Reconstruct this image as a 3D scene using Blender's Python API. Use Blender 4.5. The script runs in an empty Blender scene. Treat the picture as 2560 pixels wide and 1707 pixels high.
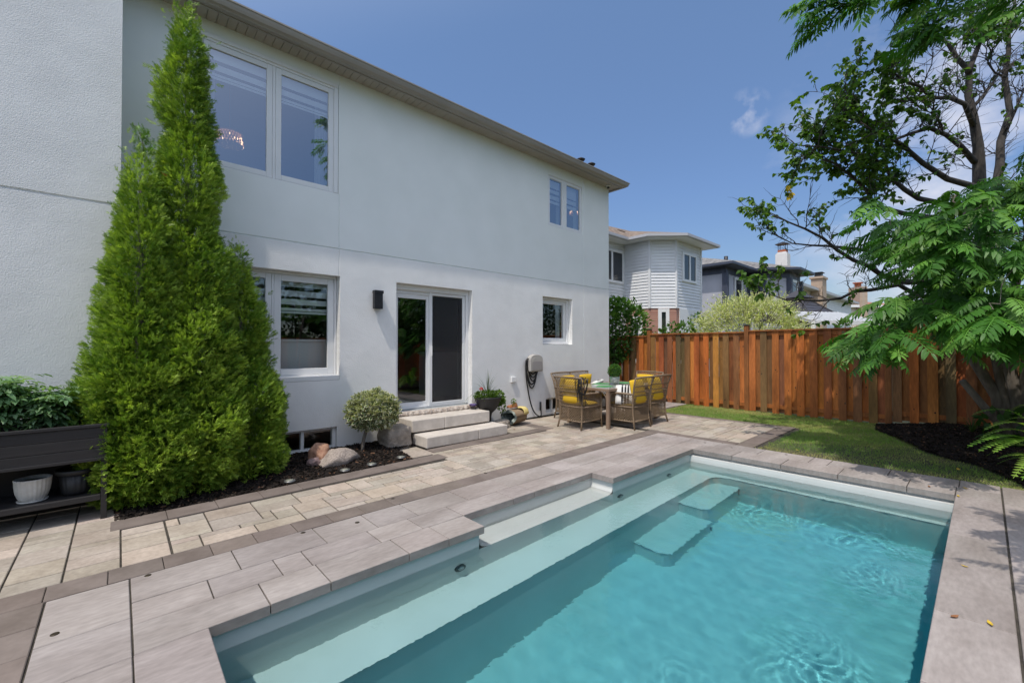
import bpy, bmesh, math, random
import numpy as np
from mathutils import Vector, Matrix

R = math.radians
scene = bpy.context.scene
COL = scene.collection
rnd = random.Random(7)
rng = np.random.default_rng(11)

# ------------------------------------------------------------------ camera
F_PX, CX, CY, EYE = 1076.0, 1280.0, 853.5, 1.55
YAW = math.atan(1180 / 1076.0)
PITCH = math.atan(12.5 / 1076.0)
_c, _s = math.cos(YAW), math.sin(YAW)
FW = Vector((_c * math.cos(PITCH), _s * math.cos(PITCH), math.sin(PITCH)))
RT = Vector((_s, -_c, 0.0))
UP = RT.cross(FW)
cam_data = bpy.data.cameras.new("camera")
cam = bpy.data.objects.new("camera", cam_data)
COL.objects.link(cam)
m = Matrix((RT, UP, -FW)).transposed().to_4x4()
m.translation = Vector((0, 0, EYE))
cam.matrix_world = m
cam_data.sensor_width = 36.0
cam_data.lens = F_PX / 2560 * 36.0
cam_data.clip_start = 0.05
cam_data.clip_end = 2000
scene.camera = cam

# ------------------------------------------------------------------ sky and sun
SUN = Vector((-0.47, -0.150, 1.0)).normalized()
SKY_FILL = (5.7, 5.3, 4.6)
w = bpy.data.worlds.new("World")
scene.world = w
w.use_nodes = True
nt = w.node_tree
for n in list(nt.nodes):
    nt.nodes.remove(n)
out = nt.nodes.new('ShaderNodeOutputWorld')
bg = nt.nodes.new('ShaderNodeBackground')
sky = nt.nodes.new('ShaderNodeTexSky')
sky.sky_type = 'NISHITA'
sky.sun_disc = False
sky.sun_elevation = math.asin(SUN.z)
sky.sun_rotation = math.atan2(SUN.x, SUN.y)
sky.altitude = 0
sky.air_density = 1.15
sky.dust_density = 0.35
sky.ozone_density = 2.6
bg.inputs['Strength'].default_value = 0.15
# soft clouds low in the sky, laid out by direction
tc = nt.nodes.new('ShaderNodeTexCoord')
mp = nt.nodes.new('ShaderNodeMapping')
mp.inputs['Scale'].default_value = (2.2, 2.2, 3.6)
mp.inputs['Location'].default_value = (0.35, 0.1, 0.2)
nz = nt.nodes.new('ShaderNodeTexNoise')
nz.inputs['Scale'].default_value = 2.0
nz.inputs['Detail'].default_value = 7.0
nz.inputs['Roughness'].default_value = 0.55
cr = nt.nodes.new('ShaderNodeValToRGB')
cr.color_ramp.elements[0].position = 0.50
cr.color_ramp.elements[1].position = 0.70
dv = nt.nodes.new('ShaderNodeVectorMath'); dv.operation = 'DOT_PRODUCT'
_cd = Vector((1.50, -0.02, 0.42)).normalized()
dv.inputs[1].default_value = _cd
mr = nt.nodes.new('ShaderNodeMapRange')
mr.inputs['From Min'].default_value = 0.945
mr.inputs['From Max'].default_value = 0.985
mr.inputs['To Min'].default_value = 0.0
mr.inputs['To Max'].default_value = 0.85
mu = nt.nodes.new('ShaderNodeMath'); mu.operation = 'MULTIPLY'
mx = nt.nodes.new('ShaderNodeMixRGB')
mx.inputs['Color2'].default_value = (5.2, 5.3, 6.0, 1)
L = nt.links.new
L(tc.outputs['Generated'], mp.inputs['Vector'])
L(mp.outputs['Vector'], nz.inputs['Vector'])
L(nz.outputs['Fac'], cr.inputs['Fac'])
L(tc.outputs['Generated'], dv.inputs[0])
L(dv.outputs['Value'], mr.inputs['Value'])
L(cr.outputs['Color'], mu.inputs[0])
L(mr.outputs['Result'], mu.inputs[1])
# a small separate wisp over the neighbouring roofs
dw = nt.nodes.new('ShaderNodeVectorMath'); dw.operation = 'DOT_PRODUCT'
dw.inputs[1].default_value = Vector((1.08, 0.37, 0.545)).normalized()
mw = nt.nodes.new('ShaderNodeMapRange')
mw.inputs['From Min'].default_value = 0.9990
mw.inputs['From Max'].default_value = 0.9999
mw.inputs['To Max'].default_value = 0.55
nw = nt.nodes.new('ShaderNodeTexNoise'); nw.inputs['Scale'].default_value = 26.0; nw.inputs['Detail'].default_value = 5
cw = nt.nodes.new('ShaderNodeValToRGB')
cw.color_ramp.elements[0].position = 0.47
cw.color_ramp.elements[1].position = 0.72
m2 = nt.nodes.new('ShaderNodeMath'); m2.operation = 'MULTIPLY'
ad = nt.nodes.new('ShaderNodeMath'); ad.operation = 'ADD'; ad.use_clamp = True
L(tc.outputs['Generated'], dw.inputs[0]); L(dw.outputs['Value'], mw.inputs['Value'])
L(tc.outputs['Generated'], nw.inputs['Vector']); L(nw.outputs['Fac'], cw.inputs['Fac'])
L(cw.outputs['Color'], m2.inputs[0]); L(mw.outputs['Result'], m2.inputs[1])
L(mu.outputs['Value'], ad.inputs[0]); L(m2.outputs['Value'], ad.inputs[1])
L(ad.outputs['Value'], mx.inputs['Fac'])
hs = nt.nodes.new('ShaderNodeHueSaturation'); hs.inputs['Saturation'].default_value = 1.02; hs.inputs['Value'].default_value = 1.03
L(sky.outputs['Color'], hs.inputs['Color'])
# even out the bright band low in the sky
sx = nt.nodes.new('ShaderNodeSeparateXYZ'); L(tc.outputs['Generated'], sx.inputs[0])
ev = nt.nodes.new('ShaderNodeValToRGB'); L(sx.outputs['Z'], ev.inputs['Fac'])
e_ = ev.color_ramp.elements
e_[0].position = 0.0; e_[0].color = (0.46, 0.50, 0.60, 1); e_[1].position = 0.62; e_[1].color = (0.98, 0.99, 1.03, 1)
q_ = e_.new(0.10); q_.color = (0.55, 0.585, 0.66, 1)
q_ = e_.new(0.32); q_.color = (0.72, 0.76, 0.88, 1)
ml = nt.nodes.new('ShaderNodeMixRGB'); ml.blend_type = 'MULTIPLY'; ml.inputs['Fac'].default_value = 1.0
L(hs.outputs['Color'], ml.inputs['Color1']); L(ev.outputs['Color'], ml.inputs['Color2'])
# fill glow added to the sky round the sun, out of view, to lift the shade
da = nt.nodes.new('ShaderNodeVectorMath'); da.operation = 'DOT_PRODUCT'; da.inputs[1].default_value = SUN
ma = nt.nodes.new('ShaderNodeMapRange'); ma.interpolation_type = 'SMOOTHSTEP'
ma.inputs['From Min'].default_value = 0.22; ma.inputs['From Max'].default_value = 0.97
mg = nt.nodes.new('ShaderNodeMixRGB'); mg.blend_type = 'ADD'; mg.inputs['Color2'].default_value = (*SKY_FILL, 1)
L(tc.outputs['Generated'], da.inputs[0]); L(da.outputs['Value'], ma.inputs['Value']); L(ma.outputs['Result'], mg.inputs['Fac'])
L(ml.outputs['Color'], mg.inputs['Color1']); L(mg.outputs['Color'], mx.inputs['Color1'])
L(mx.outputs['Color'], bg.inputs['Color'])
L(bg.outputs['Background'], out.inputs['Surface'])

sl = bpy.data.lights.new("sun", 'SUN')
sl.energy = 3.2
sl.angle = R(0.53)
sl.color = (1.0, 0.925, 0.82)
sun = bpy.data.objects.new("sun", sl)
sun.rotation_euler = SUN.to_track_quat('Z', 'Y').to_euler()
sun.location = (-8, -4, 20)
COL.objects.link(sun)
sl.cycles.is_caustics_light = True

scene.view_settings.view_transform = 'Standard'
scene.view_settings.look = 'None'
scene.view_settings.exposure = 0.0
scene.view_settings.gamma = 1.0
scene.render.engine = 'CYCLES'
scene.cycles.use_denoising = True
scene.cycles.max_bounces = 10
scene.cycles.transparent_max_bounces = 24
scene.cycles.caustics_reflective = False
scene.cycles.caustics_refractive = True
scene.cycles.sample_clamp_indirect = 6.0
scene.cycles.volume_max_steps = 12


# ------------------------------------------------------------------ pixel helpers (photo pixels -> places on real planes)
def ray(u, v):
    return FW + RT * ((u - CX) / F_PX) - UP * ((v - CY) / F_PX)
def G(u, v, z=0.0):
    d = ray(u, v); t = (z - EYE) / d.z
    return Vector((d.x * t, d.y * t, z))
def WY(u, v, y):
    d = ray(u, v); t = y / d.y
    return Vector((d.x * t, y, EYE + d.z * t))
def WX(u, v, x):
    d = ray(u, v); t = x / d.x
    return Vector((x, d.y * t, EYE + d.z * t))
def AT(u, v, depth):
    d = ray(u, v)
    return Vector((d.x * depth, d.y * depth, EYE + d.z * depth))


# ------------------------------------------------------------------ object helpers
def empty(name, label, cat, loc=(0, 0, 0), rz=0.0, group=None, kind=None):
    o = bpy.data.objects.new(name, None)
    o.empty_display_size = 0.1
    o.location = loc
    o.rotation_euler = (0, 0, rz)
    COL.objects.link(o)
    return tag(o, label, cat, group, kind)
def tag(o, label=None, cat=None, group=None, kind=None):
    if label: o['label'] = label
    if cat: o['category'] = cat
    if group: o['group'] = group
    if kind: o['kind'] = kind
    return o
def copy_tree(o, parent=None):
    c = o.copy(); COL.objects.link(c)
    c.parent = parent
    for ch in o.children:
        copy_tree(ch, c)
    return c

class MB:
    """collects shapes, then links them as ONE mesh object"""
    def __init__(self):
        self.v = []; self.f = []; self.col = []; self.cur = (1, 1, 1); self.sm = []
    def add(self, vs, fs, smooth=False):
        b = len(self.v)
        self.v.extend([tuple(p) for p in vs])
        self.col.extend([self.cur] * len(vs))
        for f in fs:
            self.f.append(tuple(i + b for i in f)); self.sm.append(smooth)
    def box(self, x0, y0, z0, x1, y1, z1):
        self.add([(x0, y0, z0), (x1, y0, z0), (x1, y1, z0), (x0, y1, z0), (x0, y0, z1), (x1, y0, z1), (x1, y1, z1), (x0, y1, z1)],
                 [(0, 3, 2, 1), (4, 5, 6, 7), (0, 1, 5, 4), (1, 2, 6, 5), (2, 3, 7, 6), (3, 0, 4, 7)])
    def obox(self, c, ax, ay, az):
        """oriented box: centre and three half-axis vectors"""
        c, ax, ay, az = Vector(c), Vector(ax), Vector(ay), Vector(az)
        vs = [c + sx * ax + sy * ay + sz * az for sz in (-1, 1) for sx, sy in ((-1, -1), (1, -1), (1, 1), (-1, 1))]
        self.add(vs, [(0, 3, 2, 1), (4, 5, 6, 7), (0, 1, 5, 4), (1, 2, 6, 5), (2, 3, 7, 6), (3, 0, 4, 7)])
    def bar(self, a, b, w, h, up=(0, 0, 1)):
        a, b = Vector(a), Vector(b)
        d = (b - a); l = d.length; d.normalize()
        s = d.cross(Vector(up))
        if s.length < 1e-4: s = d.cross(Vector((1, 0, 0)))
        s.normalize(); u = s.cross(d)
        self.obox((a + b) / 2, d * (l / 2), s * (w / 2), u * (h / 2))
    def quad(self, a, b, c, d): self.add([a, b, c, d], [(0, 1, 2, 3)])
    def poly(self, pts): self.add(pts, [tuple(range(len(pts)))])
    def prism(self, pts, z0, z1):
        n = len(pts)
        vs = [(p[0], p[1], z0) for p in pts] + [(p[0], p[1], z1) for p in pts]
        fs = [tuple(range(n - 1, -1, -1)), tuple(range(n, 2 * n))]
        fs += [(i, (i + 1) % n, n + (i + 1) % n, n + i) for i in range(n)]
        self.add(vs, fs)
    def tube(self, pts, rad, n=6, caps=True, smooth=True):
        pts = [Vector(p) for p in pts]
        if not hasattr(rad, '__len__'): rad = [rad] * len(pts)
        vs = []; prev = None
        for i, p in enumerate(pts):
            t = (pts[min(i + 1, len(pts) - 1)] - pts[max(i - 1, 0)])
            if t.length < 1e-9: t = Vector((0, 0, 1))
            t.normalize()
            if prev is None:
                a = Vector((0, 0, 1)) if abs(t.z) < 0.9 else Vector((1, 0, 0))
                s = t.cross(a).normalized()
            else:
                s = prev - t * prev.dot(t)
                s = s.normalized() if s.length > 1e-6 else t.cross(Vector((0, 1, 0))).normalized()
            prev = s
            u = t.cross(s)
            for k in range(n):
                an = 2 * math.pi * k / n
                vs.append(p + (s * math.cos(an) + u * math.sin(an)) * rad[i])
        fs = []
        for i in range(len(pts) - 1):
            for k in range(n):
                fs.append((i * n + k, i * n + (k + 1) % n, (i + 1) * n + (k + 1) % n, (i + 1) * n + k))
        if caps:
            fs.append(tuple(range(n - 1, -1, -1))); fs.append(tuple(range((len(pts) - 1) * n, len(pts) * n)))
        self.add(vs, fs, smooth)
    def lathe(self, prof, n=24, c=(0, 0, 0), smooth=True, wob=None):
        vs = []
        for r, z in prof:
            for k in range(n):
                a = 2 * math.pi * k / n
                q = wob(a, z) if wob else 1.0
                vs.append((c[0] + r * q * math.cos(a), c[1] + r * q * math.sin(a), c[2] + z))
        fs = []
        for i in range(len(prof) - 1):
            for k in range(n):
                fs.append((i * n + k, i * n + (k + 1) % n, (i + 1) * n + (k + 1) % n, (i + 1) * n + k))
        self.add(vs, fs, smooth)
        if prof[0][0] > 1e-6: self.f.append(tuple(len(self.v) - len(vs) + k for k in range(n - 1, -1, -1))); self.sm.append(False)
        if prof[-1][0] > 1e-6: self.f.append(tuple(len(self.v) - n + k for k in range(n))); self.sm.append(False)
    def build(self, name, mat, parent=None, bevel=0.0, seg=2, subsurf=0):
        me = bpy.data.meshes.new(name)
        me.from_pydata(self.v, [], self.f)
        me.polygons.foreach_set('use_smooth', self.sm)
        a = me.attributes.new('Col', 'FLOAT_COLOR', 'POINT')
        cc = np.ones((len(self.v), 4), np.float32); cc[:, :3] = np.array(self.col, np.float32).reshape(-1, 3)
        a.data.foreach_set('color', cc.ravel())
        me.update()
        o = bpy.data.objects.new(name, me)
        if mat: me.materials.append(mat)
        COL.objects.link(o)
        if parent is not None: o.parent = parent
        if bevel:
            b = o.modifiers.new('bevel', 'BEVEL'); b.width = bevel; b.segments = seg; b.limit_method = 'ANGLE'; b.angle_limit = R(40)
        if subsurf:
            b = o.modifiers.new('sub', 'SUBSURF'); b.levels = subsurf; b.render_levels = subsurf
        return o

def np_mesh(name, V, Fq, col, mat, parent=None, smooth=False):
    """V (n,3) vertices, Fq list of (k,3)/(k,4) index arrays, col (n,3)"""
    me = bpy.data.meshes.new(name)
    V = np.asarray(V, np.float32)
    me.vertices.add(len(V)); me.vertices.foreach_set('co', V.ravel())
    loops = np.concatenate([f.ravel() for f in Fq]).astype(np.int32)
    tot = np.concatenate([np.full(len(f), f.shape[1], np.int32) for f in Fq])
    st = np.concatenate([[0], np.cumsum(tot)[:-1]]).astype(np.int32)
    me.loops.add(len(loops)); me.loops.foreach_set('vertex_index', loops)
    me.polygons.add(len(tot)); me.polygons.foreach_set('loop_start', st); me.polygons.foreach_set('loop_total', tot)
    if smooth: me.polygons.foreach_set('use_smooth', np.ones(len(tot), bool))
    if col is not None:
        a = me.attributes.new('Col', 'FLOAT_COLOR', 'POINT')
        cc = np.ones((len(V), 4), np.float32); cc[:, :3] = col
        a.data.foreach_set('color', cc.ravel())
    me.update(); me.validate()
    o = bpy.data.objects.new(name, me)
    if mat: me.materials.append(mat)
    COL.objects.link(o)
    if parent is not None: o.parent = parent
    return o

def frames(d, roll):
    """(n,3) directions -> (n,3,3) matrices whose columns are side, along, normal"""
    d = d / np.linalg.norm(d, axis=1, keepdims=True)
    ref = np.tile([0., 0., 1.], (len(d), 1)); ref[np.abs(d[:, 2]) > 0.95] = [1., 0., 0.]
    s = np.cross(d, ref); s /= np.linalg.norm(s, axis=1, keepdims=True)
    n = np.cross(s, d)
    cr_, sr_ = np.cos(roll)[:, None], np.sin(roll)[:, None]
    s2 = s * cr_ + n * sr_; n2 = -s * sr_ + n * cr_
    return np.stack([s2, d, n2], axis=2)

def inst(tv, tf, M, T, S, C, jit=0.0):
    """stamp a template (verts tv (k,3), faces list tf) at n frames"""
    n, k = len(T), len(tv)
    V = np.einsum('nij,kj->nki', M, tv) * np.asarray(S).reshape(-1, 1, 1) + T[:, None, :]
    Fq = []
    off = (np.arange(n) * k)[:, None, None]
    for f in tf:
        Fq.append((f[None] + off).reshape(-1, f.shape[1]))
    col = np.repeat(C, k, axis=0)
    return V.reshape(-1, 3), Fq, col

def merge(parts):
    V, Fq, Cc, b = [], [], [], 0
    for v, f, c in parts:
        V.append(v); Cc.append(c); Fq += [q + b for q in f]; b += len(v)
    return np.concatenate(V), Fq, np.concatenate(Cc)
# ------------------------------------------------------------------ materials
def mat(name, col, rough=0.6, col2=None, nscale=8.0, ndetail=5.0, nstretch=(1, 1, 1), bump=None, attr=False, metal=0.0, spec=0.5, lo=0.35, hi=0.65, extra=None, coat=0.0):
    """principled surface: colour varied between col and col2 by noise, optional Col attribute and bump layers [(scale, strength, distance, kind)]"""
    m = bpy.data.materials.new(name); m.use_nodes = True
    t = m.node_tree; b = t.nodes['Principled BSDF']
    b.inputs['Roughness'].default_value = rough
    b.inputs['Metallic'].default_value = metal
    b.inputs['Specular IOR Level'].default_value = spec
    b.inputs['Coat Weight'].default_value = coat
    tcn = t.nodes.new('ShaderNodeTexCoord')
    mpn = t.nodes.new('ShaderNodeMapping'); mpn.inputs['Scale'].default_value = nstretch
    t.links.new(tcn.outputs['Object'], mpn.inputs['Vector'])
    src = None
    if col2 is not None:
        n = t.nodes.new('ShaderNodeTexNoise'); n.inputs['Scale'].default_value = nscale; n.inputs['Detail'].default_value = ndetail
        r = t.nodes.new('ShaderNodeValToRGB')
        r.color_ramp.elements[0].position = lo; r.color_ramp.elements[1].position = hi
        r.color_ramp.elements[0].color = (*col, 1); r.color_ramp.elements[1].color = (*col2, 1)
        t.links.new(mpn.outputs['Vector'], n.inputs['Vector']); t.links.new(n.outputs['Fac'], r.inputs['Fac'])
        src = r.outputs['Color']
    else:
        rg = t.nodes.new('ShaderNodeRGB'); rg.outputs[0].default_value = (*col, 1); src = rg.outputs[0]
    if extra:   # (scale, strength, detail): a second fine mottling that multiplies the colour
        n = t.nodes.new('ShaderNodeTexNoise'); n.inputs['Scale'].default_value = extra[0]; n.inputs['Detail'].default_value = extra[2]
        q = t.nodes.new('ShaderNodeMapRange'); q.inputs['To Min'].default_value = 1 - extra[1]; q.inputs['To Max'].default_value = 1 + extra[1]
        q.inputs['From Min'].default_value = 0.25; q.inputs['From Max'].default_value = 0.75
        t.links.new(mpn.outputs['Vector'], n.inputs['Vector']); t.links.new(n.outputs['Fac'], q.inputs['Value'])
        k = t.nodes.new('ShaderNodeMixRGB'); k.blend_type = 'MULTIPLY'; k.inputs['Fac'].default_value = 1
        t.links.new(src, k.inputs['Color1']); t.links.new(q.outputs['Result'], k.inputs['Color2'])
        src = k.outputs['Color']
    if attr:
        a = t.nodes.new('ShaderNodeAttribute'); a.attribute_name = 'Col'
        k = t.nodes.new('ShaderNodeMixRGB'); k.blend_type = 'MULTIPLY'; k.inputs['Fac'].default_value = 1
        t.links.new(src, k.inputs['Color1']); t.links.new(a.outputs['Color'], k.inputs['Color2'])
        src = k.outputs['Color']
    t.links.new(src, b.inputs['Base Color'])
    last = None
    for sc, st, di, kind in (bump or []):
        if kind == 'v':
            n = t.nodes.new('ShaderNodeTexVoronoi'); n.inputs['Scale'].default_value = sc; o = n.outputs['Distance']
        else:
            n = t.nodes.new('ShaderNodeTexNoise'); n.inputs['Scale'].default_value = sc; n.inputs['Detail'].default_value = 6; o = n.outputs['Fac']
        t.links.new(mpn.outputs['Vector'], n.inputs['Vector'])
        bp = t.nodes.new('ShaderNodeBump'); bp.inputs['Strength'].default_value = st; bp.inputs['Distance'].default_value = di
        t.links.new(o, bp.inputs['Height'])
        if last: t.links.new(last, bp.inputs['Normal'])
        last = bp.outputs['Normal']
    if last: t.links.new(last, b.inputs['Normal'])
    return m

def leaf_mat(name, rough=0.45, trans=0.35, tint=(1.15, 1.25, 0.5), spec=0.4):
    m = bpy.data.materials.new(name); m.use_nodes = True
    t = m.node_tree; b = t.nodes['Principled BSDF']
    b.inputs['Roughness'].default_value = rough; b.inputs['Specular IOR Level'].default_value = spec
    a = t.nodes.new('ShaderNodeAttribute'); a.attribute_name = 'Col'
    t.links.new(a.outputs['Color'], b.inputs['Base Color'])
    tr = t.nodes.new('ShaderNodeBsdfTranslucent')
    k = t.nodes.new('ShaderNodeMixRGB'); k.blend_type = 'MULTIPLY'; k.inputs['Fac'].default_value = 1; k.inputs['Color2'].default_value = (*tint, 1)
    t.links.new(a.outputs['Color'], k.inputs['Color1']); t.links.new(k.outputs['Color'], tr.inputs['Color'])
    ms = t.nodes.new('ShaderNodeMixShader'); ms.inputs['Fac'].default_value = trans
    t.links.new(b.outputs[0], ms.inputs[1]); t.links.new(tr.outputs[0], ms.inputs[2])
    t.links.new(ms.outputs[0], t.nodes['Material Output'].inputs['Surface'])
    return m

def glass_mat(name, refl=0.3, tint=(0.9, 0.95, 0.95), rough=0.0):
    m = bpy.data.materials.new(name); m.use_nodes = True
    t = m.node_tree; t.nodes.remove(t.nodes['Principled BSDF'])
    g = t.nodes.new('ShaderNodeBsdfGlossy'); g.inputs['Roughness'].default_value = rough
    g.inputs['Color'].default_value = (0.95, 0.97, 1, 1)
    tr = t.nodes.new('ShaderNodeBsdfTransparent'); tr.inputs['Color'].default_value = (*tint, 1)
    lw = t.nodes.new('ShaderNodeLayerWeight'); lw.inputs['Blend'].default_value = 0.25
    mr_ = t.nodes.new('ShaderNodeMapRange'); mr_.inputs['To Min'].default_value = refl; mr_.inputs['To Max'].default_value = min(1, refl + 0.6)
    t.links.new(lw.outputs['Fresnel'], mr_.inputs['Value'])
    ms = t.nodes.new('ShaderNodeMixShader')
    t.links.new(mr_.outputs['Result'], ms.inputs['Fac'])
    t.links.new(tr.outputs[0], ms.inputs[1]); t.links.new(g.outputs[0], ms.inputs[2])
    t.links.new(ms.outputs[0], t.nodes['Material Output'].inputs['Surface'])
    return m

def emit_mat(name, col, st):
    m = bpy.data.materials.new(name); m.use_nodes = True
    t = m.node_tree; b = t.nodes['Principled BSDF']
    b.inputs['Base Color'].default_value = (*col, 1)
    b.inputs['Emission Color'].default_value = (*col, 1); b.inputs['Emission Strength'].default_value = st
    return m

M = {}
M['stucco'] = mat('white smooth stucco', (0.80, 0.80, 0.79), 0.9, (0.85, 0.85, 0.84), 1.6, bump=[(60, 0.55, 0.006, 'n'), (9, 0.3, 0.012, 'n')], spec=0.2, extra=(3.0, 0.035, 6))
M['stucco_upper'] = mat('fine upper stucco', (0.80, 0.83, 0.81), 0.9, (0.84, 0.865, 0.85), 1.2, bump=[(90, 0.2, 0.003, 'n')], spec=0.2, extra=(2.0, 0.02, 3))
M['stucco_coarse'] = mat('coarse float stucco', (0.76, 0.76, 0.765), 0.95, (0.82, 0.82, 0.825), 2.0, bump=[(85, 0.55, 0.006, 'n'), (170, 0.35, 0.003, 'n'), (5, 0.2, 0.02, 'n')], spec=0.15)
M['trim'] = mat('white vinyl', (0.78, 0.79, 0.79), 0.35, (0.82, 0.82, 0.82), 3.0)
M['soffit'] = mat('beige aluminium soffit', (0.36, 0.32, 0.275), 0.5, (0.39, 0.35, 0.30), 4.0)
M['gutter'] = mat('brown grey aluminium gutter', (0.30, 0.275, 0.245), 0.35, (0.34, 0.31, 0.275), 2.0, spec=0.6)
M['shingle'] = mat('brown asphalt shingle', (0.16, 0.12, 0.09), 0.95, (0.26, 0.20, 0.16), 6.0, bump=[(30, 0.4, 0.01, 'n')])
M['glass'] = glass_mat('window glass', 0.34)
M['glass_low'] = glass_mat('patio glass', 0.13)
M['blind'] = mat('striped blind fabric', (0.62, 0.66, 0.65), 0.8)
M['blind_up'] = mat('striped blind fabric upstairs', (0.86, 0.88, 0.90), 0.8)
M['curtain'] = mat('sheer curtain', (0.5, 0.53, 0.55), 0.9)
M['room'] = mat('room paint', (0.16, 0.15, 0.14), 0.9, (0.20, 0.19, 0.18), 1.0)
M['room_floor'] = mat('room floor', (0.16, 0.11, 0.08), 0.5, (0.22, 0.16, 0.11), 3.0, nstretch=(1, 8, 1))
M['white_lacquer'] = mat('white lacquer', (0.75, 0.75, 0.73), 0.3)
M['black_metal'] = mat('black powder coat', (0.014, 0.014, 0.016), 0.45, (0.02, 0.02, 0.023), 20)
M['deck'] = mat('grey slab concrete', (0.265, 0.231, 0.214), 0.85, (0.355, 0.317, 0.299), 2.4, nstretch=(0.55, 1.6, 1), attr=True, bump=[(160, 0.25, 0.003, 'n'), (26, 0.15, 0.004, 'n')], extra=(24, 0.15, 10), spec=0.25)
M['paver'] = mat('beige paver concrete', (0.33, 0.280, 0.230), 0.88, (0.41, 0.355, 0.298), 3.5, attr=True, bump=[(150, 0.14, 0.003, 'n'), (30, 0.15, 0.004, 'n')], extra=(30, 0.16, 10), spec=0.25)
M['strip'] = mat('brown paver concrete', (0.150, 0.122, 0.106), 0.88, (0.195, 0.161, 0.142), 4.0, attr=True, bump=[(150, 0.14, 0.003, 'n')], extra=(30, 0.08, 8), spec=0.25)
M['sand'] = mat('joint sand', (0.035, 0.03, 0.025), 0.95, (0.075, 0.065, 0.05), 14, bump=[(90, 0.5, 0.006, 'n')])
M['step'] = mat('cast step stone', (0.50, 0.455, 0.405), 0.9, (0.60, 0.55, 0.495), 4.0, bump=[(120, 0.18, 0.004, 'n'), (18, 0.2, 0.006, 'n')], extra=(14, 0.08, 8), spec=0.25)
M['soil'] = mat('soil and far ground', (0.10, 0.11, 0.05), 0.95, (0.16, 0.15, 0.08), 0.6, bump=[(20, 0.5, 0.02, 'n')])
M['mulch'] = mat('black mulch', (0.012, 0.010, 0.009), 0.95, (0.035, 0.024, 0.018), 30, bump=[(60, 0.9, 0.02, 'n')], spec=0.2)
M['chips'] = mat('mulch chips', (1, 1, 1), 0.9, attr=True, spec=0.2)
M['shell'] = mat('pale gelcoat shell', (0.60, 0.615, 0.60), 0.30, (0.64, 0.655, 0.64), 2.0, spec=0.4)
M['leaf'] = leaf_mat('leaf', trans=0.42)
M['cedar'] = leaf_mat('cedar foliage', rough=0.45, trans=0.26, spec=0.4)
M['bark'] = mat('grey brown bark', (0.10, 0.085, 0.07), 0.95, (0.19, 0.165, 0.14), 14, nstretch=(1, 1, 0.25), bump=[(40, 0.8, 0.01, 'n')])
M['bark_dark'] = mat('dark bark', (0.035, 0.030, 0.028), 0.95, (0.075, 0.065, 0.06), 14, nstretch=(1, 1, 0.3), bump=[(40, 0.8, 0.01, 'n')])
M['grass'] = leaf_mat('grass blades', rough=0.6, trans=0.3, spec=0.2)
M['lawn'] = mat('lawn soil', (0.10, 0.125, 0.035), 0.95, (0.22, 0.20, 0.08), 5.0, bump=[(60, 0.6, 0.02, 'n')])
# ------------------------------------------------------------------ paving
def clamp(a, lo=0.0, hi=1.0): return max(lo, min(hi, a))
def warp(x, y):
    """the paving is not quite square to the house"""
    k = clamp((y - 0.2) / 2.7) * (1.0 - 0.6 * clamp((y - 4.3) / 1.5))
    return (x + 0.0146 * (2.95 - y) * clamp(x / 6.4), y + 0.0140 * (x - 0.38) * k)

def pavers(name, rects, zt, mt, base, spread, gap=0.006, thick=0.06, do_warp=True, tint=0.02, seed=1, cham=0.004):
    r = random.Random(seed)
    b = MB()
    for q in rects:
        x0, y0, x1, y1 = q[:4]
        g = gap / 2
        v = base * (1 + r.uniform(-spread, spread)) if len(q) < 5 else base * q[4]
        b.cur = (v * (1 + r.uniform(-tint, tint)), v, v * (1 + r.uniform(-tint, tint)))
        z = zt + r.uniform(-0.0012, 0.0012)
        tilt = [r.uniform(-0.0006, 0.0006) for _ in range(4)]
        cor = [(x0 + g, y0 + g), (x1 - g, y0 + g), (x1 - g, y1 - g), (x0 + g, y1 - g)]
        sg = [(1, 1), (-1, 1), (-1, -1), (1, -1)]
        top, mid, bot = [], [], []
        for (x, y), (sx, sy), tz in zip(cor, sg, tilt):
            X, Y = warp(x, y) if do_warp else (x, y)
            X2, Y2 = warp(x + sx * cham, y + sy * cham) if do_warp else (x + sx * cham, y + sy * cham)
            top.append((X2, Y2, z + tz)); mid.append((X, Y, z - cham + tz)); bot.append((X, Y, z - thick))
        fs = [(0, 1, 2, 3)]
        for i in range(4):
            j = (i + 1) % 4
            fs += [(4 + i, 4 + j, j, i), (8 + i, 8 + j, 4 + j, 4 + i)]
        b.add(top + mid + bot, fs)
    return b.build(name, mt)

def ashlar(x0, y0, x1, y1, mod=0.095, seed=3, sizes=((3, 2), (2, 3), (2, 2), (4, 2), (3, 1), (2, 1), (3, 3), (1, 2), (4, 3))):
    """random-bond paving: fills the rectangle with stones of a few module sizes"""
    r = random.Random(seed)
    nx, ny = max(1, round((x1 - x0) / mod)), max(1, round((y1 - y0) / mod))
    dx, dy = (x1 - x0) / nx, (y1 - y0) / ny
    grid = [[False] * ny for _ in range(nx)]
    out_ = []
    for i in range(nx):
        for j in range(ny):
            if grid[i][j]: continue
            cand = list(sizes); r.shuffle(cand)
            cand.append((1, 1))
            for (a, c) in cand:
                if i + a > nx or j + c > ny: continue
                if any(grid[i + p][j + q] for p in range(a) for q in range(c)): continue
                for p in range(a):
                    for q in range(c): grid[i + p][j + q] = True
                out_.append((x0 + i * dx, y0 + j * dy, x0 + (i + a) * dx, y0 + (j + c) * dy))
                break
    return out_

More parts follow.
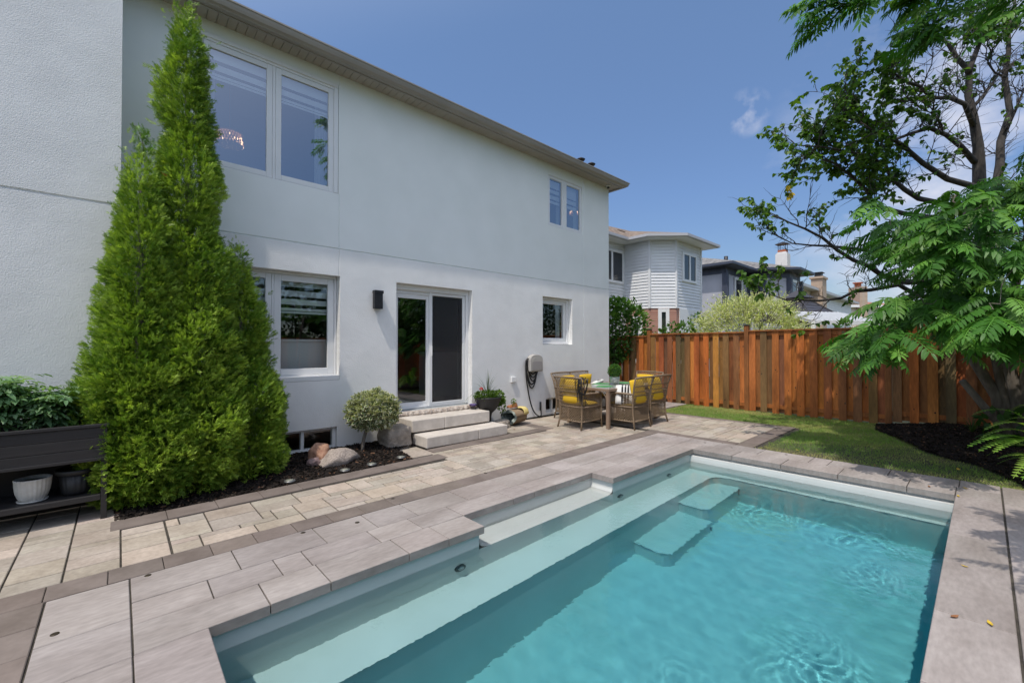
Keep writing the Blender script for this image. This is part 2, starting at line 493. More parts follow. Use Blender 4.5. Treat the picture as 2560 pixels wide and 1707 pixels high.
def row_x(y0, y1, xs): return [(xs[i], y0, xs[i + 1], y1) for i in range(len(xs) - 1)]
def col_y(x0, x1, ys):
    ys = sorted(ys)
    return [(x0, ys[i], x1, ys[i + 1]) for i in range(len(ys) - 1)]
def joints(start, end, seed, steps):
    r = random.Random(seed); o = [start]
    while o[-1] < end - 0.35: o.append(o[-1] + r.choice(steps))
    o[-1] = end if end - o[-1] < 0.25 else o[-1]
    if o[-1] != end: o.append(end)
    return o

COPE = 0.065
deck = []
deck += col_y(-0.32, 0.062, [3.868, 3.311, 2.892, 2.50, 1.95, 1.4, 0.9, 0.3, -0.3, -0.9])
deck += row_x(3.496, 3.868, [0.064, 0.642, 1.23, 1.66] + joints(2.05, 7.18, 5, (0.58, 0.38, 0.58, 0.3))[0:])
deck += row_x(3.212, 3.496, [0.064, 0.445, 0.837, 1.03, 1.55, 1.93, 2.35, 2.99, 3.30, 3.64, 4.31] + joints(4.9, 7.18, 6, (0.58, 0.38, 0.58)))
deck += row_x(2.9, 3.212, [0.064, 0.685, 1.043, 1.62, 1.98, 2.35])
deck += row_x(2.9, 3.212, [4.31, 4.9, 5.27, 5.86, 6.43, 6.81])
deck += col_y(6.81, 7.18, [3.212, 2.75, 2.16, 1.56, 1.36, 0.78, 0.2, -0.11])
deck += col_y(6.43, 6.81, [2.9, 2.36, 1.77, 1.18, 0.58, 0.217])
deck += [(6.43, -0.11, 6.81, 0.217)]
deck += row_x(-0.11, 0.217, [0.38, 0.95, 1.5, 2.1, 2.75, 3.555, 4.46, 5.1, 5.75, 6.43])
deck += row_x(-0.49, -0.116, [0.38, 0.95, 1.55, 2.2, 3.07, 3.875, 4.44, 5.1, 5.75, 6.38, 7.18])
deck += row_x(-0.95, -0.49, [0.38, 1.05, 1.65, 2.4, 3.2, 3.95, 4.6, 5.3, 5.95, 6.6, 7.18])
deck += col_y(0.062, 0.38, [2.9, 2.3, 1.7, 1.1, 0.5, -0.11, -0.6, -0.95])
o = pavers('pool_deck', deck, 0.0, M['deck'], 1.0, 0.11, gap=0.007, thick=COPE, seed=4, tint=0.012)
tag(o, 'pale grey concrete slab deck and coping around the pool', 'pool deck', kind='structure')

brown = []
brown += row_x(3.872, 4.105, [-0.62, -0.335, -0.045, 0.246, 0.533, 0.826] + [0.826 + 0.295 * i for i in range(1, 22)][:21] + [7.18])
brown = [q for q in brown if q[2] - q[0] > 0.05]
brown += col_y(7.185, 7.375, [4.105, 3.81, 3.52, 3.23, 2.94, 2.58])
brown += row_x(2.33, 2.575, [7.185 + 0.3 * i for i in range(0, 8)] + [9.56])
brown += col_y(9.40, 9.56, [2.58 + 0.3 * i for i in range(0, 11)])
brown += col_y(-0.62, -0.325, [3.868, 3.563, 3.258, 2.96, 2.65, 2.35, 2.0, 1.7, 1.4, 1.1, 0.8, 0.5, 0.2, -0.1, -0.4, -0.9])
o = pavers('paver_border', brown, 0.001, M['strip'], 1.0, 0.09, gap=0.004, seed=8)
tag(o, 'dark brown paver strips edging the patio and the pool deck', 'paver border', kind='structure')

def bedy(x): return 5.215 + 0.034 * (x + 0.05)
edge = []
xs = [-0.05 + 0.38 * i for i in range(9)]
b = MB(); rr = random.Random(12)
def slab(b, pts, zt, th=0.06):
    cx_ = sum(p[0] for p in pts) / len(pts); cy_ = sum(p[1] for p in pts) / len(pts)
    ins = [(p[0] + (cx_ - p[0]) * 0.012, p[1] + (cy_ - p[1]) * 0.012) for p in pts]
    n = len(pts)
    vs = [(x, y, zt) for x, y in ins] + [(x, y, zt - 0.004) for x, y in pts] + [(x, y, zt - th) for x, y in pts]
    fs = [tuple(range(n))]
    for i in range(n):
        j = (i + 1) % n
        fs += [(n + i, n + j, j, i), (2 * n + i, 2 * n + j, n + j, n + i)]
    b.add(vs, fs)
def strip_run(b, pts0, pts1):
    for i in range(len(pts0) - 1):
        v = 1 + rr.uniform(-0.09, 0.09); b.cur = (v, v, v)
        a0, a1, c1, c0 = pts0[i], pts0[i + 1], pts1[i + 1], pts1[i]
        slab(b, [(a0[0] + .002, a0[1] + .002), (a1[0] - .002, a1[1] + .002), (c1[0] - .002, c1[1] - .002), (c0[0] + .002, c0[1] - .002)], 0.001)
xs = [-0.05 + 0.385 * i for i in range(10)]
strip_run(b, [(x, bedy(x) - 0.27) for x in xs], [(x, bedy(x)) for x in xs])
xs2 = [3.42 + 0.30 * i for i in range(10)]
strip_run(b, [(x, 5.42 + 0.03 * (x - 3.4)) for x in xs2], [(x, 5.66 + 0.03 * (x - 3.4)) for x in xs2])
for i in range(3):
    v = 1 + rr.uniform(-0.09, 0.09); b.cur = (v, v, v)
    slab(b, [(5.9, 5.74 + .29 * i), (6.12, 5.74 + .29 * i), (6.12, 6.02 + .29 * i), (5.9, 6.02 + .29 * i)], 0.001)
o = b.build('garden_edging', M['strip'])
tag(o, 'brown paver edging along the mulch bed and in front of the stone steps', 'paver border', kind='structure')

pat = []
lanes = [(-0.90, -0.55), (-0.55, -0.27), (-0.27, 0.02), (0.02, 0.305)]
r_ = random.Random(21)
for (a, c) in lanes:
    y = 4.11
    lim = 4.93 if a > -0.1 else 6.08
    while y < lim - 0.05:
        h = min(r_.choice((0.09, 0.19, 0.19, 0.28, 0.28)), lim - y)
        if lim - (y + h) < 0.08: h = lim - y
        pat.append((a, y, c, y + h)); y += h
pat += ashlar(0.31, 4.11, 3.36, 4.93, seed=5)
pat += ashlar(3.36, 4.11, 5.90, 5.40, seed=6)
pat += ashlar(5.90, 4.11, 7.18, 5.72, seed=7)
pat += ashlar(6.13, 5.72, 9.39, 6.50, seed=8)
pat += ashlar(7.38, 2.58, 9.39, 5.72, seed=9)
pat = [q for q in pat]
o = pavers('patio', pat, 0.0, M['paver'], 1.0, 0.17, gap=0.011, seed=10, tint=0.04)
tag(o, 'beige random bond paver patio beside the white house', 'patio', kind='structure')
pat2 = ashlar(3.02, 5.37, 3.40, 5.93, mod=0.18, seed=11) + ashlar(5.22, 5.70, 5.88, 6.45, seed=12)
o = pavers('paver_apron', pat2, 0.002, M['paver'], 1.0, 0.12, gap=0.010, do_warp=False, seed=13, tint=0.03)
tag(o, 'beige pavers tucked beside the stone steps', 'patio', kind='structure')

# joint sand below the stones, with the pool left open; the earth around it reaches the horizon
HX0, HX1, HY0, HY1, NX0, NX1, NY1 = 0.30, 6.55, 0.10, 3.10, 2.25, 4.42, 3.40
def holed(name, x0, y0, x1, y1, z, mt):
    b = MB()
    xs = [x0, HX0, NX0, NX1, HX1, x1]; ys = [y0, HY0, HY1, NY1, y1]
    for i in range(5):
        for j in range(4):
            inside = (1 <= i <= 3 and j == 1) or (i == 2 and j == 2)
            if inside: continue
            b.quad((xs[i], ys[j], z), (xs[i + 1], ys[j], z), (xs[i + 1], ys[j + 1], z), (xs[i], ys[j + 1], z))
    return b.build(name, mt)
o = holed('joint_sand', -1.6, -1.4, 9.57, 6.62, -0.012, M['sand']); tag(o, 'dark sand in the joints between the pavers', 'sand', kind='structure')
o = holed('ground', -900, -900, 900, 900, -0.075, M['soil']); tag(o, 'flat ground running out to the horizon', 'ground', kind='structure')

# ------------------------------------------------------------------ the pool
WZ = -0.18
pool = empty('swimming_pool', 'rectangular fibreglass plunge pool with a bench and a shallow side niche', 'pool', (3.4, 1.55, 0))
def PW(x, y, z):
    X, Y = warp(x, y); return (X - 3.4, Y - 1.55, z)
X0, X1, Y0, Y1 = 0.345, 6.395, 0.18, 2.935     # shell walls (under the coping)
NXa, NXb, NYb, NZ = 2.315, 4.345, 3.245, -0.235   # niche
FZ, BZ, BY, T1, T2 = -1.48, -0.60, 2.575, -0.90, -1.20
b = MB()
def face(*p): b.add([PW(*q) for q in p], [tuple(range(len(p)))])
TOP = -COPE + 0.004
# long wall with the niche opening
face((X0, Y1, BZ), (X0, Y1, TOP), (NXa, Y1, TOP), (NXa, Y1, BZ))
face((NXb, Y1, BZ), (NXb, Y1, TOP), (X1 + .09, Y1, TOP), (X1 + .09, Y1, BZ))
face((NXa, Y1, BZ), (NXa, Y1, NZ), (NXb, Y1, NZ), (NXb, Y1, BZ))
# niche: floor, back and curved ends
cur = []
nseg = 8
def nich(x, dz): return (x, dz)
ends = []
for k in range(nseg + 1):
    a = k / nseg * math.pi / 2
    ends.append((0.11 * (1 - math.sin(a)), 0.13 * (1 - math.cos(a))))
prof = [(NXa, TOP)] + [(NXa + 0.11 - e[0] * 1.0, NZ + 0) for e in []]
pf = [(NXa, TOP), (NXa, NZ + 0.12)] + [(NXa + 0.12 * (1 - math.cos(k / 6 * math.pi / 2)), NZ + 0.12 * (1 - math.sin(k / 6 * math.pi / 2))) for k in range(1, 7)]
pr = [(NXb - (x - NXa), z) for x, z in reversed(pf)]
full = pf + pr
for i in range(len(full) - 1):
    (xa, za), (xb, zb) = full[i], full[i + 1]
    face((xa, Y1, za), (xb, Y1, zb), (xb, NYb, zb), (xa, NYb, za))
b.add([PW(x, NYb, z) for x, z in full], [tuple(range(len(full)))])
# near end, right wall, far wall
face((X0, Y0, FZ), (X0, Y0, TOP), (X0, Y1, TOP), (X0, Y1, FZ))
face((X0, Y0, FZ), (X1, Y0, FZ), (X1, Y0, TOP), (X0, Y0, TOP))
face((X1, Y0, FZ), (X1, Y1, FZ), (X1, Y1, -.20), (X1, Y0, -.20))
for (xa_, za_), (xb_, zb_) in (((X1, -.20), (X1 + .004, -.14)), ((X1 + .004, -.14), (X1 + .010, -.10)), ((X1 + .010, -.10), (X1 + .085, -.095)), ((X1 + .085, -.095), (X1 + .085, TOP))): face((xa_, Y0, za_), (xa_, Y1 + .02, za_), (xb_, Y1 + .02, zb_), (xb_, Y0, zb_))
face((X0, Y0, FZ), (X1, Y0, FZ), (X1, Y1, FZ), (X0, Y1, FZ))
basin = b.build('basin', M['shell'], pool)
b = MB()
# bench along the long side with a rounded far corner
pts = [(X0, Y1), (X0, BY)] + [(6.12, BY)]
for k in range(1, 7):
    a = k / 6 * math.pi / 2
    pts.append((6.12 + 0.225 * math.sin(a), BY - 0.225 * (1 - math.cos(a)) - 0.0))
pts += [(6.345, Y0), (X1, Y0), (X1, Y1)]
n = len(pts)
b.add([PW(x, y, BZ) for x, y in pts] + [PW(x, y, FZ) for x, y in pts], [tuple(range(n))] + [(i, (i + 1) % n, n + (i + 1) % n, n + i) for i in range(n)])
bench = b.build('bench', M['shell'], pool, bevel=0.025, seg=3)
treads = []
for (xa, xb, ya, z) in ((5.26, 6.30, 2.235, T1), (4.22, 5.26, 2.19, T2)):
    b = MB(); pts = [(xa + 0.06, ya), (xb, ya), (xb, BY + .01), (xa, BY + .01), (xa, ya + 0.06)]
    n = len(pts)
    b.add([PW(x, y, z) for x, y in pts] + [PW(x, y, FZ) for x, y in pts], [tuple(range(n))] + [(i, (i + 1) % n, n + (i + 1) % n, n + i) for i in range(n)])
    treads.append(b.build('underwater_step', M['shell'], pool, bevel=0.02, seg=3))
M['chrome'] = mat('pale jet plastic', (0.35, 0.36, 0.36), 0.3, metal=0.4)
M['dark_ring'] = mat('dark jet ring', (0.03, 0.035, 0.04), 0.4)
for (x, z) in ((2.11, -0.42), (4.50, -0.42), (5.73, -0.44)):
    b = MB()
    def ringpts(r0, r1, y0, y1, k0, k1, n=24):
        vs = []; fs = []
        for k in range(n):
            a = 2 * math.pi * k / n
            for rr_, yy in ((r0, y0), (r1, y1)):
                X, Y, Z = PW(x + rr_ * math.cos(a), Y1 - yy, z + rr_ * math.sin(a)); vs.append((X, Y, Z))
        for k in range(n):
            j = (k + 1) % n; fs.append((2 * k, 2 * j, 2 * j + 1, 2 * k + 1))
        b.add(vs, fs, True)
    ringpts(0.055, 0.052, 0.0, 0.014, 0, 0); ringpts(0.052, 0.030, 0.014, 0.018, 0, 0)
    j = b.build('water_jet', M['dark_ring'], pool)
    b = MB(); ringpts(0.030, 0.024, 0.018, 0.026, 0, 0); ringpts(0.024, 0.001, 0.026, 0.022, 0, 0)
    b.build('jet_eye', M['chrome'], j)
# water: rippled top on a closed body; the absorbing volume gives the turquoise of the deeper parts
WATER_DENSITY = 0.98
def water_mat():
    m = bpy.data.materials.new('pool water'); m.use_nodes = True
    t = m.node_tree; t.nodes.remove(t.nodes['Principled BSDF'])
    g = t.nodes.new('ShaderNodeBsdfGlass'); g.inputs['IOR'].default_value = 1.33; g.inputs['Roughness'].default_value = 0.0
    nb_ = t.nodes.new('ShaderNodeTexNoise'); nb_.inputs['Scale'].default_value = 16.0; nb_.inputs['Detail'].default_value = 3.0
    bp_ = t.nodes.new('ShaderNodeBump'); bp_.inputs['Strength'].default_value = 0.35; bp_.inputs['Distance'].default_value = 0.004
    tcw = t.nodes.new('ShaderNodeTexCoord'); t.links.new(tcw.outputs['Object'], nb_.inputs['Vector']); t.links.new(nb_.outputs['Fac'], bp_.inputs['Height']); t.links.new(bp_.outputs['Normal'], g.inputs['Normal'])
    v = t.nodes.new('ShaderNodeVolumeAbsorption')
    v.inputs['Color'].default_value = (0.04, 0.755, 0.84, 1)
    # absorption only where there is water: below the surface
    ge = t.nodes.new('ShaderNodeNewGeometry'); sp = t.nodes.new('ShaderNodeSeparateXYZ')
    lt = t.nodes.new('ShaderNodeMath'); lt.operation = 'LESS_THAN'; lt.inputs[1].default_value = -0.16
    mm = t.nodes.new('ShaderNodeMath'); mm.operation = 'MULTIPLY'; mm.inputs[1].default_value = WATER_DENSITY
    t.links.new(ge.outputs['Position'], sp.inputs[0]); t.links.new(sp.outputs['Z'], lt.inputs[0])
    t.links.new(lt.outputs[0], mm.inputs[0]); t.links.new(mm.outputs[0], v.inputs['Density'])
    o_ = t.nodes['Material Output']
    t.links.new(g.outputs[0], o_.inputs['Surface']); t.links.new(v.outputs[0], o_.inputs['Volume'])
    return m
M['water'] = water_mat()
nx, ny = 420, 210
gx = np.linspace(0.20, 6.60, nx); gy = np.linspace(0.02, 3.34, ny)
XX, YY = np.meshgrid(gx, gy, indexing='ij')
def ripple(x, y):
    r2 = np.random.default_rng(5)
    z = np.zeros_like(x)
    for k in range(46):
        lam = r2.uniform(0.07, 0.42); an = r2.uniform(0, 2 * math.pi)
        q = 2 * math.pi / lam
        z += (lam ** 1.35) * 0.00045 * np.sin(q * (x * math.cos(an) + y * math.sin(an)) + r2.uniform(0, 6.28))
    z = z * (0.25 + 0.75 * np.clip((2.75 - y) / 1.2, 0, 1))
    # churned patches where the jets and skimmer break the surface: short crossed wavelets, no clean rings
    wx_, wy_ = x + 0.05 * np.sin(7 * y + 2 * np.sin(5 * x)), y + 0.05 * np.sin(8 * x + 2 * np.sin(6 * y))
    def patch(cx_, cy_, rx, ry, amp, seed):
        r3 = np.random.default_rng(seed); e = np.exp(-(((x - cx_) / rx) ** 2 + ((y - cy_) / ry) ** 2)); q_ = np.zeros_like(x)
        for k in range(9):
            ox_, oy_ = cx_ + r3.normal(0, rx * .7), cy_ + r3.normal(0, ry * .7); d = np.sqrt((wx_ - ox_) ** 2 + (wy_ - oy_) ** 2); lam = r3.uniform(.055, .13)
            q_ += np.sin(2 * math.pi * d / lam + r3.uniform(0, 6.28)) * np.exp(-(d / r3.uniform(.15, .5)) ** 2) * lam / .1
        return amp * e * q_
    z += patch(5.75, 1.85, .42, .55, .00042, 3) + patch(5.85, .95, .40, .60, .00038, 4) + patch(3.35, .72, .45, .35, .00038, 5) + patch(4.9, .6, .5, .25, .00024, 6) + patch(2.4, 1.3, .6, .5, .00012, 7)
    return z
ZZ = WZ + ripple(XX, YY)
V = np.stack([XX, YY, ZZ], -1).reshape(-1, 3)
idx = np.arange(nx * ny).reshape(nx, ny)
q = np.stack([idx[:-1, :-1], idx[1:, :-1], idx[1:, 1:], idx[:-1, 1:]], -1).reshape(-1, 4)
# closed body below
nb = len(V)
low = np.array([[0.20, 0.02, -1.7], [6.60, 0.02, -1.7], [6.60, 3.34, -1.7], [0.20, 3.34, -1.7]])
V2 = np.concatenate([V, low])
me_faces = [q, np.array([[nb + 3, nb + 2, nb + 1, nb]])]
wat = np_mesh('pool_water', V2, me_faces, None, M['water'], smooth=True)
# side skirts as n-gons
bmw = bmesh.new(); bmw.from_mesh(wat.data); bmw.verts.ensure_lookup_table()
def skirt(top_idx, a, c):
    try: bmw.faces.new([bmw.verts[i] for i in top_idx] + [bmw.verts[c], bmw.verts[a]])
    except ValueError: pass
skirt(list(idx[:, 0]), nb + 0, nb + 1); skirt(list(idx[-1, :]), nb + 1, nb + 2)
skirt(list(idx[::-1, -1]), nb + 2, nb + 3); skirt(list(idx[0, ::-1]), nb + 3, nb + 0)
bmesh.ops.recalc_face_normals(bmw, faces=bmw.faces[:])
for f in bmw.faces:
    f.smooth = len(f.verts) == 4 and f.calc_center_median().z > -0.5
bmw.to_mesh(wat.data); bmw.free()
tag(wat, 'clear rippled turquoise water filling the pool', 'water', kind='structure')
wat.cycles.is_caustics_caster = True
for o in [basin, bench] + treads: o.cycles.is_caustics_receiver = True
# ------------------------------------------------------------------ the white house
WALL = 6.6
house = empty('house', 'white stucco two storey house with brown eaves beside the pool', 'house', (0, 0, 0))

def wall_cells(b, x0, x1, z0, z1, y, openings):
    """flat wall facing -y with rectangular openings (x0,x1,z0,z1,depth,closed)"""
    xs = sorted({x0, x1} | {v for o in openings for v in o[:2] if x0 < v < x1})
    zs = sorted({z0, z1} | {v for o in openings for v in o[2:4] if z0 < v < z1})
    for i in range(len(xs) - 1):
        for j in range(len(zs) - 1):
            cx_, cz_ = (xs[i] + xs[i + 1]) / 2, (zs[j] + zs[j + 1]) / 2
            if any(o[0] < cx_ < o[1] and o[2] < cz_ < o[3] for o in openings): continue
            b.quad((xs[i], y, zs[j]), (xs[i + 1], y, zs[j]), (xs[i + 1], y, zs[j + 1]), (xs[i], y, zs[j + 1]))
    for (a, c, d, e, dep, closed) in openings:
        a_, c_, d_, e_ = max(a, x0), min(c, x1), max(d, z0), min(e, z1)
        if a_ >= c_ or d_ >= e_: continue
        yb = y + dep
        bev = 0.006 if closed else 0.0
        if a >= x0: b.quad((a_, y, d_), (a_, y, e_), (a_ + bev, yb, e_), (a_ + bev, yb, d_))
        if c <= x1: b.quad((c_, y, e_), (c_, y, d_), (c_ - bev, yb, d_), (c_ - bev, yb, e_))
        if e <= z1: b.quad((a_, y, e_), (c_, y, e_), (c_, yb, e_ - bev), (a_, yb, e_ - bev))
        if d >= z0: b.quad((c_, y, d_), (a_, y, d_), (a_, yb, d_ + bev), (c_, yb, d_ + bev))
        if closed: b.quad((a_, yb, d_), (c_, yb, d_), (c_, yb, e_), (a_, yb, e_))

BIG = (0.712, 2.444, 3.863, 5.535, 0.10, False)
SUP = (7.124, 8.343, 4.293, 5.442, 0.10, False)
LOW = (0.73, 2.475, 1.046, 2.622, 0.26, False)
DOOR = (3.406, 4.985, 0.40, 2.622, 0.26, False)
SML = (6.942, 7.960, 1.596, 2.672, 0.26, False)
BWL = (1.25, 2.440, 0.0, 0.343, 0.14, False)
BWR = (7.037, 8.15, 0.075, 0.393, 0.14, False)
XE = 9.446
gz = (3.022, 3.044)
b = MB()
low_open = [LOW, DOOR, SML, BWL, BWR, (2.450, 2.466, 2.622, gz[0], 0.014, True), (8.386, 8.400, 0.02, gz[0], 0.012, True)]
wall_cells(b, -0.06, XE, 0.02, gz[0], WALL, low_open)
b.quad((0, WALL, 0.02), (0, WALL + 0.3, 0.02), (XE, WALL + 0.3, 0.02), (XE, WALL, 0.02))
b.build('lower_wall', M['stucco'], house)
b = MB()
wall_cells(b, -0.06, XE, gz[1], 5.80, WALL, [BIG, SUP, (2.448, 2.462, gz[1], 3.863, 0.012, True), (2.450, 2.460, 5.535, 5.69, 0.010, True), (8.386, 8.398, gz[1], 5.69, 0.010, True)])
wall_cells(b, -0.06, XE, gz[0], gz[1], WALL, [(-0.06, XE, gz[0], gz[1], 0.014, True)])
b.build('upper_wall', M['stucco_upper'], house)
b = MB()
b.quad((XE, 16, -0.05), (XE, 16, 5.8), (XE, WALL, 5.8), (XE, WALL, -0.05))
b.quad((XE, 16, -0.05), (-4.2, 16, -0.05), (-4.2, 16, 5.8), (XE, 16, 5.8))
b.build('side_wall', M['stucco'], house)
b = MB()   # foundation strip below the stucco edge
b.box(0.0, WALL + 0.02, -0.2, XE - 0.02, WALL + 0.06, 0.02)
o = b.build('foundation', M['sand'], house)
# projecting bay at the left
PY = 6.12
b = MB()
wall_cells(b, -4.2, -0.003, -0.05, 7.6, PY, [(-4.2, -0.003, 3.016, 3.046, 0.018, True)])
b.quad((-0.003, PY, -0.05), (-0.003, WALL + .3, -0.05), (-0.003, WALL + .3, 7.6), (-0.003, PY, 7.6))
b.quad((-4.2, PY, 7.6), (-0.003, PY, 7.6), (-0.003, 12, 7.6), (-4.2, 12, 7.6))
b.quad((-4.2, PY, -0.05), (-4.2, PY, 7.6), (-4.2, 16, 7.6), (-4.2, 16, -0.05))
b.build('projecting_wall', M['stucco_coarse'], house)

# eaves
b = MB()
x = 0.03
while x < XE + 0.18:
    x2 = min(x + 0.100, XE + 0.20)
    b.box(x, 6.31, 5.688, x2, WALL + 0.02, 5.70); x += 0.1065
y = 6.62
while y < 16:
    b.box(XE, y, 5.688, XE + 0.20, y + 0.100, 5.70); y += 0.1065
b.box(0.0, 6.31, 5.701, XE + 0.2, WALL + 0.02, 5.72); b.box(XE, WALL + 0.02, 5.701, XE + 0.2, 16, 5.72)
b.build('soffit', M['soffit'], house)
gp = [(6.325, 5.672), (6.250, 5.672), (6.240, 5.684), (6.205, 5.700), (6.190, 5.735), (6.182, 5.765), (6.168, 5.772), (6.168, 5.790), (6.182, 5.790), (6.30, 5.80), (6.325, 5.80)]
b = MB(); n = len(gp); XG = 9.745
def gpt(i, end):
    y, z = gp[i]; off = 6.325 - y
    return (XE + 0.20 + off - 0.02, y, z) if end else (0.0, y, z)
b.add([gpt(i, False) for i in range(n)] + [gpt(i, True) for i in range(n)], [(i, (i + 1) % n, n + (i + 1) % n, n + i) for i in range(n)])
b.add([gpt(i, True) for i in range(n)] + [(XE + 0.18 + 6.325 - gp[i][0], 16.0, gp[i][1]) for i in range(n)], [(i, (i + 1) % n, n + (i + 1) % n, n + i) for i in range(n)])
b.build('gutter', M['gutter'], house)
b = MB()
b.box(0.0, 6.312, 5.662, XE + 0.19, 6.345, 5.687); b.box(XE + 0.165, 6.345, 5.662, XE + 0.19, 16, 5.687)
b.build('fascia', M['gutter'], house)
b = MB()   # hip roof
b.add([(-0.0, 6.19, 5.795), (XG - .02, 6.19, 5.795), (XG - .02, 16.3, 5.795), (-0.0, 16.3, 5.795), (0.0, 11.2, 7.45), (4.9, 11.2, 7.45)], [(0, 1, 5, 4), (1, 2, 5), (2, 3, 4, 5)])
b.build('roof', M['shingle'], house)
for px in ((1452, 399), (1478, 411)):
    p = WY(px[0], px[1], 7.35)
    rz = 5.795 + (7.35 - 6.19) * 0.330
    v = MB(); v.lathe([(0.045, rz - 0.05 - p.z), (0.045, -0.03), (0.10, -0.03), (0.12, 0.0), (0.02, 0.055), (0, 0.055)], 16, p)
    v.build('roof_vent', M['black_metal'], house)

# windows -------------------------------------------------------------
def ring(b, x0, x1, z0, z1, w, y0, y1, wt=None, wb=None):
    wt = w if wt is None else wt; wb = w if wb is None else wb
    b.box(x0, y0, z0, x0 + w, y1, z1); b.box(x1 - w, y0, z0, x1, y1, z1)
    b.box(x0 + w, y0, z1 - wt, x1 - w, y1, z1); b.box(x0 + w, y0, z0, x1 - w, y1, z0 + wb)
def sash(parent, x0, x1, z0, z1, y, w, glass, dark=True):
    b = MB(); ring(b, x0, x1, z0, z1, w, y, y + 0.05)
    b.build('sash', M['trim'], parent, bevel=0.006)
    b = MB(); b.quad((x0 + w - .004, y + 0.022, z0 + w - .004), (x1 - w + .004, y + 0.022, z0 + w - .004), (x1 - w + .004, y + 0.022, z1 - w + .004), (x0 + w - .004, y + 0.022, z1 - w + .004))
    b.build('pane', glass, parent)
def blind(parent, x0, x1, bands, y, mt):
    b = MB()
    for za, zb in bands: b.box(x0, y, zb, x1, y + 0.004, za)
    b.build('blind', mt, parent)

# big upper window
b = MB()
y = WALL + 0.012
ring(b, 0.714, 2.442, 3.865, 5.533, 0.036, y, y + 0.09, wt=0.088, wb=0.012)
b.box(0.720, y - 0.02, 5.478, 2.436, y, 5.531); b.box(1.543, y + 0.004, 3.877, 1.579, y + 0.09, 5.445)
b.box(2.371, y, 3.877, 2.406, y + 0.09, 5.445); b.box(2.376, y - 0.012, 3.877, 2.436, y, 5.476)
win = b.build('window', M['trim'], house, bevel=0.004); win['label'] = 'large double upstairs window with striped blinds'
for a, c in ((0.754, 1.541), (1.581, 2.369)):
    sash(win, a, c, 3.879, 5.441, y + 0.002, 0.0725, M['glass'])
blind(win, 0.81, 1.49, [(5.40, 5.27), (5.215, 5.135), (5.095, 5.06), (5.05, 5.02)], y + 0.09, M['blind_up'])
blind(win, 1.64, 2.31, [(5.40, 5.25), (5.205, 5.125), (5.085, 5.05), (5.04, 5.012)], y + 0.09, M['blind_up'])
def drape(parent, x0, x1, z0, z1, y, amp=0.02, n=40):
    b = MB(); vs = []
    for i in range(n + 1):
        x = x0 + (x1 - x0) * i / n; yy = y + amp * math.sin(i * 1.1) + 0.4 * amp * math.sin(i * 2.7)
        vs += [(x, yy, z0), (x, yy, z1)]
    b.add(vs, [(2 * i, 2 * i + 2, 2 * i + 3, 2 * i + 1) for i in range(n)], True)
    b.build('curtain', M['curtain'], parent)
drape(win, 0.76, 0.90, 3.7, 5.4, y + 0.20); drape(win, 2.16, 2.42, 3.7, 5.4, y + 0.20)

# small upper window
b = MB(); y = WALL + 0.012
ring(b, 7.126, 8.341, 4.295, 5.440, 0.012, y, y + 0.09); b.box(7.660, y, 4.307, 7.715, y + 0.09, 5.428)
win = b.build('window', M['trim'], house, bevel=0.004); win['label'] = 'small double upstairs window near the far corner'
sash(win, 7.140, 7.658, 4.309, 5.426, y + 0.002, 0.055, M['glass']); sash(win, 7.717, 8.327, 4.309, 5.426, y + 0.002, 0.062, M['glass'])
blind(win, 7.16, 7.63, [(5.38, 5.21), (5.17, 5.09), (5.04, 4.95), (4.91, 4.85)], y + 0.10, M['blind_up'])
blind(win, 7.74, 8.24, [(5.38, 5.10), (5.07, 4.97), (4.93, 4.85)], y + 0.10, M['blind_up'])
drape(win, 7.56, 7.66, 4.2, 5.4, y + 0.14, 0.01); drape(win, 8.18, 8.32, 4.2, 5.4, y + 0.14, 0.01)

# lower window
y = WALL + 0.15
b = MB(); ring(b, 0.735, 2.470, 1.115, 2.617, 0.034, y, y + 0.10, wt=0.034, wb=0.02)
b.box(1.575, y, 1.135, 1.605, y + 0.1, 2.583)
b.box(0.735, y - 0.018, 2.585, 2.470, y, 2.617); b.box(2.445, y - 0.018, 1.115, 2.470, y, 2.585); b.box(0.735, y - 0.018, 1.115, 0.76, y, 2.585)
b.box(0.732, WALL + 0.004, 1.050, 2.473, y + 0.02, 1.114)   # sill block
win = b.build('window', M['trim'], house, bevel=0.004); win['label'] = 'double ground floor window with striped blinds half lowered'
sash(win, 0.77, 1.573, 1.137, 2.581, y + 0.002, 0.075, M['glass_low']); sash(win, 1.607, 2.434, 1.137, 2.581, y + 0.002, 0.090, M['glass_low'])
bands = [(2.52, 2.425), (2.37, 2.285), (2.245, 2.165), (2.115, 2.075), (2.065, 2.035)]
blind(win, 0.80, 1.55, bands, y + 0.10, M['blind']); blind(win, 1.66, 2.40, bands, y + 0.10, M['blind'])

# small ground floor window
b = MB(); ring(b, 6.95, 7.953, 1.604, 2.664, 0.05, y, y + 0.10); b.box(7.90, y - 0.03, 1.604, 7.953, y, 2.664); b.box(6.95, y - 0.03, 2.62, 7.90, y, 2.664); b.box(6.95, y - 0.03, 1.604, 7.90, y, 1.66)
win = b.build('window', M['trim'], house, bevel=0.004); win['label'] = 'small single ground floor window'
sash(win, 7.002, 7.898, 1.662, 2.612, y + 0.002, 0.085, M['glass_low'])
drape(win, 7.66, 7.80, 1.6, 2.6, y + 0.12, 0.008)

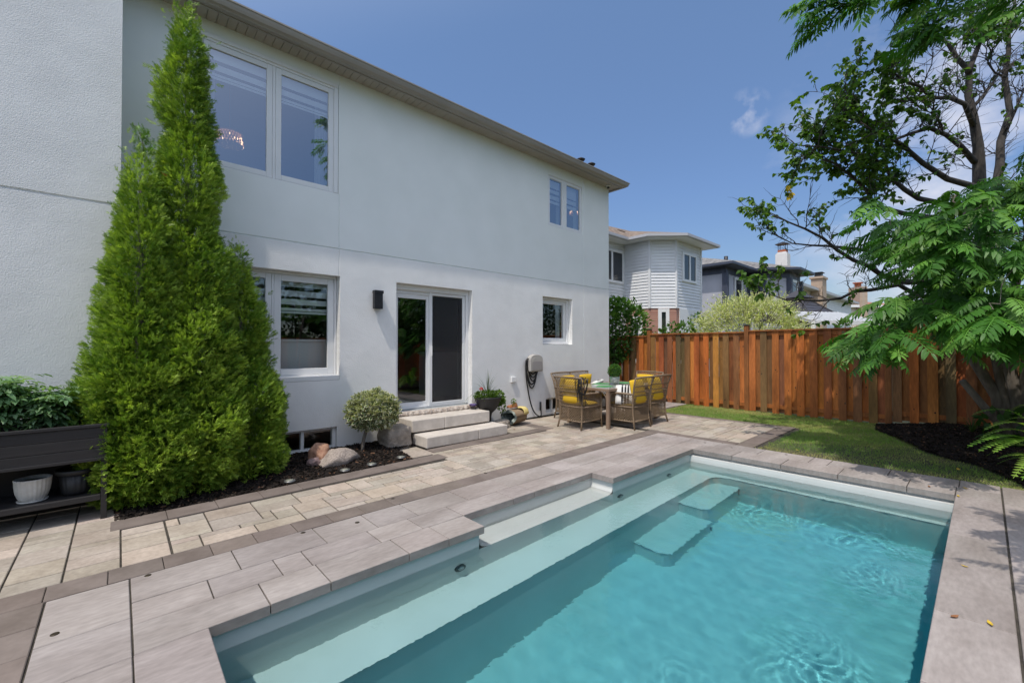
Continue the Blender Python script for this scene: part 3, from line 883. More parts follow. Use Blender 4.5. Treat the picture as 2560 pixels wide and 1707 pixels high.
# basement windows
for (x0, x1, z0, z1, mul) in ((1.25, 2.435, 0.012, 0.338, 1.94), (7.042, 8.145, 0.08, 0.388, 7.28)):
    b = MB(); yy = WALL + 0.05
    ring(b, x0, x1, z0, z1, 0.05, yy, yy + 0.07, wt=0.03, wb=0.045); b.box(mul, yy, z0 + .045, mul + 0.045, yy + 0.07, z1 - 0.03)
    wn = b.build('basement_window', M['trim'], house, bevel=0.003)
    b = MB(); b.quad((x0 + .05, yy + .03, z0 + .045), (x1 - .05, yy + .03, z0 + .045), (x1 - .05, yy + .03, z1 - .03), (x0 + .05, yy + .03, z1 - .03)); b.build('pane', M['glass_low'], wn)

# sliding door
y = WALL + 0.15
b = MB()
ring(b, 3.41, 4.981, 0.462, 2.617, 0.045, y, y + 0.11, wt=0.06, wb=0.03)
b.box(3.41, y - 0.03, 2.53, 4.981, y, 2.617); b.box(4.93, y - 0.03, 0.462, 4.981, y, 2.53); b.box(3.41, y - 0.03, 0.462, 3.44, y, 2.53)
b.box(3.455, y + 0.02, 2.47, 4.93, y + 0.11, 2.557)
door = b.build('sliding_door', M['trim'], house, bevel=0.004); door['label'] = 'white sliding patio door with an insect screen on its right half'
b = MB(); ring(b, 3.457, 4.165, 0.494, 2.468, 0.075, y + 0.035, y + 0.07); b.build('door_leaf', M['trim'], door, bevel=0.004)
b = MB(); b.quad((3.53, y + 0.05, 0.565), (4.092, y + 0.05, 0.565), (4.092, y + 0.05, 2.395), (3.53, y + 0.05, 2.395)); b.build('pane', M['glass_low'], door)
b = MB(); ring(b, 4.10, 4.928, 0.494, 2.526, 0.0, y, y + 0.03)
b = MB(); ring(b, 4.135, 4.928, 0.494, 2.526, 0.062, y, y + 0.03, wt=0.05, wb=0.045); b.build('screen_frame', M['trim'], door, bevel=0.004)
b = MB(); ring(b, 4.20, 4.926, 0.496, 2.466, 0.03, y + 0.075, y + 0.105); b.quad((4.22, y + 0.09, .52), (4.90, y + 0.09, .52), (4.90, y + 0.09, 2.45), (4.22, y + 0.09, 2.45))
b.build('rear_leaf', M['glass_low'], door)
def screen_mat():
    m = bpy.data.materials.new('insect screen'); m.use_nodes = True
    t = m.node_tree; p = t.nodes['Principled BSDF']; p.inputs['Base Color'].default_value = (0.03, 0.03, 0.034, 1); p.inputs['Roughness'].default_value = 0.6
    tr = t.nodes.new('ShaderNodeBsdfTransparent'); ms = t.nodes.new('ShaderNodeMixShader'); ms.inputs['Fac'].default_value = 0.62
    t.links.new(tr.outputs[0], ms.inputs[1]); t.links.new(p.outputs[0], ms.inputs[2]); t.links.new(ms.outputs[0], t.nodes['Material Output'].inputs['Surface'])
    return m
M['screen'] = screen_mat()
b = MB(); b.quad((4.197, y + 0.012, .539), (4.866, y + 0.012, .539), (4.866, y + 0.012, 2.476), (4.197, y + 0.012, 2.476)); b.build('insect_screen', M['screen'], door)
b = MB(); b.box(4.172, y - 0.022, 1.38, 4.186, y, 1.56); b.build('door_handle', M['trim'], door)
M['threshold'] = mat('grey threshold', (0.30, 0.32, 0.33), 0.4)
b = MB(); b.add([(3.41, WALL - 0.04, 0.405), (4.98, WALL - 0.04, 0.405), (4.98, y + 0.02, 0.46), (3.41, y + 0.02, 0.46), (3.41, WALL - 0.04, 0.36), (4.98, WALL - 0.04, 0.36), (4.98, y + .02, .36), (3.41, y + .02, .36)], [(0, 1, 2, 3), (4, 5, 1, 0), (5, 6, 2, 1), (7, 4, 0, 3)])
b.build('threshold', M['threshold'], door)

# rooms behind the glass
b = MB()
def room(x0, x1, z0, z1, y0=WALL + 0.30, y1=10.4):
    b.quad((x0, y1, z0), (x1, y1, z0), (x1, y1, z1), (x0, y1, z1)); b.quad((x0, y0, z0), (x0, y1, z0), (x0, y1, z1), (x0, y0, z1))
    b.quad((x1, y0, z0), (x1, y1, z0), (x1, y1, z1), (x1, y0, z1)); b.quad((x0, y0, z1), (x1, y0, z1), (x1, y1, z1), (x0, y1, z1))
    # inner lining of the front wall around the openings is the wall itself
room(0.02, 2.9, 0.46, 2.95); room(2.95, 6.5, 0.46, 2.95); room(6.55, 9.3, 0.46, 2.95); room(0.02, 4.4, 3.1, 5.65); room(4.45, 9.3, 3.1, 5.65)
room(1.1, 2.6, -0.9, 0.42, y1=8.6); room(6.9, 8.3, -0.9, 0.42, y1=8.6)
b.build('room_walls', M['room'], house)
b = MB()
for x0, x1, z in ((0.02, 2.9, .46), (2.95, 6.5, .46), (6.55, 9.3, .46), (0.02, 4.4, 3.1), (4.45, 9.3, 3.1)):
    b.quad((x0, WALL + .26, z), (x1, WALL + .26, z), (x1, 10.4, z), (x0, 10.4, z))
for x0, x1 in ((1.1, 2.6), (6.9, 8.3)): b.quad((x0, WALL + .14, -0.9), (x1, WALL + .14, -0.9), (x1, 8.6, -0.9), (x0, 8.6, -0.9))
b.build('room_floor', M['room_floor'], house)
# things seen through the glass
b = MB(); b.box(1.74, 7.05, 0.462, 2.85, 7.75, 1.62); b.box(1.72, 7.03, 1.62, 2.87, 7.77, 1.66)
t = b.build('kitchen_island', M['white_lacquer'], None, bevel=0.005); tag(t, 'white kitchen island seen through the ground floor window', 'kitchen island')
b = MB(); b.box(5.0, 8.0, 0.462, 5.9, 8.6, 1.38); b.box(4.98, 7.98, 1.38, 5.92, 8.62, 1.42)
t = b.build('kitchen_cabinet', M['white_lacquer'], None, bevel=0.005); tag(t, 'white cabinet standing inside behind the screen door', 'cabinet')
# lit chandeliers upstairs
M['crystal'] = emit_mat('lit crystal', (1.0, 0.62, 0.36), 2.6)
M['crystal_dim'] = emit_mat('dim crystal', (0.9, 0.45, 0.25), 0.35)
M['brass'] = mat('brass', (0.35, 0.2, 0.1), 0.35, metal=0.8)
def chandelier(p, label, ceil, r=0.19, rows=4):
    t = empty('chandelier', label, 'chandelier', p)
    b = MB(); b.lathe([(0.006, 0.12), (0.006, ceil - p.z)], 8); b.lathe([(r, 0.10), (r, 0.13)], 28); b.lathe([(r * .98, -0.07), (r * .98, -0.055)], 28)
    b.build('frame', M['brass'], t)
    b1, b2 = MB(), MB(); rr_ = random.Random(3)
    for rq in (.25, .5, .75):
        for i in range(int(26 * rq)):
            a = 2 * math.pi * i / int(26 * rq); bb = b1 if rr_.random() < .5 else b2; bb.lathe([(0.0, -0.075), (0.010, -0.05), (0.0, -0.03)], 5, (r * rq * math.cos(a), r * rq * math.sin(a), 0))
    for k in range(rows):
        for i in range(26):
            a = 2 * math.pi * i / 26 + k * 0.12
            bb = b1 if rr_.random() < 0.45 - 0.1 * k else b2
            rad = r * (1 - 0.06 * k); zz = -0.05 + 0.05 * k
            bb.lathe([(0.0, zz - 0.022), (0.009, zz), (0.0, zz + 0.022)], 5, (rad * math.cos(a), rad * math.sin(a), 0))
    b1.build('lit_crystals', M['crystal'], t); b2.build('crystals', M['crystal_dim'], t)
p = WY(573, 352, 7.9); chandelier(p, 'lit crystal drum chandelier inside the large upstairs window', 5.65)
p = WY(1434, 531, 7.4); chandelier(p, 'small lit chandelier inside the small upstairs window', 5.65, r=0.11, rows=2)

# stone steps ---------------------------------------------------------
def step(name, label, x0, x1, y0, y1, z0, z1, xj, skew):
    t = empty(name, label, 'step', ((x0 + x1) / 2, (y0 + y1) / 2, z0))
    ox, oy = (x0 + x1) / 2, (y0 + y1) / 2
    r = random.Random(int(x0 * 100))
    for a, c in ((x0, xj - 0.003), (xj + 0.003, x1)):
        b = MB()
        n = 12
        vs = []
        b.box(a - ox, y0 - oy, 0, c - ox, y1 - oy, z1 - z0)
        v = 1 + r.uniform(-.04, .04); b.col = [(v, v, v)] * len(b.v)
        b.build('step_block', M['step'], t, bevel=0.012, seg=2)
    return t
step('stone_step', 'lower pale cast stone step, two blocks on the paving', 3.44, 5.075, 5.68, 6.12, 0.004, 0.172, 4.43, 0)
step('stone_step', 'upper pale cast stone step below the patio door', 3.40, 4.965, 6.045, 6.50, 0.196, 0.386, 4.00, 0)
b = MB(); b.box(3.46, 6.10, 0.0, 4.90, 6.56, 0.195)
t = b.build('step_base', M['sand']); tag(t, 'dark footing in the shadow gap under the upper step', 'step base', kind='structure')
# rough ledge stone under the threshold
b = MB(); r = random.Random(5)
n = 60; fr = []
for i in range(n + 1):
    x = 3.22 + (5.03 - 3.22) * i / n
    edge_ = 6.46 + 0.012 * math.sin(i * 1.7) + r.uniform(-0.010, 0.010)
    if x < 3.75: edge_ += (3.75 - x) * 0.18
    fr.append((x, edge_))
vs = []
for x, e in fr: vs += [(x, e + r.uniform(0, .012), 0.388), (x, e - r.uniform(0, .008), 0.415 + r.uniform(-.005, .005)), (x, e + 0.01, 0.452 + r.uniform(-.003, .003)), (x, WALL - 0.002, 0.455)]
b.add(vs, [(4 * i + k, 4 * i + 4 + k, 4 * i + 5 + k, 4 * i + 1 + k) for i in range(n) for k in range(3)])
b.add([fr[0] + (0.388,), (fr[0][0], WALL - .002, 0.388), (fr[0][0], WALL - .002, 0.455), fr[0] + (0.452,)], [(0, 1, 2, 3)])
b.add([fr[-1] + (0.388,), (fr[-1][0], WALL - .002, 0.388), (fr[-1][0], WALL - .002, 0.455), fr[-1] + (0.452,)], [(3, 2, 1, 0)])
M['ledge'] = mat('rock face ledge stone', (0.42, 0.35, 0.30), 0.95, (0.60, 0.54, 0.48), 16, bump=[(40, 1.0, 0.02, 'n')], lo=.4, hi=.6)
t = b.build('ledge_stone', M['ledge']); tag(t, 'rock faced ledge stone under the patio door threshold', 'ledge stone')

# wall fittings --------------------------------------------------------
t = empty('wall_lamp', 'black rectangular wall lamp beside the patio door', 'lamp', (3.06, WALL, 2.30))
b = MB(); b.box(-0.055, -0.025, -0.13, 0.055, 0.0, 0.13); b.build('back_plate', M['black_metal'], t)
b = MB(); b.box(-0.078, -0.100, -0.148, 0.062, -0.028, 0.095); b.build('lamp_body', M['black_metal'], t, bevel=0.004)
b = MB(); b.box(-0.080, -0.106, 0.096, 0.074, -0.022, 0.146); b.build('lamp_cap', M['black_metal'], t, bevel=0.004)
b = MB(); b.box(0.062, -0.07, -0.100, 0.072, -0.05, -0.085); b.build('fixing_knob', M['black_metal'], t)
t = empty('outlet_box', 'small white weatherproof outlet box on the wall beside the urn', 'outlet box', (6.035, WALL, 0.863))
b = MB(); b.box(-0.058, -0.035, -0.055, 0.058, 0, 0.055); b.build('box', M['trim'], t, bevel=0.008)
b = MB(); b.box(-0.064, -0.050, -0.052, 0.064, -0.036, 0.060); b.build('lid', M['trim'], t, bevel=0.008)
t = empty('security_camera', 'small white dome camera under the eave at the house corner', 'security camera', (9.25, 6.47, 5.688))
b = MB(); b.lathe([(0.05, 0.0), (0.055, -0.03), (0.035, -0.045)], 20); b.build('base', M['trim'], t)
b = MB(); b.lathe([(0.036, -0.045), (0.036, -0.06), (0.028, -0.08), (0.0, -0.092)], 20); b.build('dome', M['black_metal'], t)
# hose reel
M['reel'] = mat('warm grey plastic', (0.42, 0.40, 0.37), 0.45, (0.46, 0.44, 0.41), 3)
M['reel_panel'] = mat('grey plastic panel', (0.33, 0.31, 0.30), 0.5)
M['rubber'] = mat('black rubber', (0.010, 0.010, 0.011), 0.45)
t = empty('hose_reel', 'grey arched wall hose reel with a black hose looped over it', 'hose reel', (6.605, WALL, 1.20))
def arch(w, h, r_, n=10):
    pts = [(-w, -h), (w, -h)]
    for k in range(n + 1):
        a = k / n * math.pi
        pts.append((w * math.cos(a) if True else 0, h - r_ + r_ * math.sin(a) ** 0.75))
    return pts
def plate(b, pts, y0, y1):
    n = len(pts)
    b.add([(x, y0, z) for x, z in pts] + [(x, y1, z) for x, z in pts], [tuple(range(n)), tuple(range(2 * n - 1, n - 1, -1))] + [((i + 1) % n, i, n + i, n + (i + 1) % n) for i in range(n)])
b = MB(); plate(b, [(x, z) for x, z in arch(0.195, 0.185, 0.13)], -0.15, -0.03); b.build('housing', M['reel'], t, bevel=0.02, seg=3)
b = MB(); plate(b, [(x, z - 0.02) for x, z in arch(0.135, 0.14, 0.07)], -0.157, -0.1495); b.build('recess_panel', M['reel'], t)
b = MB(); plate(b, [(x, z - 0.06) for x, z in arch(0.15, 0.095, 0.03)], -0.163, -0.1575); b.build('cover_panel', M['reel_panel'], t)
b = MB(); b.lathe([(0.10, 0), (0.10, 0.1)], 20); 
b2 = MB(); b2.tube([(0, -0.03, 0.02), (0, 0.0, 0.02)], 0.11, 16); b2.build('spool', M['reel_panel'], t)
b = MB(); r = random.Random(2)
for k in range(5):
    dep = 0.30 + 0.075 * k; sx = -0.02 - 0.012 * k; yy = -0.055 - 0.012 * (k % 3)
    pts = []
    for i in range(25):
        u = i / 24
        x = -0.215 - 0.018 * k + (0.37 + 0.01 * k) * u
        z = 0.06 - dep * (1 - (2 * abs(u - 0.52)) ** 2.2) if 0.02 < u < 0.98 else 0.06
        if u < 0.15: x = -0.16 - (0.07 + 0.016 * k) * math.sin(u / 0.15 * math.pi / 2) + 0.0; z = 0.12 - 0.12 * (u / 0.15) ** 2 - 0.02
        pts.append((x, yy, z))
    for j in range(2):   # soften the run
        pts = [pts[0]] + [tuple((pts[i - 1][q] + 2 * pts[i][q] + pts[i + 1][q]) / 4 for q in range(3)) for i in range(1, len(pts) - 1)] + [pts[-1]]
    b.tube(pts, 0.014, 8)
tail = [(-0.24, -0.05, -0.05), (-0.23, -0.05, -0.25), (-0.19, -0.05, -0.50), (-0.13, -0.05, -0.75), (-0.06, -0.06, -0.98), (0.05, -0.08, -1.13), (0.16, -0.10, -1.175), (0.21, -0.08, -1.13), (0.225, -0.05, -1.02), (0.23, -0.03, -0.92)]
sm = []
for i in range(len(tail) - 1):
    for q in range(4): sm.append(tuple(tail[i][a] + (tail[i + 1][a] - tail[i][a]) * q / 4 for a in range(3)))
sm.append(tail[-1])
for _ in range(4): sm = [sm[0]] + [tuple((sm[i - 1][q] + 2 * sm[i][q] + sm[i + 1][q]) / 4 for q in range(3)) for i in range(1, len(sm) - 1)] + [sm[-1]]
b.tube(sm, 0.014, 8); b.tube([(0.225, -0.04, -1.05), (0.235, -0.03, -0.86)], 0.021, 8)
b.build('hose', M['rubber'], t)
# ------------------------------------------------------------------ wooden fence
def wood_mat(name):
    m = mat(name, (0.55, 0.52, 0.50), 0.62, (1.12, 1.10, 1.08), 4.5, nstretch=(1, 1, 0.16), attr=True, bump=[(70, 0.35, 0.003, 'n')], extra=(42, 0.24, 8), lo=0.30, hi=0.58, spec=0.35)
    return m
M['fence'] = wood_mat('stained cedar boards')
FX = 11.15
WOOD = [(0.50, 0.165, 0.036), (0.42, 0.130, 0.030), (0.54, 0.19, 0.045), (0.32, 0.115, 0.036), (0.25, 0.115, 0.042), (0.45, 0.150, 0.034), (0.215, 0.105, 0.042), (0.18, 0.10, 0.05), (0.30, 0.12, 0.04)]
def knots(b, r, x, y0, y1, z0, z1):
    keep = b.cur; b.cur = (0.035, 0.022, 0.015)
    for _ in range(r.choice((0, 1, 1, 2))):
        yy = r.uniform(y0 + .025, y1 - .025); zz = r.uniform(z0 + .1, z1 - .1); ra = r.uniform(0.008, 0.016)
        pts = [(x, yy + ra * math.cos(a) * 0.9, zz + ra * 1.3 * math.sin(a)) for a in [k / 8 * 2 * math.pi for k in range(8)]]
        b.poly(pts[::-1])
    b.cur = keep
def fence_run(name, label, posts, zs, tops, pitch, brd, face=-1):
    """posts along y (descending) at x = FX; one board panel, rails and cap per bay"""
    t = empty(name, label, 'fence', (FX, 0, 0))
    r = random.Random(31)
    for i in range(len(posts) - 1):
        ya, yb = posts[i], posts[i + 1]; zb, zt = zs[i], tops[i]
        b = MB(); y = ya - 0.06
        k = 0
        while y - brd > yb + 0.03:
            b.cur = tuple(v * r.uniform(0.85, 1.15) for v in r.choice(WOOD))
            w_ = brd * r.uniform(0.94, 1.05)
            b.box(-0.020, y - w_, zb + r.uniform(-.01, .015), 0.0, y, zt - 0.03)
            knots(b, r, -0.0205, y - w_, y, zb, zt)
            b.cur = tuple(v * r.uniform(0.85, 1.15) for v in r.choice(WOOD))
            yg = y - (brd + pitch) / 2
            b.box(0.040, yg - brd / 2 - 0.004, zb + .03, 0.060, yg + brd / 2 + 0.004 - r.choice((0, 0, 0, 0.006)), zt - 0.03)
            knots(b, r, 0.0395, yg - 0.05, yg + 0.05, zb, zt)
            y -= pitch * r.uniform(0.97, 1.03); k += 1
        b.build('board_panel', M['fence'], t)
        b = MB(); b.cur = (0.36, 0.125, 0.032)
        for z0 in (zb + 0.115, zt - 0.125):
            b.box(0.001, yb + 0.05, z0, 0.039, ya - 0.05, z0 + 0.085)
        b.build('rail', M['fence'], t)
        b = MB(); b.cur = (0.31, 0.11, 0.03); b.box(-0.05, yb + 0.052, zt - 0.029, 0.10, ya - 0.052, zt + 0.008)
        b.build('cap_board', M['fence'], t, bevel=0.003)
    for i, yp in enumerate(posts):
        zt = max(tops[max(i - 1, 0)], tops[min(i, len(tops) - 1)]) + 0.12
        b = MB(); b.cur = (0.27, 0.105, 0.033); b.box(-0.03, yp - 0.05, -0.1, 0.07, yp + 0.05, zt)
        p = b.build('post', M['fence'], t, bevel=0.004)
        b = MB(); b.box(-0.04, yp - 0.06, zt, 0.08, yp + 0.06, zt + 0.018); b.add([(-0.04, yp - .06, zt + .018), (.08, yp - .06, zt + .018), (.08, yp + .06, zt + .018), (-.04, yp + .06, zt + .018), (0.02, yp, zt + 0.035)], [(0, 1, 4), (1, 2, 4), (2, 3, 4), (3, 0, 4)])
        b.build('post_cap', M['black_metal'], p)
    return t
fence_run('wooden_fence', 'orange brown board on board cedar fence at the end of the lawn', [9.01, 6.43, 3.85, 1.27, -1.31, -3.6], [0.0, 0.0, 0.01, 0.09, 0.09], [1.85, 1.90, 1.93, 2.06, 2.06], 0.248, 0.138)
# side fence behind the camera, seen only as a reflection in the panes
t = empty('side_fence', 'brown board fence along the other side of the yard, reflected in the windows', 'fence', (0, -3.7, 0))
b = MB(); r = random.Random(5); x = -5.0
while x < 26.0:
    b.cur = tuple(v * r.uniform(0.85, 1.15) for v in r.choice(WOOD)); b.box(x, -0.02, 0, x + 0.138, 0.0, 1.88); x += 0.145
b.build('board_panel', M['fence'], t)
b = MB(); b.cur = (0.36, 0.125, 0.032); b.box(-5, -0.06, 0.15, 26, -0.02, 0.24); b.box(-5, -0.06, 1.7, 26, -0.02, 1.79); b.build('rail', M['fence'], t)

# ------------------------------------------------------------------ neighbouring houses
M['siding'] = mat('white vinyl siding', (0.70, 0.71, 0.73), 0.5, (0.76, 0.77, 0.78), 2.0)
M['siding_cream'] = mat('cream vinyl siding', (0.62, 0.58, 0.48), 0.5, (0.68, 0.64, 0.54), 2.0)
M['bluegrey'] = mat('blue grey stucco', (0.42, 0.43, 0.48), 0.9, (0.47, 0.48, 0.53), 2.0)
M['navy'] = mat('navy trim', (0.045, 0.055, 0.085), 0.5, (0.06, 0.07, 0.1), 4)
M['tile'] = mat('dark grey roof tile', (0.13, 0.125, 0.12), 0.8, (0.27, 0.26, 0.25), 5, bump=[(5, 1.0, 0.08, 'v')])
M['redroof'] = mat('red brown shingle', (0.30, 0.12, 0.08), 0.9, (0.38, 0.17, 0.12), 3)
M['render_white'] = mat('white render', (0.62, 0.61, 0.60), 0.9, (0.68, 0.67, 0.66), 3)
M['clay'] = mat('clay flue', (0.38, 0.11, 0.05), 0.8)
def brick_mat(name, c1, c2, mort):
    m = bpy.data.materials.new(name); m.use_nodes = True; t = m.node_tree; p = t.nodes['Principled BSDF']; p.inputs['Roughness'].default_value = 0.9
    tc_ = t.nodes.new('ShaderNodeTexCoord'); mp_ = t.nodes.new('ShaderNodeMapping'); mp_.inputs['Rotation'].default_value = (R(90), 0, 0)
    k = t.nodes.new('ShaderNodeTexBrick'); k.inputs['Scale'].default_value = 1.0; k.inputs['Brick Width'].default_value = 0.23; k.inputs['Row Height'].default_value = 0.078; k.inputs['Mortar Size'].default_value = 0.008
    k.inputs['Color1'].default_value = (*c1, 1); k.inputs['Color2'].default_value = (*c2, 1); k.inputs['Mortar'].default_value = (*mort, 1)
    cb_ = t.nodes.new('ShaderNodeCombineXYZ'); sx_ = t.nodes.new('ShaderNodeSeparateXYZ'); aa = t.nodes.new('ShaderNodeMath')
    t.links.new(tc_.outputs['Object'], sx_.inputs[0]); t.links.new(sx_.outputs['X'], aa.inputs[0]); t.links.new(sx_.outputs['Y'], aa.inputs[1])
    t.links.new(aa.outputs[0], cb_.inputs['X']); t.links.new(sx_.outputs['Z'], cb_.inputs['Y']); t.links.new(cb_.outputs[0], k.inputs['Vector'])
    t.links.new(k.outputs['Color'], p.inputs['Base Color']); return m
M['brick'] = brick_mat('pink brick', (0.36, 0.155, 0.11), (0.44, 0.21, 0.15), (0.42, 0.36, 0.32))
M['brick_tan'] = brick_mat('tan brick', (0.40, 0.29, 0.21), (0.47, 0.35, 0.26), (0.42, 0.36, 0.30))
M['dark_glass'] = mat('dark house glass', (0.02, 0.025, 0.03), 0.05, spec=0.8)

def siding(b, p0, p1, z0, z1, exp=0.118, lap=0.024):
    """lap boards on the vertical plane from p0 to p1, outward side to the right of travel"""
    p0, p1 = Vector((p0[0], p0[1], 0)), Vector((p1[0], p1[1], 0)); d = (p1 - p0).normalized(); o = Vector((d.y, -d.x, 0))
    z = z0
    while z < z1 - 1e-3:
        zt = min(z + exp, z1)
        a, c = p0 + o * lap, p1 + o * lap
        b.quad((a.x, a.y, z), (c.x, c.y, z), (p1.x, p1.y, zt), (p0.x, p0.y, zt))
        b.quad((p0.x, p0.y, z), (p1.x, p1.y, z), (c.x, c.y, z), (a.x, a.y, z))
        z = zt
def wallq(b, p0, p1, z0, z1): b.quad((p0[0], p0[1], z0), (p1[0], p1[1], z0), (p1[0], p1[1], z1), (p0[0], p0[1], z1))
def far_window(parent, p0, p1, z0, z1, mull=True, frame=None, blind_=False, trim_w=0.09, name='window'):
    """window on the plane p0->p1 (outward to the right)"""
    p0, p1 = Vector((p0[0], p0[1], 0)), Vector((p1[0], p1[1], 0)); d = (p1 - p0).normalized(); o = Vector((d.y, -d.x, 0)); L_ = (p1 - p0).length
    b = MB(); up = Vector((0, 0, 1))
    def bx(s0, s1, za, zb, d0, d1):
        c = p0 + d * ((s0 + s1) / 2) + o * ((d0 + d1) / 2) + up * ((za + zb) / 2)
        b.obox(c, d * ((s1 - s0) / 2), o * ((d1 - d0) / 2), up * ((zb - za) / 2))
    tw = trim_w
    bx(0, tw, z0, z1, 0, 0.05); bx(L_ - tw, L_, z0, z1, 0, 0.05); bx(tw, L_ - tw, z1 - tw, z1, 0, 0.05); bx(tw, L_ - tw, z0, z0 + tw, 0, 0.05)
    if mull: bx(L_ / 2 - 0.05, L_ / 2 + 0.05, z0 + tw, z1 - tw, 0, 0.045)
    f = b.build(name, frame or M['trim'], parent)
    b = MB(); bx(tw, L_ - tw, z0 + tw, z1 - tw, 0.018, 0.022); b.build('pane', M['dark_glass'], f)
    return f
def eave_band(b, pts, z0, z1, off0, off1):
    """vertical band following an offset polyline (already offset points)"""
    for i in range(len(pts) - 1): wallq(b, pts[i], pts[i + 1], z0, z1)
def offset(pts, d):
    """offset an open polyline to its right by d"""
    out_ = []
    for i, p in enumerate(pts):
        ns = []
        for a, c in ((i - 1, i), (i, i + 1)):
            if a < 0 or c >= len(pts): continue
            e = Vector((pts[c][0] - pts[a][0], pts[c][1] - pts[a][1])).normalized(); ns.append(Vector((e.y, -e.x)))
        nn = sum(ns, Vector((0, 0))); k = nn.length_squared
        nn = nn * (len(ns) / k) if len(ns) > 1 else nn
        if len(ns) > 1: nn = (ns[0] + ns[1]) / (1 + ns[0].dot(ns[1]))
        out_.append((p[0] + nn.x * d, p[1] + nn.y * d))
    return out_

# white house with the chamfered bay
h = empty('neighbour_house', 'white sided house with a chamfered upper bay on pink brick, beyond the fence', 'house', (0, 0, 0))
pl = [(9.5, 9.8), (15.09, 9.8), (15.09, 8.66), (15.80, 7.95), (17.90, 7.95), (17.90, 16.0)]
ZS, ZE = 3.02, 5.64
b = MB()
for i in range(len(pl) - 1): siding(b, pl[i], pl[i + 1], ZS if i else 0.0, ZE)
for i in (1, 2, 3, 4):
    p = pl[i]; b.box(p[0] - 0.045, p[1] - 0.045, ZS, p[0] + 0.045, p[1] + 0.045, ZE)
b.build('siding', M['siding'], h)
b = MB()
for i in range(1, len(pl) - 1): wallq(b, pl[i], pl[i + 1], 0, ZS)
b.build('brick_wall', M['brick'], h)
b = MB(); po = offset(pl, 0.50)
for i in range(len(pl) - 1): b.quad((pl[i][0], pl[i][1], ZE), (po[i][0], po[i][1], ZE), (po[i + 1][0], po[i + 1][1], ZE), (pl[i + 1][0], pl[i + 1][1], ZE))
b.build('soffit', M['trim'], h)
b = MB(); pg = offset(pl, 0.58)
for i in range(len(pl) - 1):
    b.quad((po[i][0], po[i][1], ZE), (po[i + 1][0], po[i + 1][1], ZE), (pg[i + 1][0], pg[i + 1][1], ZE + .03), (pg[i][0], pg[i][1], ZE + .03))
    wallq(b, pg[i], pg[i + 1], ZE + 0.03, ZE + 0.13)
M['gutter_grey'] = mat('pale grey gutter', (0.45, 0.45, 0.47), 0.4)
b.build('gutter', M['gutter_grey'], h)
b = MB(); ap = (16.3, 10.3, 6.55)
for i in range(len(pl) - 1):
    b.add([(pg[i][0], pg[i][1], ZE + .125), (pg[i + 1][0], pg[i + 1][1], ZE + .125), ap], [(0, 1, 2)])
b.add([(9.5, 9.22, ZE + .125), (16.3, 10.3, 6.55), (9.5, 13, 7.2), (17.9, 16, 7.2)], [(0, 1, 3, 2)])
rf = b.build('roof', M['shingle'], h)
b = MB(); b.box(14.6, 9.75, 6.02, 15.1, 10.15, 6.2); b.build('roof_vent', M['shingle'], rf)
p0, p1 = WY(1704, 600, 7.95), WY(1738, 600, 7.95)
far_window(h, (p0.x, 7.93), (p1.x, 7.93), 4.10, 5.25)
p0, p1 = WY(1497, 600, 9.8), WY(1556, 600, 9.8)
far_window(h, (p0.x, 9.78), (p1.x, 9.78), 4.05, 5.35)
b = MB(); b.box(14.3, 9.70, 0, 15.05, 9.79, ZS); b.build('corner_panel', M['trim'], h)
# white bay window trim in the brick below
def along(a, c, t0): return (a[0] + (c[0] - a[0]) * t0, a[1] + (c[1] - a[1]) * t0)
far_window(h, along(pl[1], pl[2], 0.30), along(pl[1], pl[2], 0.72), 0.9, 2.75, mull=False, trim_w=0.16)
far_window(h, along(pl[2], pl[3], 0.30), along(pl[2], pl[3], 0.72), 0.9, 3.0, mull=False, trim_w=0.13)
far_window(h, along(pl[3], pl[4], 0.12), along(pl[3], pl[4], 0.92), 0.9, 2.1, trim_w=0.10)
b = MB(); q0, q1 = along(pl[3], pl[4], 0.10), along(pl[3], pl[4], 0.94); b.box(q0[0], q0[1] - 0.03, 2.1, q1[0], q0[1] - 0.005, ZS); b.build('white_panel', M['trim'], h)
b = MB(); b.box(9.5, 9.9, 0, 9.6, 16, ZE)
b.build('end_wall', M['siding'], h)

# blue grey house
h = empty('neighbour_house', 'blue grey stucco house with navy trim, dark tile roof and a white chimney', 'house', (0, 0, 0))
pl = [(22.5, 17.0), (22.5, 8.75), (25.6, 8.75), (25.6, 7.98), (26.56, 7.02), (28.5, 7.02), (28.5, 17.0)]
ZE2 = 5.55
b = MB()
for i in range(len(pl) - 1): wallq(b, pl[i], pl[i + 1], 0, ZE2)
b.build('wall', M['bluegrey'], h)
b = MB(); p2 = offset(pl, 0.025)
for i in range(len(pl) - 1): wallq(b, p2[i], p2[i + 1], ZE2 - 0.32, ZE2)
for p in p2[1:-1]: b.box(p[0] - 0.12, p[1] - 0.12, 3.0, p[0] + 0.12, p[1] + 0.12, ZE2 - .33)
b.bar((22.42, 8.66, 5.4), (22.36, 8.6, 3.0), 0.09, 0.09)
b.build('navy_trim', M['navy'], h)
b = MB(); po = offset(pl, 0.50); pg = offset(pl, 0.60)
for i in range(len(pl) - 1):
    b.quad((pl[i][0], pl[i][1], ZE2), (po[i][0], po[i][1], ZE2), (po[i + 1][0], po[i + 1][1], ZE2), (pl[i + 1][0], pl[i + 1][1], ZE2))
    b.quad((po[i][0], po[i][1], ZE2), (po[i + 1][0], po[i + 1][1], ZE2), (pg[i + 1][0], pg[i + 1][1], ZE2 + .04), (pg[i][0], pg[i][1], ZE2 + .04))
    wallq(b, pg[i], pg[i + 1], ZE2 + 0.04, ZE2 + 0.16)
b.build('gutter', M['navy'], h)
b = MB()
ap1, ap2 = (25.0, 12.5, 7.05), (27.05, 9.6, 6.6)
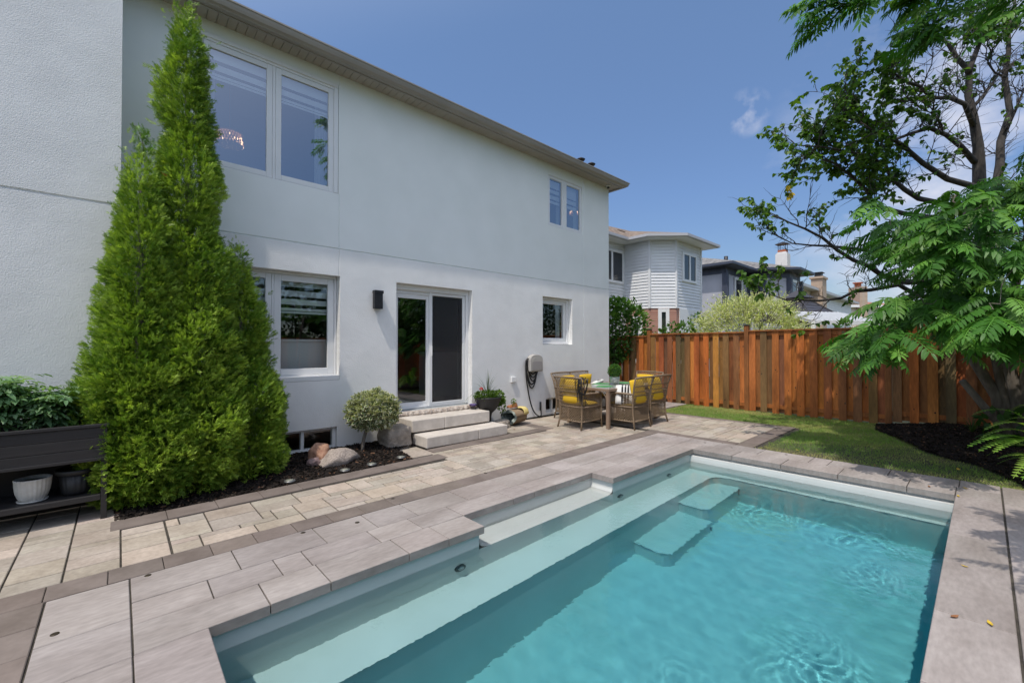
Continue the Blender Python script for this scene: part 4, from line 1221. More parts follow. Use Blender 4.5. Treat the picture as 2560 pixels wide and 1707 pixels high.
b.add([(pg[0][0], 17, ZE2 + .155), (pg[1][0], pg[1][1], ZE2 + .155), ap1, (25.0, 17, 7.05)], [(0, 1, 2, 3)])
b.add([(pg[1][0], pg[1][1], ZE2 + .155), (pg[2][0], pg[2][1], ZE2 + .155), ap1], [(0, 1, 2)])
for i in (2, 3, 4): b.add([(pg[i][0], pg[i][1], ZE2 + .155), (pg[i + 1][0], pg[i + 1][1], ZE2 + .155), ap2], [(0, 1, 2)])
b.add([(pg[2][0], pg[2][1], ZE2 + .155), ap2, ap1], [(0, 1, 2)])
b.add([(pg[5][0], pg[5][1], ZE2 + .155), (pg[6][0], 17, ZE2 + .155), (27.0, 14, 7.05), ap2], [(0, 1, 2, 3)]); b.add([ap1, ap2, (27.0, 14, 7.05), (25, 17, 7.05)], [(0, 1, 2, 3)])
rf = b.build('roof', M['tile'], h)
b = MB(); pp = WX(1815, 641, 23.6); b.tube([(pp.x, pp.y, pp.z - 0.5), pp], 0.10, 10); b.build('vent_pipe', M['black_metal'], rf)
cw = AT(1957, 640, 30.0)
ch = MB(); ch.box(cw.x - 0.36, cw.y - 0.36, 5.5, cw.x + 0.36, cw.y + 0.36, 7.95)
for k in range(3): ch.box(cw.x - 0.33 + .04 * k, cw.y - 0.33 + .04 * k, 7.95 + .05 * k, cw.x + 0.33 - .04 * k, cw.y + 0.33 - .04 * k, 8.0 + .05 * k)
chm = ch.build('chimney', M['render_white'], h)
b = MB(); b.box(cw.x - .25, cw.y - .25, 8.1, cw.x + .25, cw.y + .25, 8.25); b.build('flue', M['clay'], chm)
b = MB()
for sx in (-.22, .22):
    for sy in (-.22, .22): b.box(cw.x + sx - .015, cw.y + sy - .015, 8.25, cw.x + sx + .015, cw.y + sy + .015, 8.65)
b.add([(cw.x - .4, cw.y - .4, 8.65), (cw.x + .4, cw.y - .4, 8.65), (cw.x + .4, cw.y + .4, 8.65), (cw.x - .4, cw.y + .4, 8.65), (cw.x, cw.y, 8.85)], [(0, 1, 4), (1, 2, 4), (2, 3, 4), (3, 0, 4), (3, 2, 1, 0)])
b.build('chimney_cap', M['black_metal'], chm)
p0, p1 = WY(1834, 680, 8.75), WY(1853, 680, 8.75); far_window(h, (p0.x, 8.72), (p1.x, 8.72), 3.2, 5.15, mull=False, trim_w=0.12)
far_window(h, along(pl[2], pl[3], 0.08), along(pl[2], pl[3], 0.98), 3.3, 5.15, mull=False, trim_w=0.12)
far_window(h, along(pl[4], pl[5], 0.08), along(pl[4], pl[5], 0.72), 3.3, 5.2, mull=False, trim_w=0.14)

# cream house with the tall tan chimney
h = empty('neighbour_house', 'cream and white sided house with a tall tan brick chimney', 'house', (0, 0, 0))
ye = 8.6
b = MB(); siding(b, (31.0, ye), (42.5, ye), 0, 5.6, exp=0.2); b.build('siding', M['siding_cream'], h)
b = MB(); siding(b, (42.5, ye), (52.0, ye), 0, 5.6, exp=0.2); b.build('white_siding', M['siding'], h)
b = MB(); b.quad((52.0, ye, 0), (52.0, 20, 0), (52.0, 20, 5.6), (52.0, ye, 5.6)); b.quad((31.0, 20, 0), (31.0, ye, 0), (31.0, ye, 5.6), (31.0, 20, 5.6)); b.build('end_wall', M['siding'], h)
b = MB(); b.box(30.6, ye - 0.55, 5.6, 52.6, ye + .1, 5.78); b.build('gutter', M['gutter_grey'], h)
b = MB(); b.add([(30.6, ye - .55, 5.785), (52.6, ye - .55, 5.785), (50, ye + 5, 7.3), (31, ye + 5, 7.3)], [(0, 1, 2, 3)]); b.build('roof', M['shingle'], h)
cc = WY(2059, 700, ye - 0.7)
b = MB(); b.box(cc.x - 0.6, ye - 0.75, 0, cc.x + 0.6, ye - 0.05, 6.5); b.box(cc.x - 0.7, ye - 0.83, 6.5, cc.x + 0.7, ye + 0.03, 6.65)
chm = b.build('chimney', M['brick_tan'], h)
b = MB(); b.box(cc.x - .3, ye - .6, 6.65, cc.x + .3, ye - .2, 6.95); b.box(cc.x - .4, ye - .7, 6.95, cc.x + .4, ye - .1, 7.0); b.build('chimney_cap', M['black_metal'], chm)
for u0, u1, z0, z1 in ((2011, 2016, 3.2, 4.9), (2092, 2096, 3.4, 4.6), (2107, 2113, 3.0, 4.6)):
    p0, p1 = WY(u0, 780, ye), WY(u1, 780, ye); far_window(h, (p0.x, ye - .02), (p1.x, ye - .02), z0, z1, mull=False, trim_w=0.12)

# red roofed house
h = empty('neighbour_house', 'cream house with a red shingle hip roof and a tan chimney, farthest off', 'house', (0, 0, 0))
a0, a1 = AT(2108, 800, 46.0), AT(2228, 800, 46.0)
d = Vector((a1.x - a0.x, a1.y - a0.y, 0)); wd = d.length; d.normalize(); nrm = Vector((d.y, -d.x, 0)); bk = -nrm
def HP(s, t, z): return (a0.x + d.x * s + bk.x * t, a0.y + d.y * s + bk.y * t, z)
b = MB()
siding(b, HP(0, 0, 0)[:2], HP(wd, 0, 0)[:2], 0, 5.7, exp=0.2); b.build('siding', M['siding_cream'], h)
b = MB()
b.quad(HP(-.5, -.5, 5.7), HP(wd + .5, -.5, 5.7), HP(wd + .5, -.5, 5.95), HP(-.5, -.5, 5.95)); b.quad(HP(-.5, -.5, 5.7), HP(-.5, 0.1, 5.7), HP(wd + .5, .1, 5.7), HP(wd + .5, -.5, 5.7)); b.build('gutter', M['trim'], h)
b = MB(); b.add([HP(-.5, -.5, 5.95), HP(wd + .5, -.5, 5.95), HP(wd + .5, 8, 5.95), HP(-.5, 8, 5.95), HP(wd * .25, 4, 7.0), HP(wd * .55, 4, 7.0)], [(0, 1, 5, 4), (1, 2, 5), (3, 0, 4), (2, 3, 4, 5)])
rf = b.build('roof', M['redroof'], h)
b = MB(); b.lathe([(.4, 6.6), (.4, 7.25), (.55, 7.25), (.5, 7.45), (0, 7.5)], 14, HP(wd * .17, 3.2, 0)[:2] + (0,)); b.build('turbine_vent', M['black_metal'], rf)
b = MB(); s0 = wd * 0.345
vs = [HP(s0 - .4, -.55, 0), HP(s0 + .4, -.55, 0), HP(s0 + .4, 1.0, 0), HP(s0 - .4, 1.0, 0), HP(s0 - .4, -.55, 7.9), HP(s0 + .4, -.55, 7.9), HP(s0 + .4, 1.0, 7.9), HP(s0 - .4, 1.0, 7.9)]
b.add(vs, [(4, 5, 6, 7), (0, 1, 5, 4), (1, 2, 6, 5), (2, 3, 7, 6), (3, 0, 4, 7)]); chm = b.build('chimney', M['brick_tan'], h)
b = MB(); q = HP(s0, .2, 0); b.box(q[0] - .25, q[1] - .25, 7.9, q[0] + .25, q[1] + .25, 8.3); b.box(q[0] - .4, q[1] - .4, 8.3, q[0] + .4, q[1] + .4, 8.4); b.build('chimney_cap', M['clay'], chm)
far_window(h, HP(s0 + 1.2, -.02, 0)[:2], HP(s0 + 2.9, -.02, 0)[:2], 3.2, 5.0, mull=False, trim_w=0.12)

# gazebo with a dark metal roof
M['gaz'] = mat('dark brown steel roof', (0.045, 0.042, 0.048), 0.45, (0.06, 0.056, 0.062), 3)
g0 = AT(2024, 790, 18.0); wx = 2.49; ex = Vector((math.cos(-0.30), math.sin(-0.30), 0))
t = empty('gazebo', 'dark metal hip roofed gazebo with a raised vent cap behind the fence', 'gazebo', (0, 0, 0))
ze = g0.z; ey = Vector((-ex.y, ex.x, 0))
def GP(s, t_, z): return (g0.x + ex.x * s + ey.x * t_, g0.y + ex.y * s + ey.y * t_, z)
ap = (wx * 0.5, wx * 0.5)
b = MB()
cor = [GP(0, 0, ze), GP(wx, 0, ze), GP(wx, wx, ze), GP(0, wx, ze)]
tp = [GP(wx * .36, wx * .36, ze + 0.83), GP(wx * .64, wx * .36, ze + .83), GP(wx * .64, wx * .64, ze + .83), GP(wx * .36, wx * .64, ze + .83)]
for i in range(4):
    j = (i + 1) % 4
    for k in range(6):     # stepped metal courses
        f0, f1 = k / 6, (k + 1) / 6
        A = [Vector(cor[i]).lerp(Vector(tp[i]), f0), Vector(cor[j]).lerp(Vector(tp[j]), f0), Vector(cor[j]).lerp(Vector(tp[j]), f1), Vector(cor[i]).lerp(Vector(tp[i]), f1)]
        A[2].z -= 0.012; A[3].z -= 0.012
        b.poly(A)
    b.bar(Vector(cor[i]) + Vector((0, 0, .01)), Vector(tp[i]) + Vector((0, 0, .01)), 0.07, 0.03)
b.build('roof', M['gaz'], t)
b = MB(); zc = ze + 0.93
cu = [GP(wx * .30, wx * .30, zc), GP(wx * .70, wx * .30, zc), GP(wx * .70, wx * .70, zc), GP(wx * .30, wx * .70, zc)]
b.add(cu + [GP(wx * .5, wx * .5, zc + .38)], [(0, 1, 4), (1, 2, 4), (2, 3, 4), (3, 0, 4)])
for i in range(4): wallq(b, tp[i], tp[(i + 1) % 4], ze + .82, zc + .02)
b.build('vent_cap', M['gaz'], t)
b = MB()
for i in range(4): wallq(b, cor[i], cor[(i + 1) % 4], ze - .16, ze)
b.build('beam', M['gaz'], t)
for s_, t_ in ((0.08, 0.08), (.92, .08), (.92, .92), (.08, .92)):
    b = MB(); q = GP(wx * s_, wx * t_, 0); b.box(q[0] - .07, q[1] - .07, 0, q[0] + .07, q[1] + .07, ze - .1); b.build('post', M['gaz'], t)

# white slatted pergola
t = empty('pergola', 'white pergola with a slatted roof just beyond the fence', 'pergola', (0, 0, 0))
a0, a1 = AT(2030, 806, 12.2), AT(2200, 806, 12.6)
d = Vector((a1.x - a0.x, a1.y - a0.y, 0)); wd = d.length; d.normalize(); bk = Vector((-d.y, d.x, 0))
zp = a0.z
b = MB(); b.bar(a0, (a1.x, a1.y, zp), 0.05, 0.12); b.bar(Vector(a0) + bk * 2.2 + Vector((0, 0, .45)), Vector((a1.x, a1.y, zp)) + bk * 2.2 + Vector((0, 0, .45)), 0.05, 0.12); b.build('beam', M['trim'], t)
b = MB(); s = 0.05
while s < wd:
    p0 = Vector((a0.x, a0.y, zp + .02)) + d * s; p1 = p0 + bk * 2.2 + d * 0.9 + Vector((0, 0, .45)); b.bar(p0, p1, 0.045, 0.09); s += 0.16
b.build('slatted_roof', M['trim'], t)
for s in (0.05, wd - .05):
    b = MB(); p0 = Vector((a0.x, a0.y, 0)) + d * s; b.box(p0.x - .05, p0.y - .05, 0, p0.x + .05, p0.y + .05, zp + .1); b.build('post', M['trim'], t)
# ------------------------------------------------------------------ garden beds, lawn
def bedpoly(pts, name, label, zf, res=0.06, seed=1, nch=5000, big=False):
    """mulch: uneven sheet inside a polygon plus loose chips, one stuff object"""
    from mathutils.geometry import tessellate_polygon
    P = np.array(pts); x0, y0 = P.min(0); x1, y1 = P.max(0)
    def inside(x, y):
        c = np.zeros(x.shape, bool); j = len(pts) - 1
        for i in range(len(pts)):
            xi, yi = pts[i]; xj, yj = pts[j]
            cond = ((yi > y) != (yj > y)) & (x < (xj - xi) * (y - yi) / (yj - yi + 1e-12) + xi); c ^= cond; j = i
        return c
    nx_, ny_ = int((x1 - x0) / res) + 2, int((y1 - y0) / res) + 2
    gx_, gy_ = np.meshgrid(np.linspace(x0, x1, nx_), np.linspace(y0, y1, ny_), indexing='ij')
    r = np.random.default_rng(seed)
    zz = zf(gx_, gy_) + r.normal(0, 0.006, gx_.shape)
    idx_ = np.arange(nx_ * ny_).reshape(nx_, ny_)
    q_ = np.stack([idx_[:-1, :-1], idx_[1:, :-1], idx_[1:, 1:], idx_[:-1, 1:]], -1).reshape(-1, 4)
    ctr = (np.stack([gx_, gy_], -1).reshape(-1, 2)[q_]).mean(1)
    q_ = q_[inside(ctr[:, 0], ctr[:, 1])]
    V = np.stack([gx_, gy_, zz], -1).reshape(-1, 3)
    n = nch
    px = r.uniform(x0, x1, n * 3); py = r.uniform(y0, y1, n * 3); k = inside(px, py); px, py = px[k][:n], py[k][:n]; n = len(px)
    tv = np.array([(-.5, -.5, 0), (.5, -.5, 0), (.5, .5, 0), (-.5, .5, 0), (-.4, -.4, .35), (.45, -.4, .3), (.4, .45, .4), (-.45, .4, .3)]) * np.array([0.35, 1.0, 0.35])
    tf = [np.array([(4, 5, 6, 7), (0, 1, 5, 4), (1, 2, 6, 5), (2, 3, 7, 6), (3, 0, 4, 7)])]
    dd = r.normal(size=(n, 3)); dd[:, 2] *= 0.35
    col = np.array([0.020, 0.015, 0.012]) * r.uniform(0.4, 2.0, (n, 1))
    br = r.random(n) < 0.06; col[br] = np.array([0.14, 0.075, 0.045]) * r.uniform(0.5, 1.5, (br.sum(), 1))
    p1 = inst(tv, tf, frames(dd, r.uniform(0, 6.28, n)), np.stack([px, py, zf(px, py) + 0.006], 1), r.uniform(0.018, 0.055, n), col)
    p0 = (V, [q_], np.tile(np.array([[0.014, 0.011, 0.010]]), (len(V), 1)))
    V, Fq, Cc = merge([p0, p1])
    o = np_mesh(name, V, Fq, Cc, M['chips'])
    tag(o, label, 'mulch', kind='stuff'); return o
bedpoly([(-0.02, bedy(-0.02)), (1.5, bedy(1.5)), (3.0, bedy(3.0)), (3.03, 5.6), (3.04, 5.94), (3.38, 5.96), (3.40, 6.62), (-0.02, 6.62)], 'mulch_bed', 'black bark mulch under the cedars along the house wall',
        lambda x, y: -0.005 + 0.030 * np.clip((y - 5.25) / 0.4, 0, 1) + 0 * x, seed=2, nch=9000)
MB2 = [(11.14, 1.46), (10.6, 1.40), (10.228, 1.338), (9.75, 1.07), (9.333, 0.865), (8.834, 0.64), (8.492, 0.363), (8.25, 0.069), (7.9, -0.10), (7.634, -0.221), (7.25, -0.33), (7.22, -1.6), (11.14, -3.5)]
def mound(x, y): return 0.005 + 0.15 * np.clip((x - 8.3) / 2.6, 0, 1) * np.clip((1.5 - y) / 1.0, 0, 1)
bedpoly(MB2, 'mulch_bed', 'black bark mulch mound under the pinnate tree by the fence', mound, seed=3, nch=12000)

# lawn sheet and blades
def lawn_z(x, y): return -0.012 + 0.012 * np.sin(x * 1.3 + y) * 0.5 + 0.02 * np.clip((x - 9.5) / 1.6, 0, 1)
LAWN = [(7.19, 2.33), (7.19, -1.6), (7.25, -0.33), (7.634, -0.221), (7.9, -0.10), (8.25, 0.069), (8.492, 0.363), (8.834, 0.64), (9.333, 0.865), (9.75, 1.07), (10.228, 1.338), (10.6, 1.40), (11.2, 1.46), (11.2, 5.30), (9.57, 5.30), (9.57, 2.33)]
b = MB()
gxn = np.linspace(7.19, 11.25, 28); gyn = np.linspace(-0.4, 5.34, 40)
for i in range(27):
    for j in range(39):
        q4 = [(gxn[i], gyn[j]), (gxn[i + 1], gyn[j]), (gxn[i + 1], gyn[j + 1]), (gxn[i], gyn[j + 1])]
        b.quad(*[(x, y, float(lawn_z(x, y)) - (0.03 if (x < 9.58 and y > 2.34) else 0)) for x, y in q4])
o = b.build('lawn', M['lawn']); tag(o, 'narrow lawn between the pool deck and the wooden fence', 'lawn', kind='structure')
def in_poly(pts, x, y):
    c = np.zeros(x.shape, bool); j = len(pts) - 1
    for i in range(len(pts)):
        xi, yi = pts[i]; xj, yj = pts[j]
        c ^= ((yi > y) != (yj > y)) & (x < (xj - xi) * (y - yi) / (yj - yi + 1e-12) + xi); j = i
    return c
r = np.random.default_rng(17)
n = 150000
px, py = r.uniform(7.19, 11.2, n), r.uniform(-1.6, 5.3, n)
k = in_poly(LAWN, px + r.normal(0, 0.02, n), py + r.normal(0, 0.02, n)); px, py = px[k], py[k]; n = len(px)
tv = np.array([(-.5, 0, 0), (.5, 0, 0), (.34, .55, .03), (-.34, .55, .03), (0, 1.0, .16)]) * np.array([0.09, 1, 1])
tf = [np.array([(0, 1, 2, 3)]), np.array([(3, 2, 4)])]
dd = np.stack([r.normal(0, .55, n), r.normal(0, .55, n), np.ones(n)], 1)
dry = 0.5 + 0.5 * np.sin(px * 2.3 + 1.0) * np.sin(py * 1.9 + 0.4) + 0.25 * np.sin(px * 6 + py * 5)
dry = np.clip(dry * 0.7 + 0.55 * np.exp(-((px - 7.3) / 0.22) ** 2) + 0.45 * np.exp(-((px - 10.9) / 0.3) ** 2) + r.normal(0, .2, n) - 0.33, 0, 1)[:, None]
ca, cb_ = np.array([0.19, 0.36, 0.060]), np.array([0.60, 0.54, 0.22])
col = (ca * (1 - dry) + cb_ * dry) * r.uniform(0.65, 1.35, (n, 1))
V, Fq, Cc = inst(tv, tf, frames(dd, r.uniform(0, 6.28, n)), np.stack([px, py, lawn_z(px, py) - .004], 1), r.uniform(0.024, 0.046, n), col)
o = np_mesh('grass', V, Fq, Cc, M['grass']); tag(o, 'short green grass with dry straw patches on the lawn', 'grass', kind='stuff')
# concrete side path
b = MB(); b.box(9.62, 5.33, -0.04, 11.12, 6.5, 0.03); b.cur = (1.05, 1.05, 1.05)
o = b.build('side_path', M['deck'], bevel=0.006); tag(o, 'pale concrete side path slab running behind the house corner', 'path', kind='structure')

# ------------------------------------------------------------------ dining set
M['wicker'] = mat('brown wicker', (0.155, 0.108, 0.066), 0.6, (0.27, 0.195, 0.125), 40, bump=[(160, 0.5, 0.003, 'n')])
M['yellow'] = mat('yellow cushion cloth', (0.62, 0.39, 0.028), 0.9, (0.68, 0.44, 0.035), 6, bump=[(300, 0.2, 0.002, 'n'), (7, 0.3, 0.02, 'n')], spec=0.2)
M['tabletop'] = mat('table glass over slats', (0.26, 0.29, 0.26), 0.12, (0.32, 0.34, 0.30), 4, spec=0.7)
M['greenmat'] = mat('green leaf placemat', (0.05, 0.22, 0.07), 0.7, (0.08, 0.30, 0.10), 12)
M['stripe_w'] = mat('white cotton', (0.74, 0.73, 0.70), 0.9)
M['stripe_b'] = mat('black cotton', (0.015, 0.015, 0.018), 0.9)
def lattice(b, c00, c10, c11, c01, pitch, w_, diag=True):
    """open weave strips across a quad given by its four corners"""
    c00, c10, c11, c01 = map(Vector, (c00, c10, c11, c01))
    def pt(u, v): return (c00 * (1 - u) + c10 * u) * (1 - v) + (c01 * (1 - u) + c11 * u) * v
    W_, H_ = (c10 - c00).length, (c01 - c00).length
    nrm_ = (c10 - c00).cross(c01 - c00).normalized()
    def strip(u0, v0, u1, v1, off):
        a, e = pt(u0, v0) + nrm_ * off, pt(u1, v1) + nrm_ * off
        if (e - a).length < 0.02: return
        b.bar(a, e, w_, 0.004, up=nrm_)
    if diag:
        nn = int((W_ + H_) / pitch)
        for i in range(1, nn):
            s_ = i * pitch
            for sg in (0, 1):
                xa, ya = (s_, 0) if s_ < W_ else (W_, s_ - W_)
                xb, yb = (0, s_) if s_ < H_ else (s_ - H_, H_)
                if sg: xa, xb = W_ - xa, W_ - xb
                strip(xa / W_, ya / H_, xb / W_, yb / H_, 0.002 if sg else -0.002)
    else:
        for i in range(1, int(H_ / pitch)): strip(0, i * pitch / H_, 1, i * pitch / H_, 0.003)
def cushion(b, w_, d_, h_, bulge=0.6, n=10, crown=1.0):
    """pillow: rounded rectangle, thick in the middle"""
    vs = []; fs = []
    for s_ in (1, -1):
        base = len(vs)
        for i in range(n + 1):
            for j in range(n + 1):
                u, v = -1 + 2 * i / n, -1 + 2 * j / n
                e = (1 - abs(u) ** 4) * (1 - abs(v) ** 4)
                k = 1 - 0.05 * (u * u * v * v)
                vs.append((u * w_ / 2 * k, v * d_ / 2 * k, s_ * h_ / 2 * max(0.08, e ** 0.5)))
        for i in range(n):
            for j in range(n):
                q = (base + i * (n + 1) + j, base + (i + 1) * (n + 1) + j, base + (i + 1) * (n + 1) + j + 1, base + i * (n + 1) + j + 1)
                fs.append(q if s_ > 0 else q[::-1])
    # close the rim
    m_ = (n + 1) ** 2
    rim = [i * (n + 1) for i in range(n + 1)] + [n * (n + 1) + j for j in range(1, n + 1)] + [i * (n + 1) + n for i in range(n - 1, -1, -1)] + [j for j in range(n - 1, 0, -1)]
    for i in range(len(rim)):
        a, c = rim[i], rim[(i + 1) % len(rim)]
        fs.append((c, a, a + m_, c + m_))
    b.add(vs, fs, True)
def xf(b, M4):
    b.v = [tuple(M4 @ Vector(p)) for p in b.v]
def make_chair(label):
    t = empty('wicker_chair', label, 'chair', (0, 0, 0), group='wicker chairs around the patio table')
    ZL, ZSt, ZA, ZT = 0.148, 0.412, 0.645, 0.962
    bl = [(-0.275, -0.300), (0.275, -0.300)]; fl = [(-0.285, 0.285), (0.285, 0.285)]
    for sx in (-1, 1):
        b = MB(); b.tube([(sx * 0.285, -0.335, 0.0), (sx * 0.268, -0.300, ZL), (sx * 0.262, -0.285, 0.30), (sx * 0.266, -0.285, ZSt), (sx * 0.282, -0.300, 0.60), (sx * 0.305, -0.335, 0.80), (sx * 0.335, -0.385, ZT)], [.016, .017, .017, .017, .016, .015, .014], 8); b.build('leg', M['wicker'], t)
        b = MB(); b.tube([(sx * 0.290, 0.290, 0.0), (sx * 0.283, 0.280, ZL), (sx * 0.283, 0.278, ZSt), (sx * 0.288, 0.276, ZA - 0.03), (sx * 0.288, 0.262, ZA)], 0.016, 8); b.build('leg', M['wicker'], t)
    b = MB()
    for z, k in ((ZL, 0.0), (ZSt, 0.0)):
        yb = -0.298 if z < .3 else -0.285; xb = 0.268
        b.tube([(-xb, yb, z), (xb, yb, z)], 0.014, 8); b.tube([(-0.283, 0.28, z), (0.283, 0.28, z)], 0.014, 8)
        for sx in (-1, 1): b.tube([(sx * xb, yb, z), (sx * 0.283, 0.28, z)], 0.014, 8)
    b.tube([(-0.335, -0.385, ZT), (-0.15, -0.392, ZT + 0.008), (0.15, -0.392, ZT + 0.008), (0.335, -0.385, ZT)], 0.016, 8)
    for sx in (-1, 1): b.tube([(sx * 0.286, -0.305, ZA + 0.012), (sx * 0.305, -0.1, ZA + 0.02), (sx * 0.303, 0.12, ZA + 0.014), (sx * 0.288, 0.265, ZA)], 0.019, 8)
    b.build('frame', M['wicker'], t)
    b = MB(); p_, w_ = 0.052, 0.0105
    lattice(b, (-.268, -.298, ZL), (.268, -.298, ZL), (.266, -.285, ZSt), (-.266, -.285, ZSt), p_, w_)
    lattice(b, (-.283, .28, ZL), (.283, .28, ZL), (.283, .28, ZSt), (-.283, .28, ZSt), p_, w_)
    for sx in (-1, 1): lattice(b, (sx * .268, -.298, ZL), (sx * .283, .28, ZL), (sx * .283, .28, ZSt), (sx * .266, -.285, ZSt), p_, w_)
    b.build('skirt_weave', M['wicker'], t)
    b = MB()
    lattice(b, (-.266, -.287, ZSt), (.266, -.287, ZSt), (.284, -.303, 0.62), (-.284, -.303, 0.62), 0.052, 0.0100)
    lattice(b, (-.284, -.303, .62), (.284, -.303, .62), (.305, -.336, 0.80), (-.305, -.336, 0.80), 0.052, 0.0100)
    lattice(b, (-.305, -.336, .80), (.305, -.336, .80), (.335, -.386, ZT), (-.335, -.386, ZT), 0.052, 0.0100)
    for z_, hw, y_ in ((0.50, .272, -.291), (0.56, .279, -.297), (0.62, .285, -.305), (.70, .294, -.318), (.80, .306, -.338)): b.tube([(-hw, y_ - .004, z_), (hw, y_ - .004, z_)], 0.008, 6)
    b.build('back_weave', M['wicker'], t)
    b = MB()
    for sx in (-1, 1): lattice(b, (sx * .27, -.285, ZSt), (sx * .283, .278, ZSt), (sx * .288, .27, ZA), (sx * .286, -.30, ZA), 0.045, 0.009)
    b.build('arm_weave', M['wicker'], t)
    b = MB(); b.box(-.262, -.28, ZSt - .012, .262, .275, ZSt - .002); b.build('seat_deck', M['wicker'], t)
    b = MB(); cushion(b, 0.50, 0.52, 0.085); xf(b, Matrix.Translation((0, 0.01, ZSt + 0.042))); b.build('seat_cushion', M['yellow'], t)
    b = MB(); cushion(b, 0.46, 0.46, 0.11); xf(b, Matrix.Translation((0, -0.235, ZSt + 0.28)) @ Matrix.Rotation(R(77), 4, 'X')); b.build('back_cushion', M['yellow'], t)
    return t
chairs = [(6.615, 5.285, -90, 'wicker chair at the near table end with a black strap bundle over its back'),
          (7.320, 4.690, 0, 'wicker chair on the pool side of the table, next to the front table leg'),
          (8.095, 4.755, -3, 'wicker chair on the pool side of the table, the one farther from the door'),
          (7.275, 5.970, 180, 'wicker chair against the wall side behind the strap draped chair'),
          (7.915, 5.980, 180, 'wicker chair on the wall side holding the striped cushion'),
          (8.660, 5.200, 90, 'wicker chair at the far table end in front of the fence')]
c0 = make_chair(chairs[0][3])
for i, (x, y, rz, lb) in enumerate(chairs):
    c = c0 if i == 0 else copy_tree(c0)
    c.location = (x, y, 0.002); c.rotation_euler = (0, 0, R(rz)); c['label'] = lb

TX0, TX1, TY0, TY1 = 6.775, 8.58, 4.745, 5.77
t = empty('patio_table', 'brown woven edge patio table with a glass top and square legs', 'table', ((TX0 + TX1) / 2, (TY0 + TY1) / 2, 0))
hx, hy = (TX1 - TX0) / 2, (TY1 - TY0) / 2
M['table_brown'] = mat('taupe table frame', (0.24, 0.165, 0.115), 0.55, (0.28, 0.195, 0.14), 8, bump=[(120, 0.3, 0.003, 'n')])
b = MB(); e = 0.05
b.box(-hx, -hy, .698, -hx + e, hy, .748); b.box(hx - e, -hy, .698, hx, hy, .748); b.box(-hx + e, -hy, .698, hx - e, -hy + e, .748); b.box(-hx + e, hy - e, .698, hx - e, hy, .748)
b.build('top_frame', M['table_brown'], t, bevel=0.005)
b = MB(); b.box(-hx + e, -hy + e, .736, hx - e, hy - e, .744); b.build('glass_top', M['tabletop'], t)
for sx in (-1, 1):
    for sy in (-1, 1):
        b = MB(); b.box(sx * (hx - .035) - .03, sy * (hy - .035) - .03, 0.002, sx * (hx - .035) + .03, sy * (hy - .035) + .03, .697); b.build('leg', M['table_brown'], t, bevel=0.004)
        b = MB()
        for (dx, dy) in ((1, 0), (0, 1)):
            pts = []
            for k in range(7):
                a = k / 6 * math.pi / 2; q = 0.19 * (1 - math.cos(a)); z = .50 + .19 * math.sin(a)
                pts.append((sx * (hx - .065 - (q if dx else -0.03)), sy * (hy - .065 - (q if dy else -0.03)), z))
            b.tube(pts, 0.010, 6)
        b.build('brace', M['wicker'], t)
# placemats and centrepiece
def leafmat(label, x, y, rz, L_=0.44, W_=0.30):
    b = MB(); n = 28; pts = []
    for k in range(n):
        a = 2 * math.pi * k / n; s_ = 1 + 0.10 * math.cos(5 * a)
        pts.append((L_ / 2 * math.cos(a) * s_, W_ / 2 * math.sin(a) * s_))
    b.prism(pts, 0, 0.004); o = b.build('placemat', M['greenmat']); o.location = (x, y, 0.7445); o.rotation_euler = (0, 0, R(rz)); tag(o, label, 'placemat', group='green placemats on the patio table')
leafmat('green leaf placemat on the table corner nearest the strap draped chair', 7.25, 5.18, 10); leafmat('green leaf placemat beside the vase toward the wall', 7.70, 5.58, 0); leafmat('green leaf placemat at the far table end toward the fence', 8.28, 5.40, 20)
VX, VY = 7.83, 5.33
t = empty('centrepiece', 'clear dimpled vase of white pebbles with a boxwood ball on the table', 'vase', (VX, VY, .7445))
M['vase'] = glass_mat('vase glass', 0.05, (0.97, 0.98, 0.975)); M['pebble'] = mat('white pebbles', (0.72, 0.71, 0.69), 0.6)
b = MB(); b.lathe([(0.085, 0.0), (0.098, 0.02), (0.112, 0.09), (0.108, 0.165), (0.104, 0.165), (0.106, 0.09), (0.092, 0.024), (0.0, 0.02)], 28); b.build('vase', M['vase'], t)
b = MB(); r = random.Random(4)
def blob(b, c, s_, n=6):
    b.lathe([(0.0, -s_)] + [(s_ * math.cos(a), s_ * math.sin(a)) for a in (-0.9, -0.3, 0.3, 0.9)] + [(0.0, s_)], n, c)
for _ in range(260):
    a = r.uniform(0, 6.28); q = 0.090 * math.sqrt(r.random()); blob(b, (q * math.cos(a), q * math.sin(a), r.uniform(0.035, 0.145)), r.uniform(.011, .017))
o = b.build('pebble_filling', M['pebble'], t); o['kind'] = 'stuff'

# striped throw cushions
def striped(label, loc, rot, s_=0.40):
    t = empty('striped_cushion', label, 'cushion', loc, group='striped black and white cushions'); t.rotation_euler = rot
    b = MB(); cushion(b, s_, s_, 0.13); b.build('cover', M['stripe_w'], t)
    b = MB(); n = 8
    for k in (-0.28, 0.02, 0.30):
        vs = []; ww = 0.09
        for sd in (1, -1):
            base = len(vs)
            for i in range(n + 1):
                v = -0.96 + 1.92 * i / n
                for u in (k * 1.0 - ww, k + ww):
                    e = (1 - abs(u) ** 4) * (1 - abs(v) ** 4); vs.append((u * s_ / 2, v * s_ / 2, sd * (0.065 * max(.08, e ** .5) + 0.003)))
            for i in range(n):
                q = (base + 2 * i, base + 2 * i + 1, base + 2 * i + 3, base + 2 * i + 2); b.f.append(tuple(z + len(b.v) for z in (q if sd > 0 else q[::-1]))); b.sm.append(True)
        b.v.extend(vs); b.col.extend([(1, 1, 1)] * len(vs))
    b.build('black_stripes', M['stripe_b'], t)
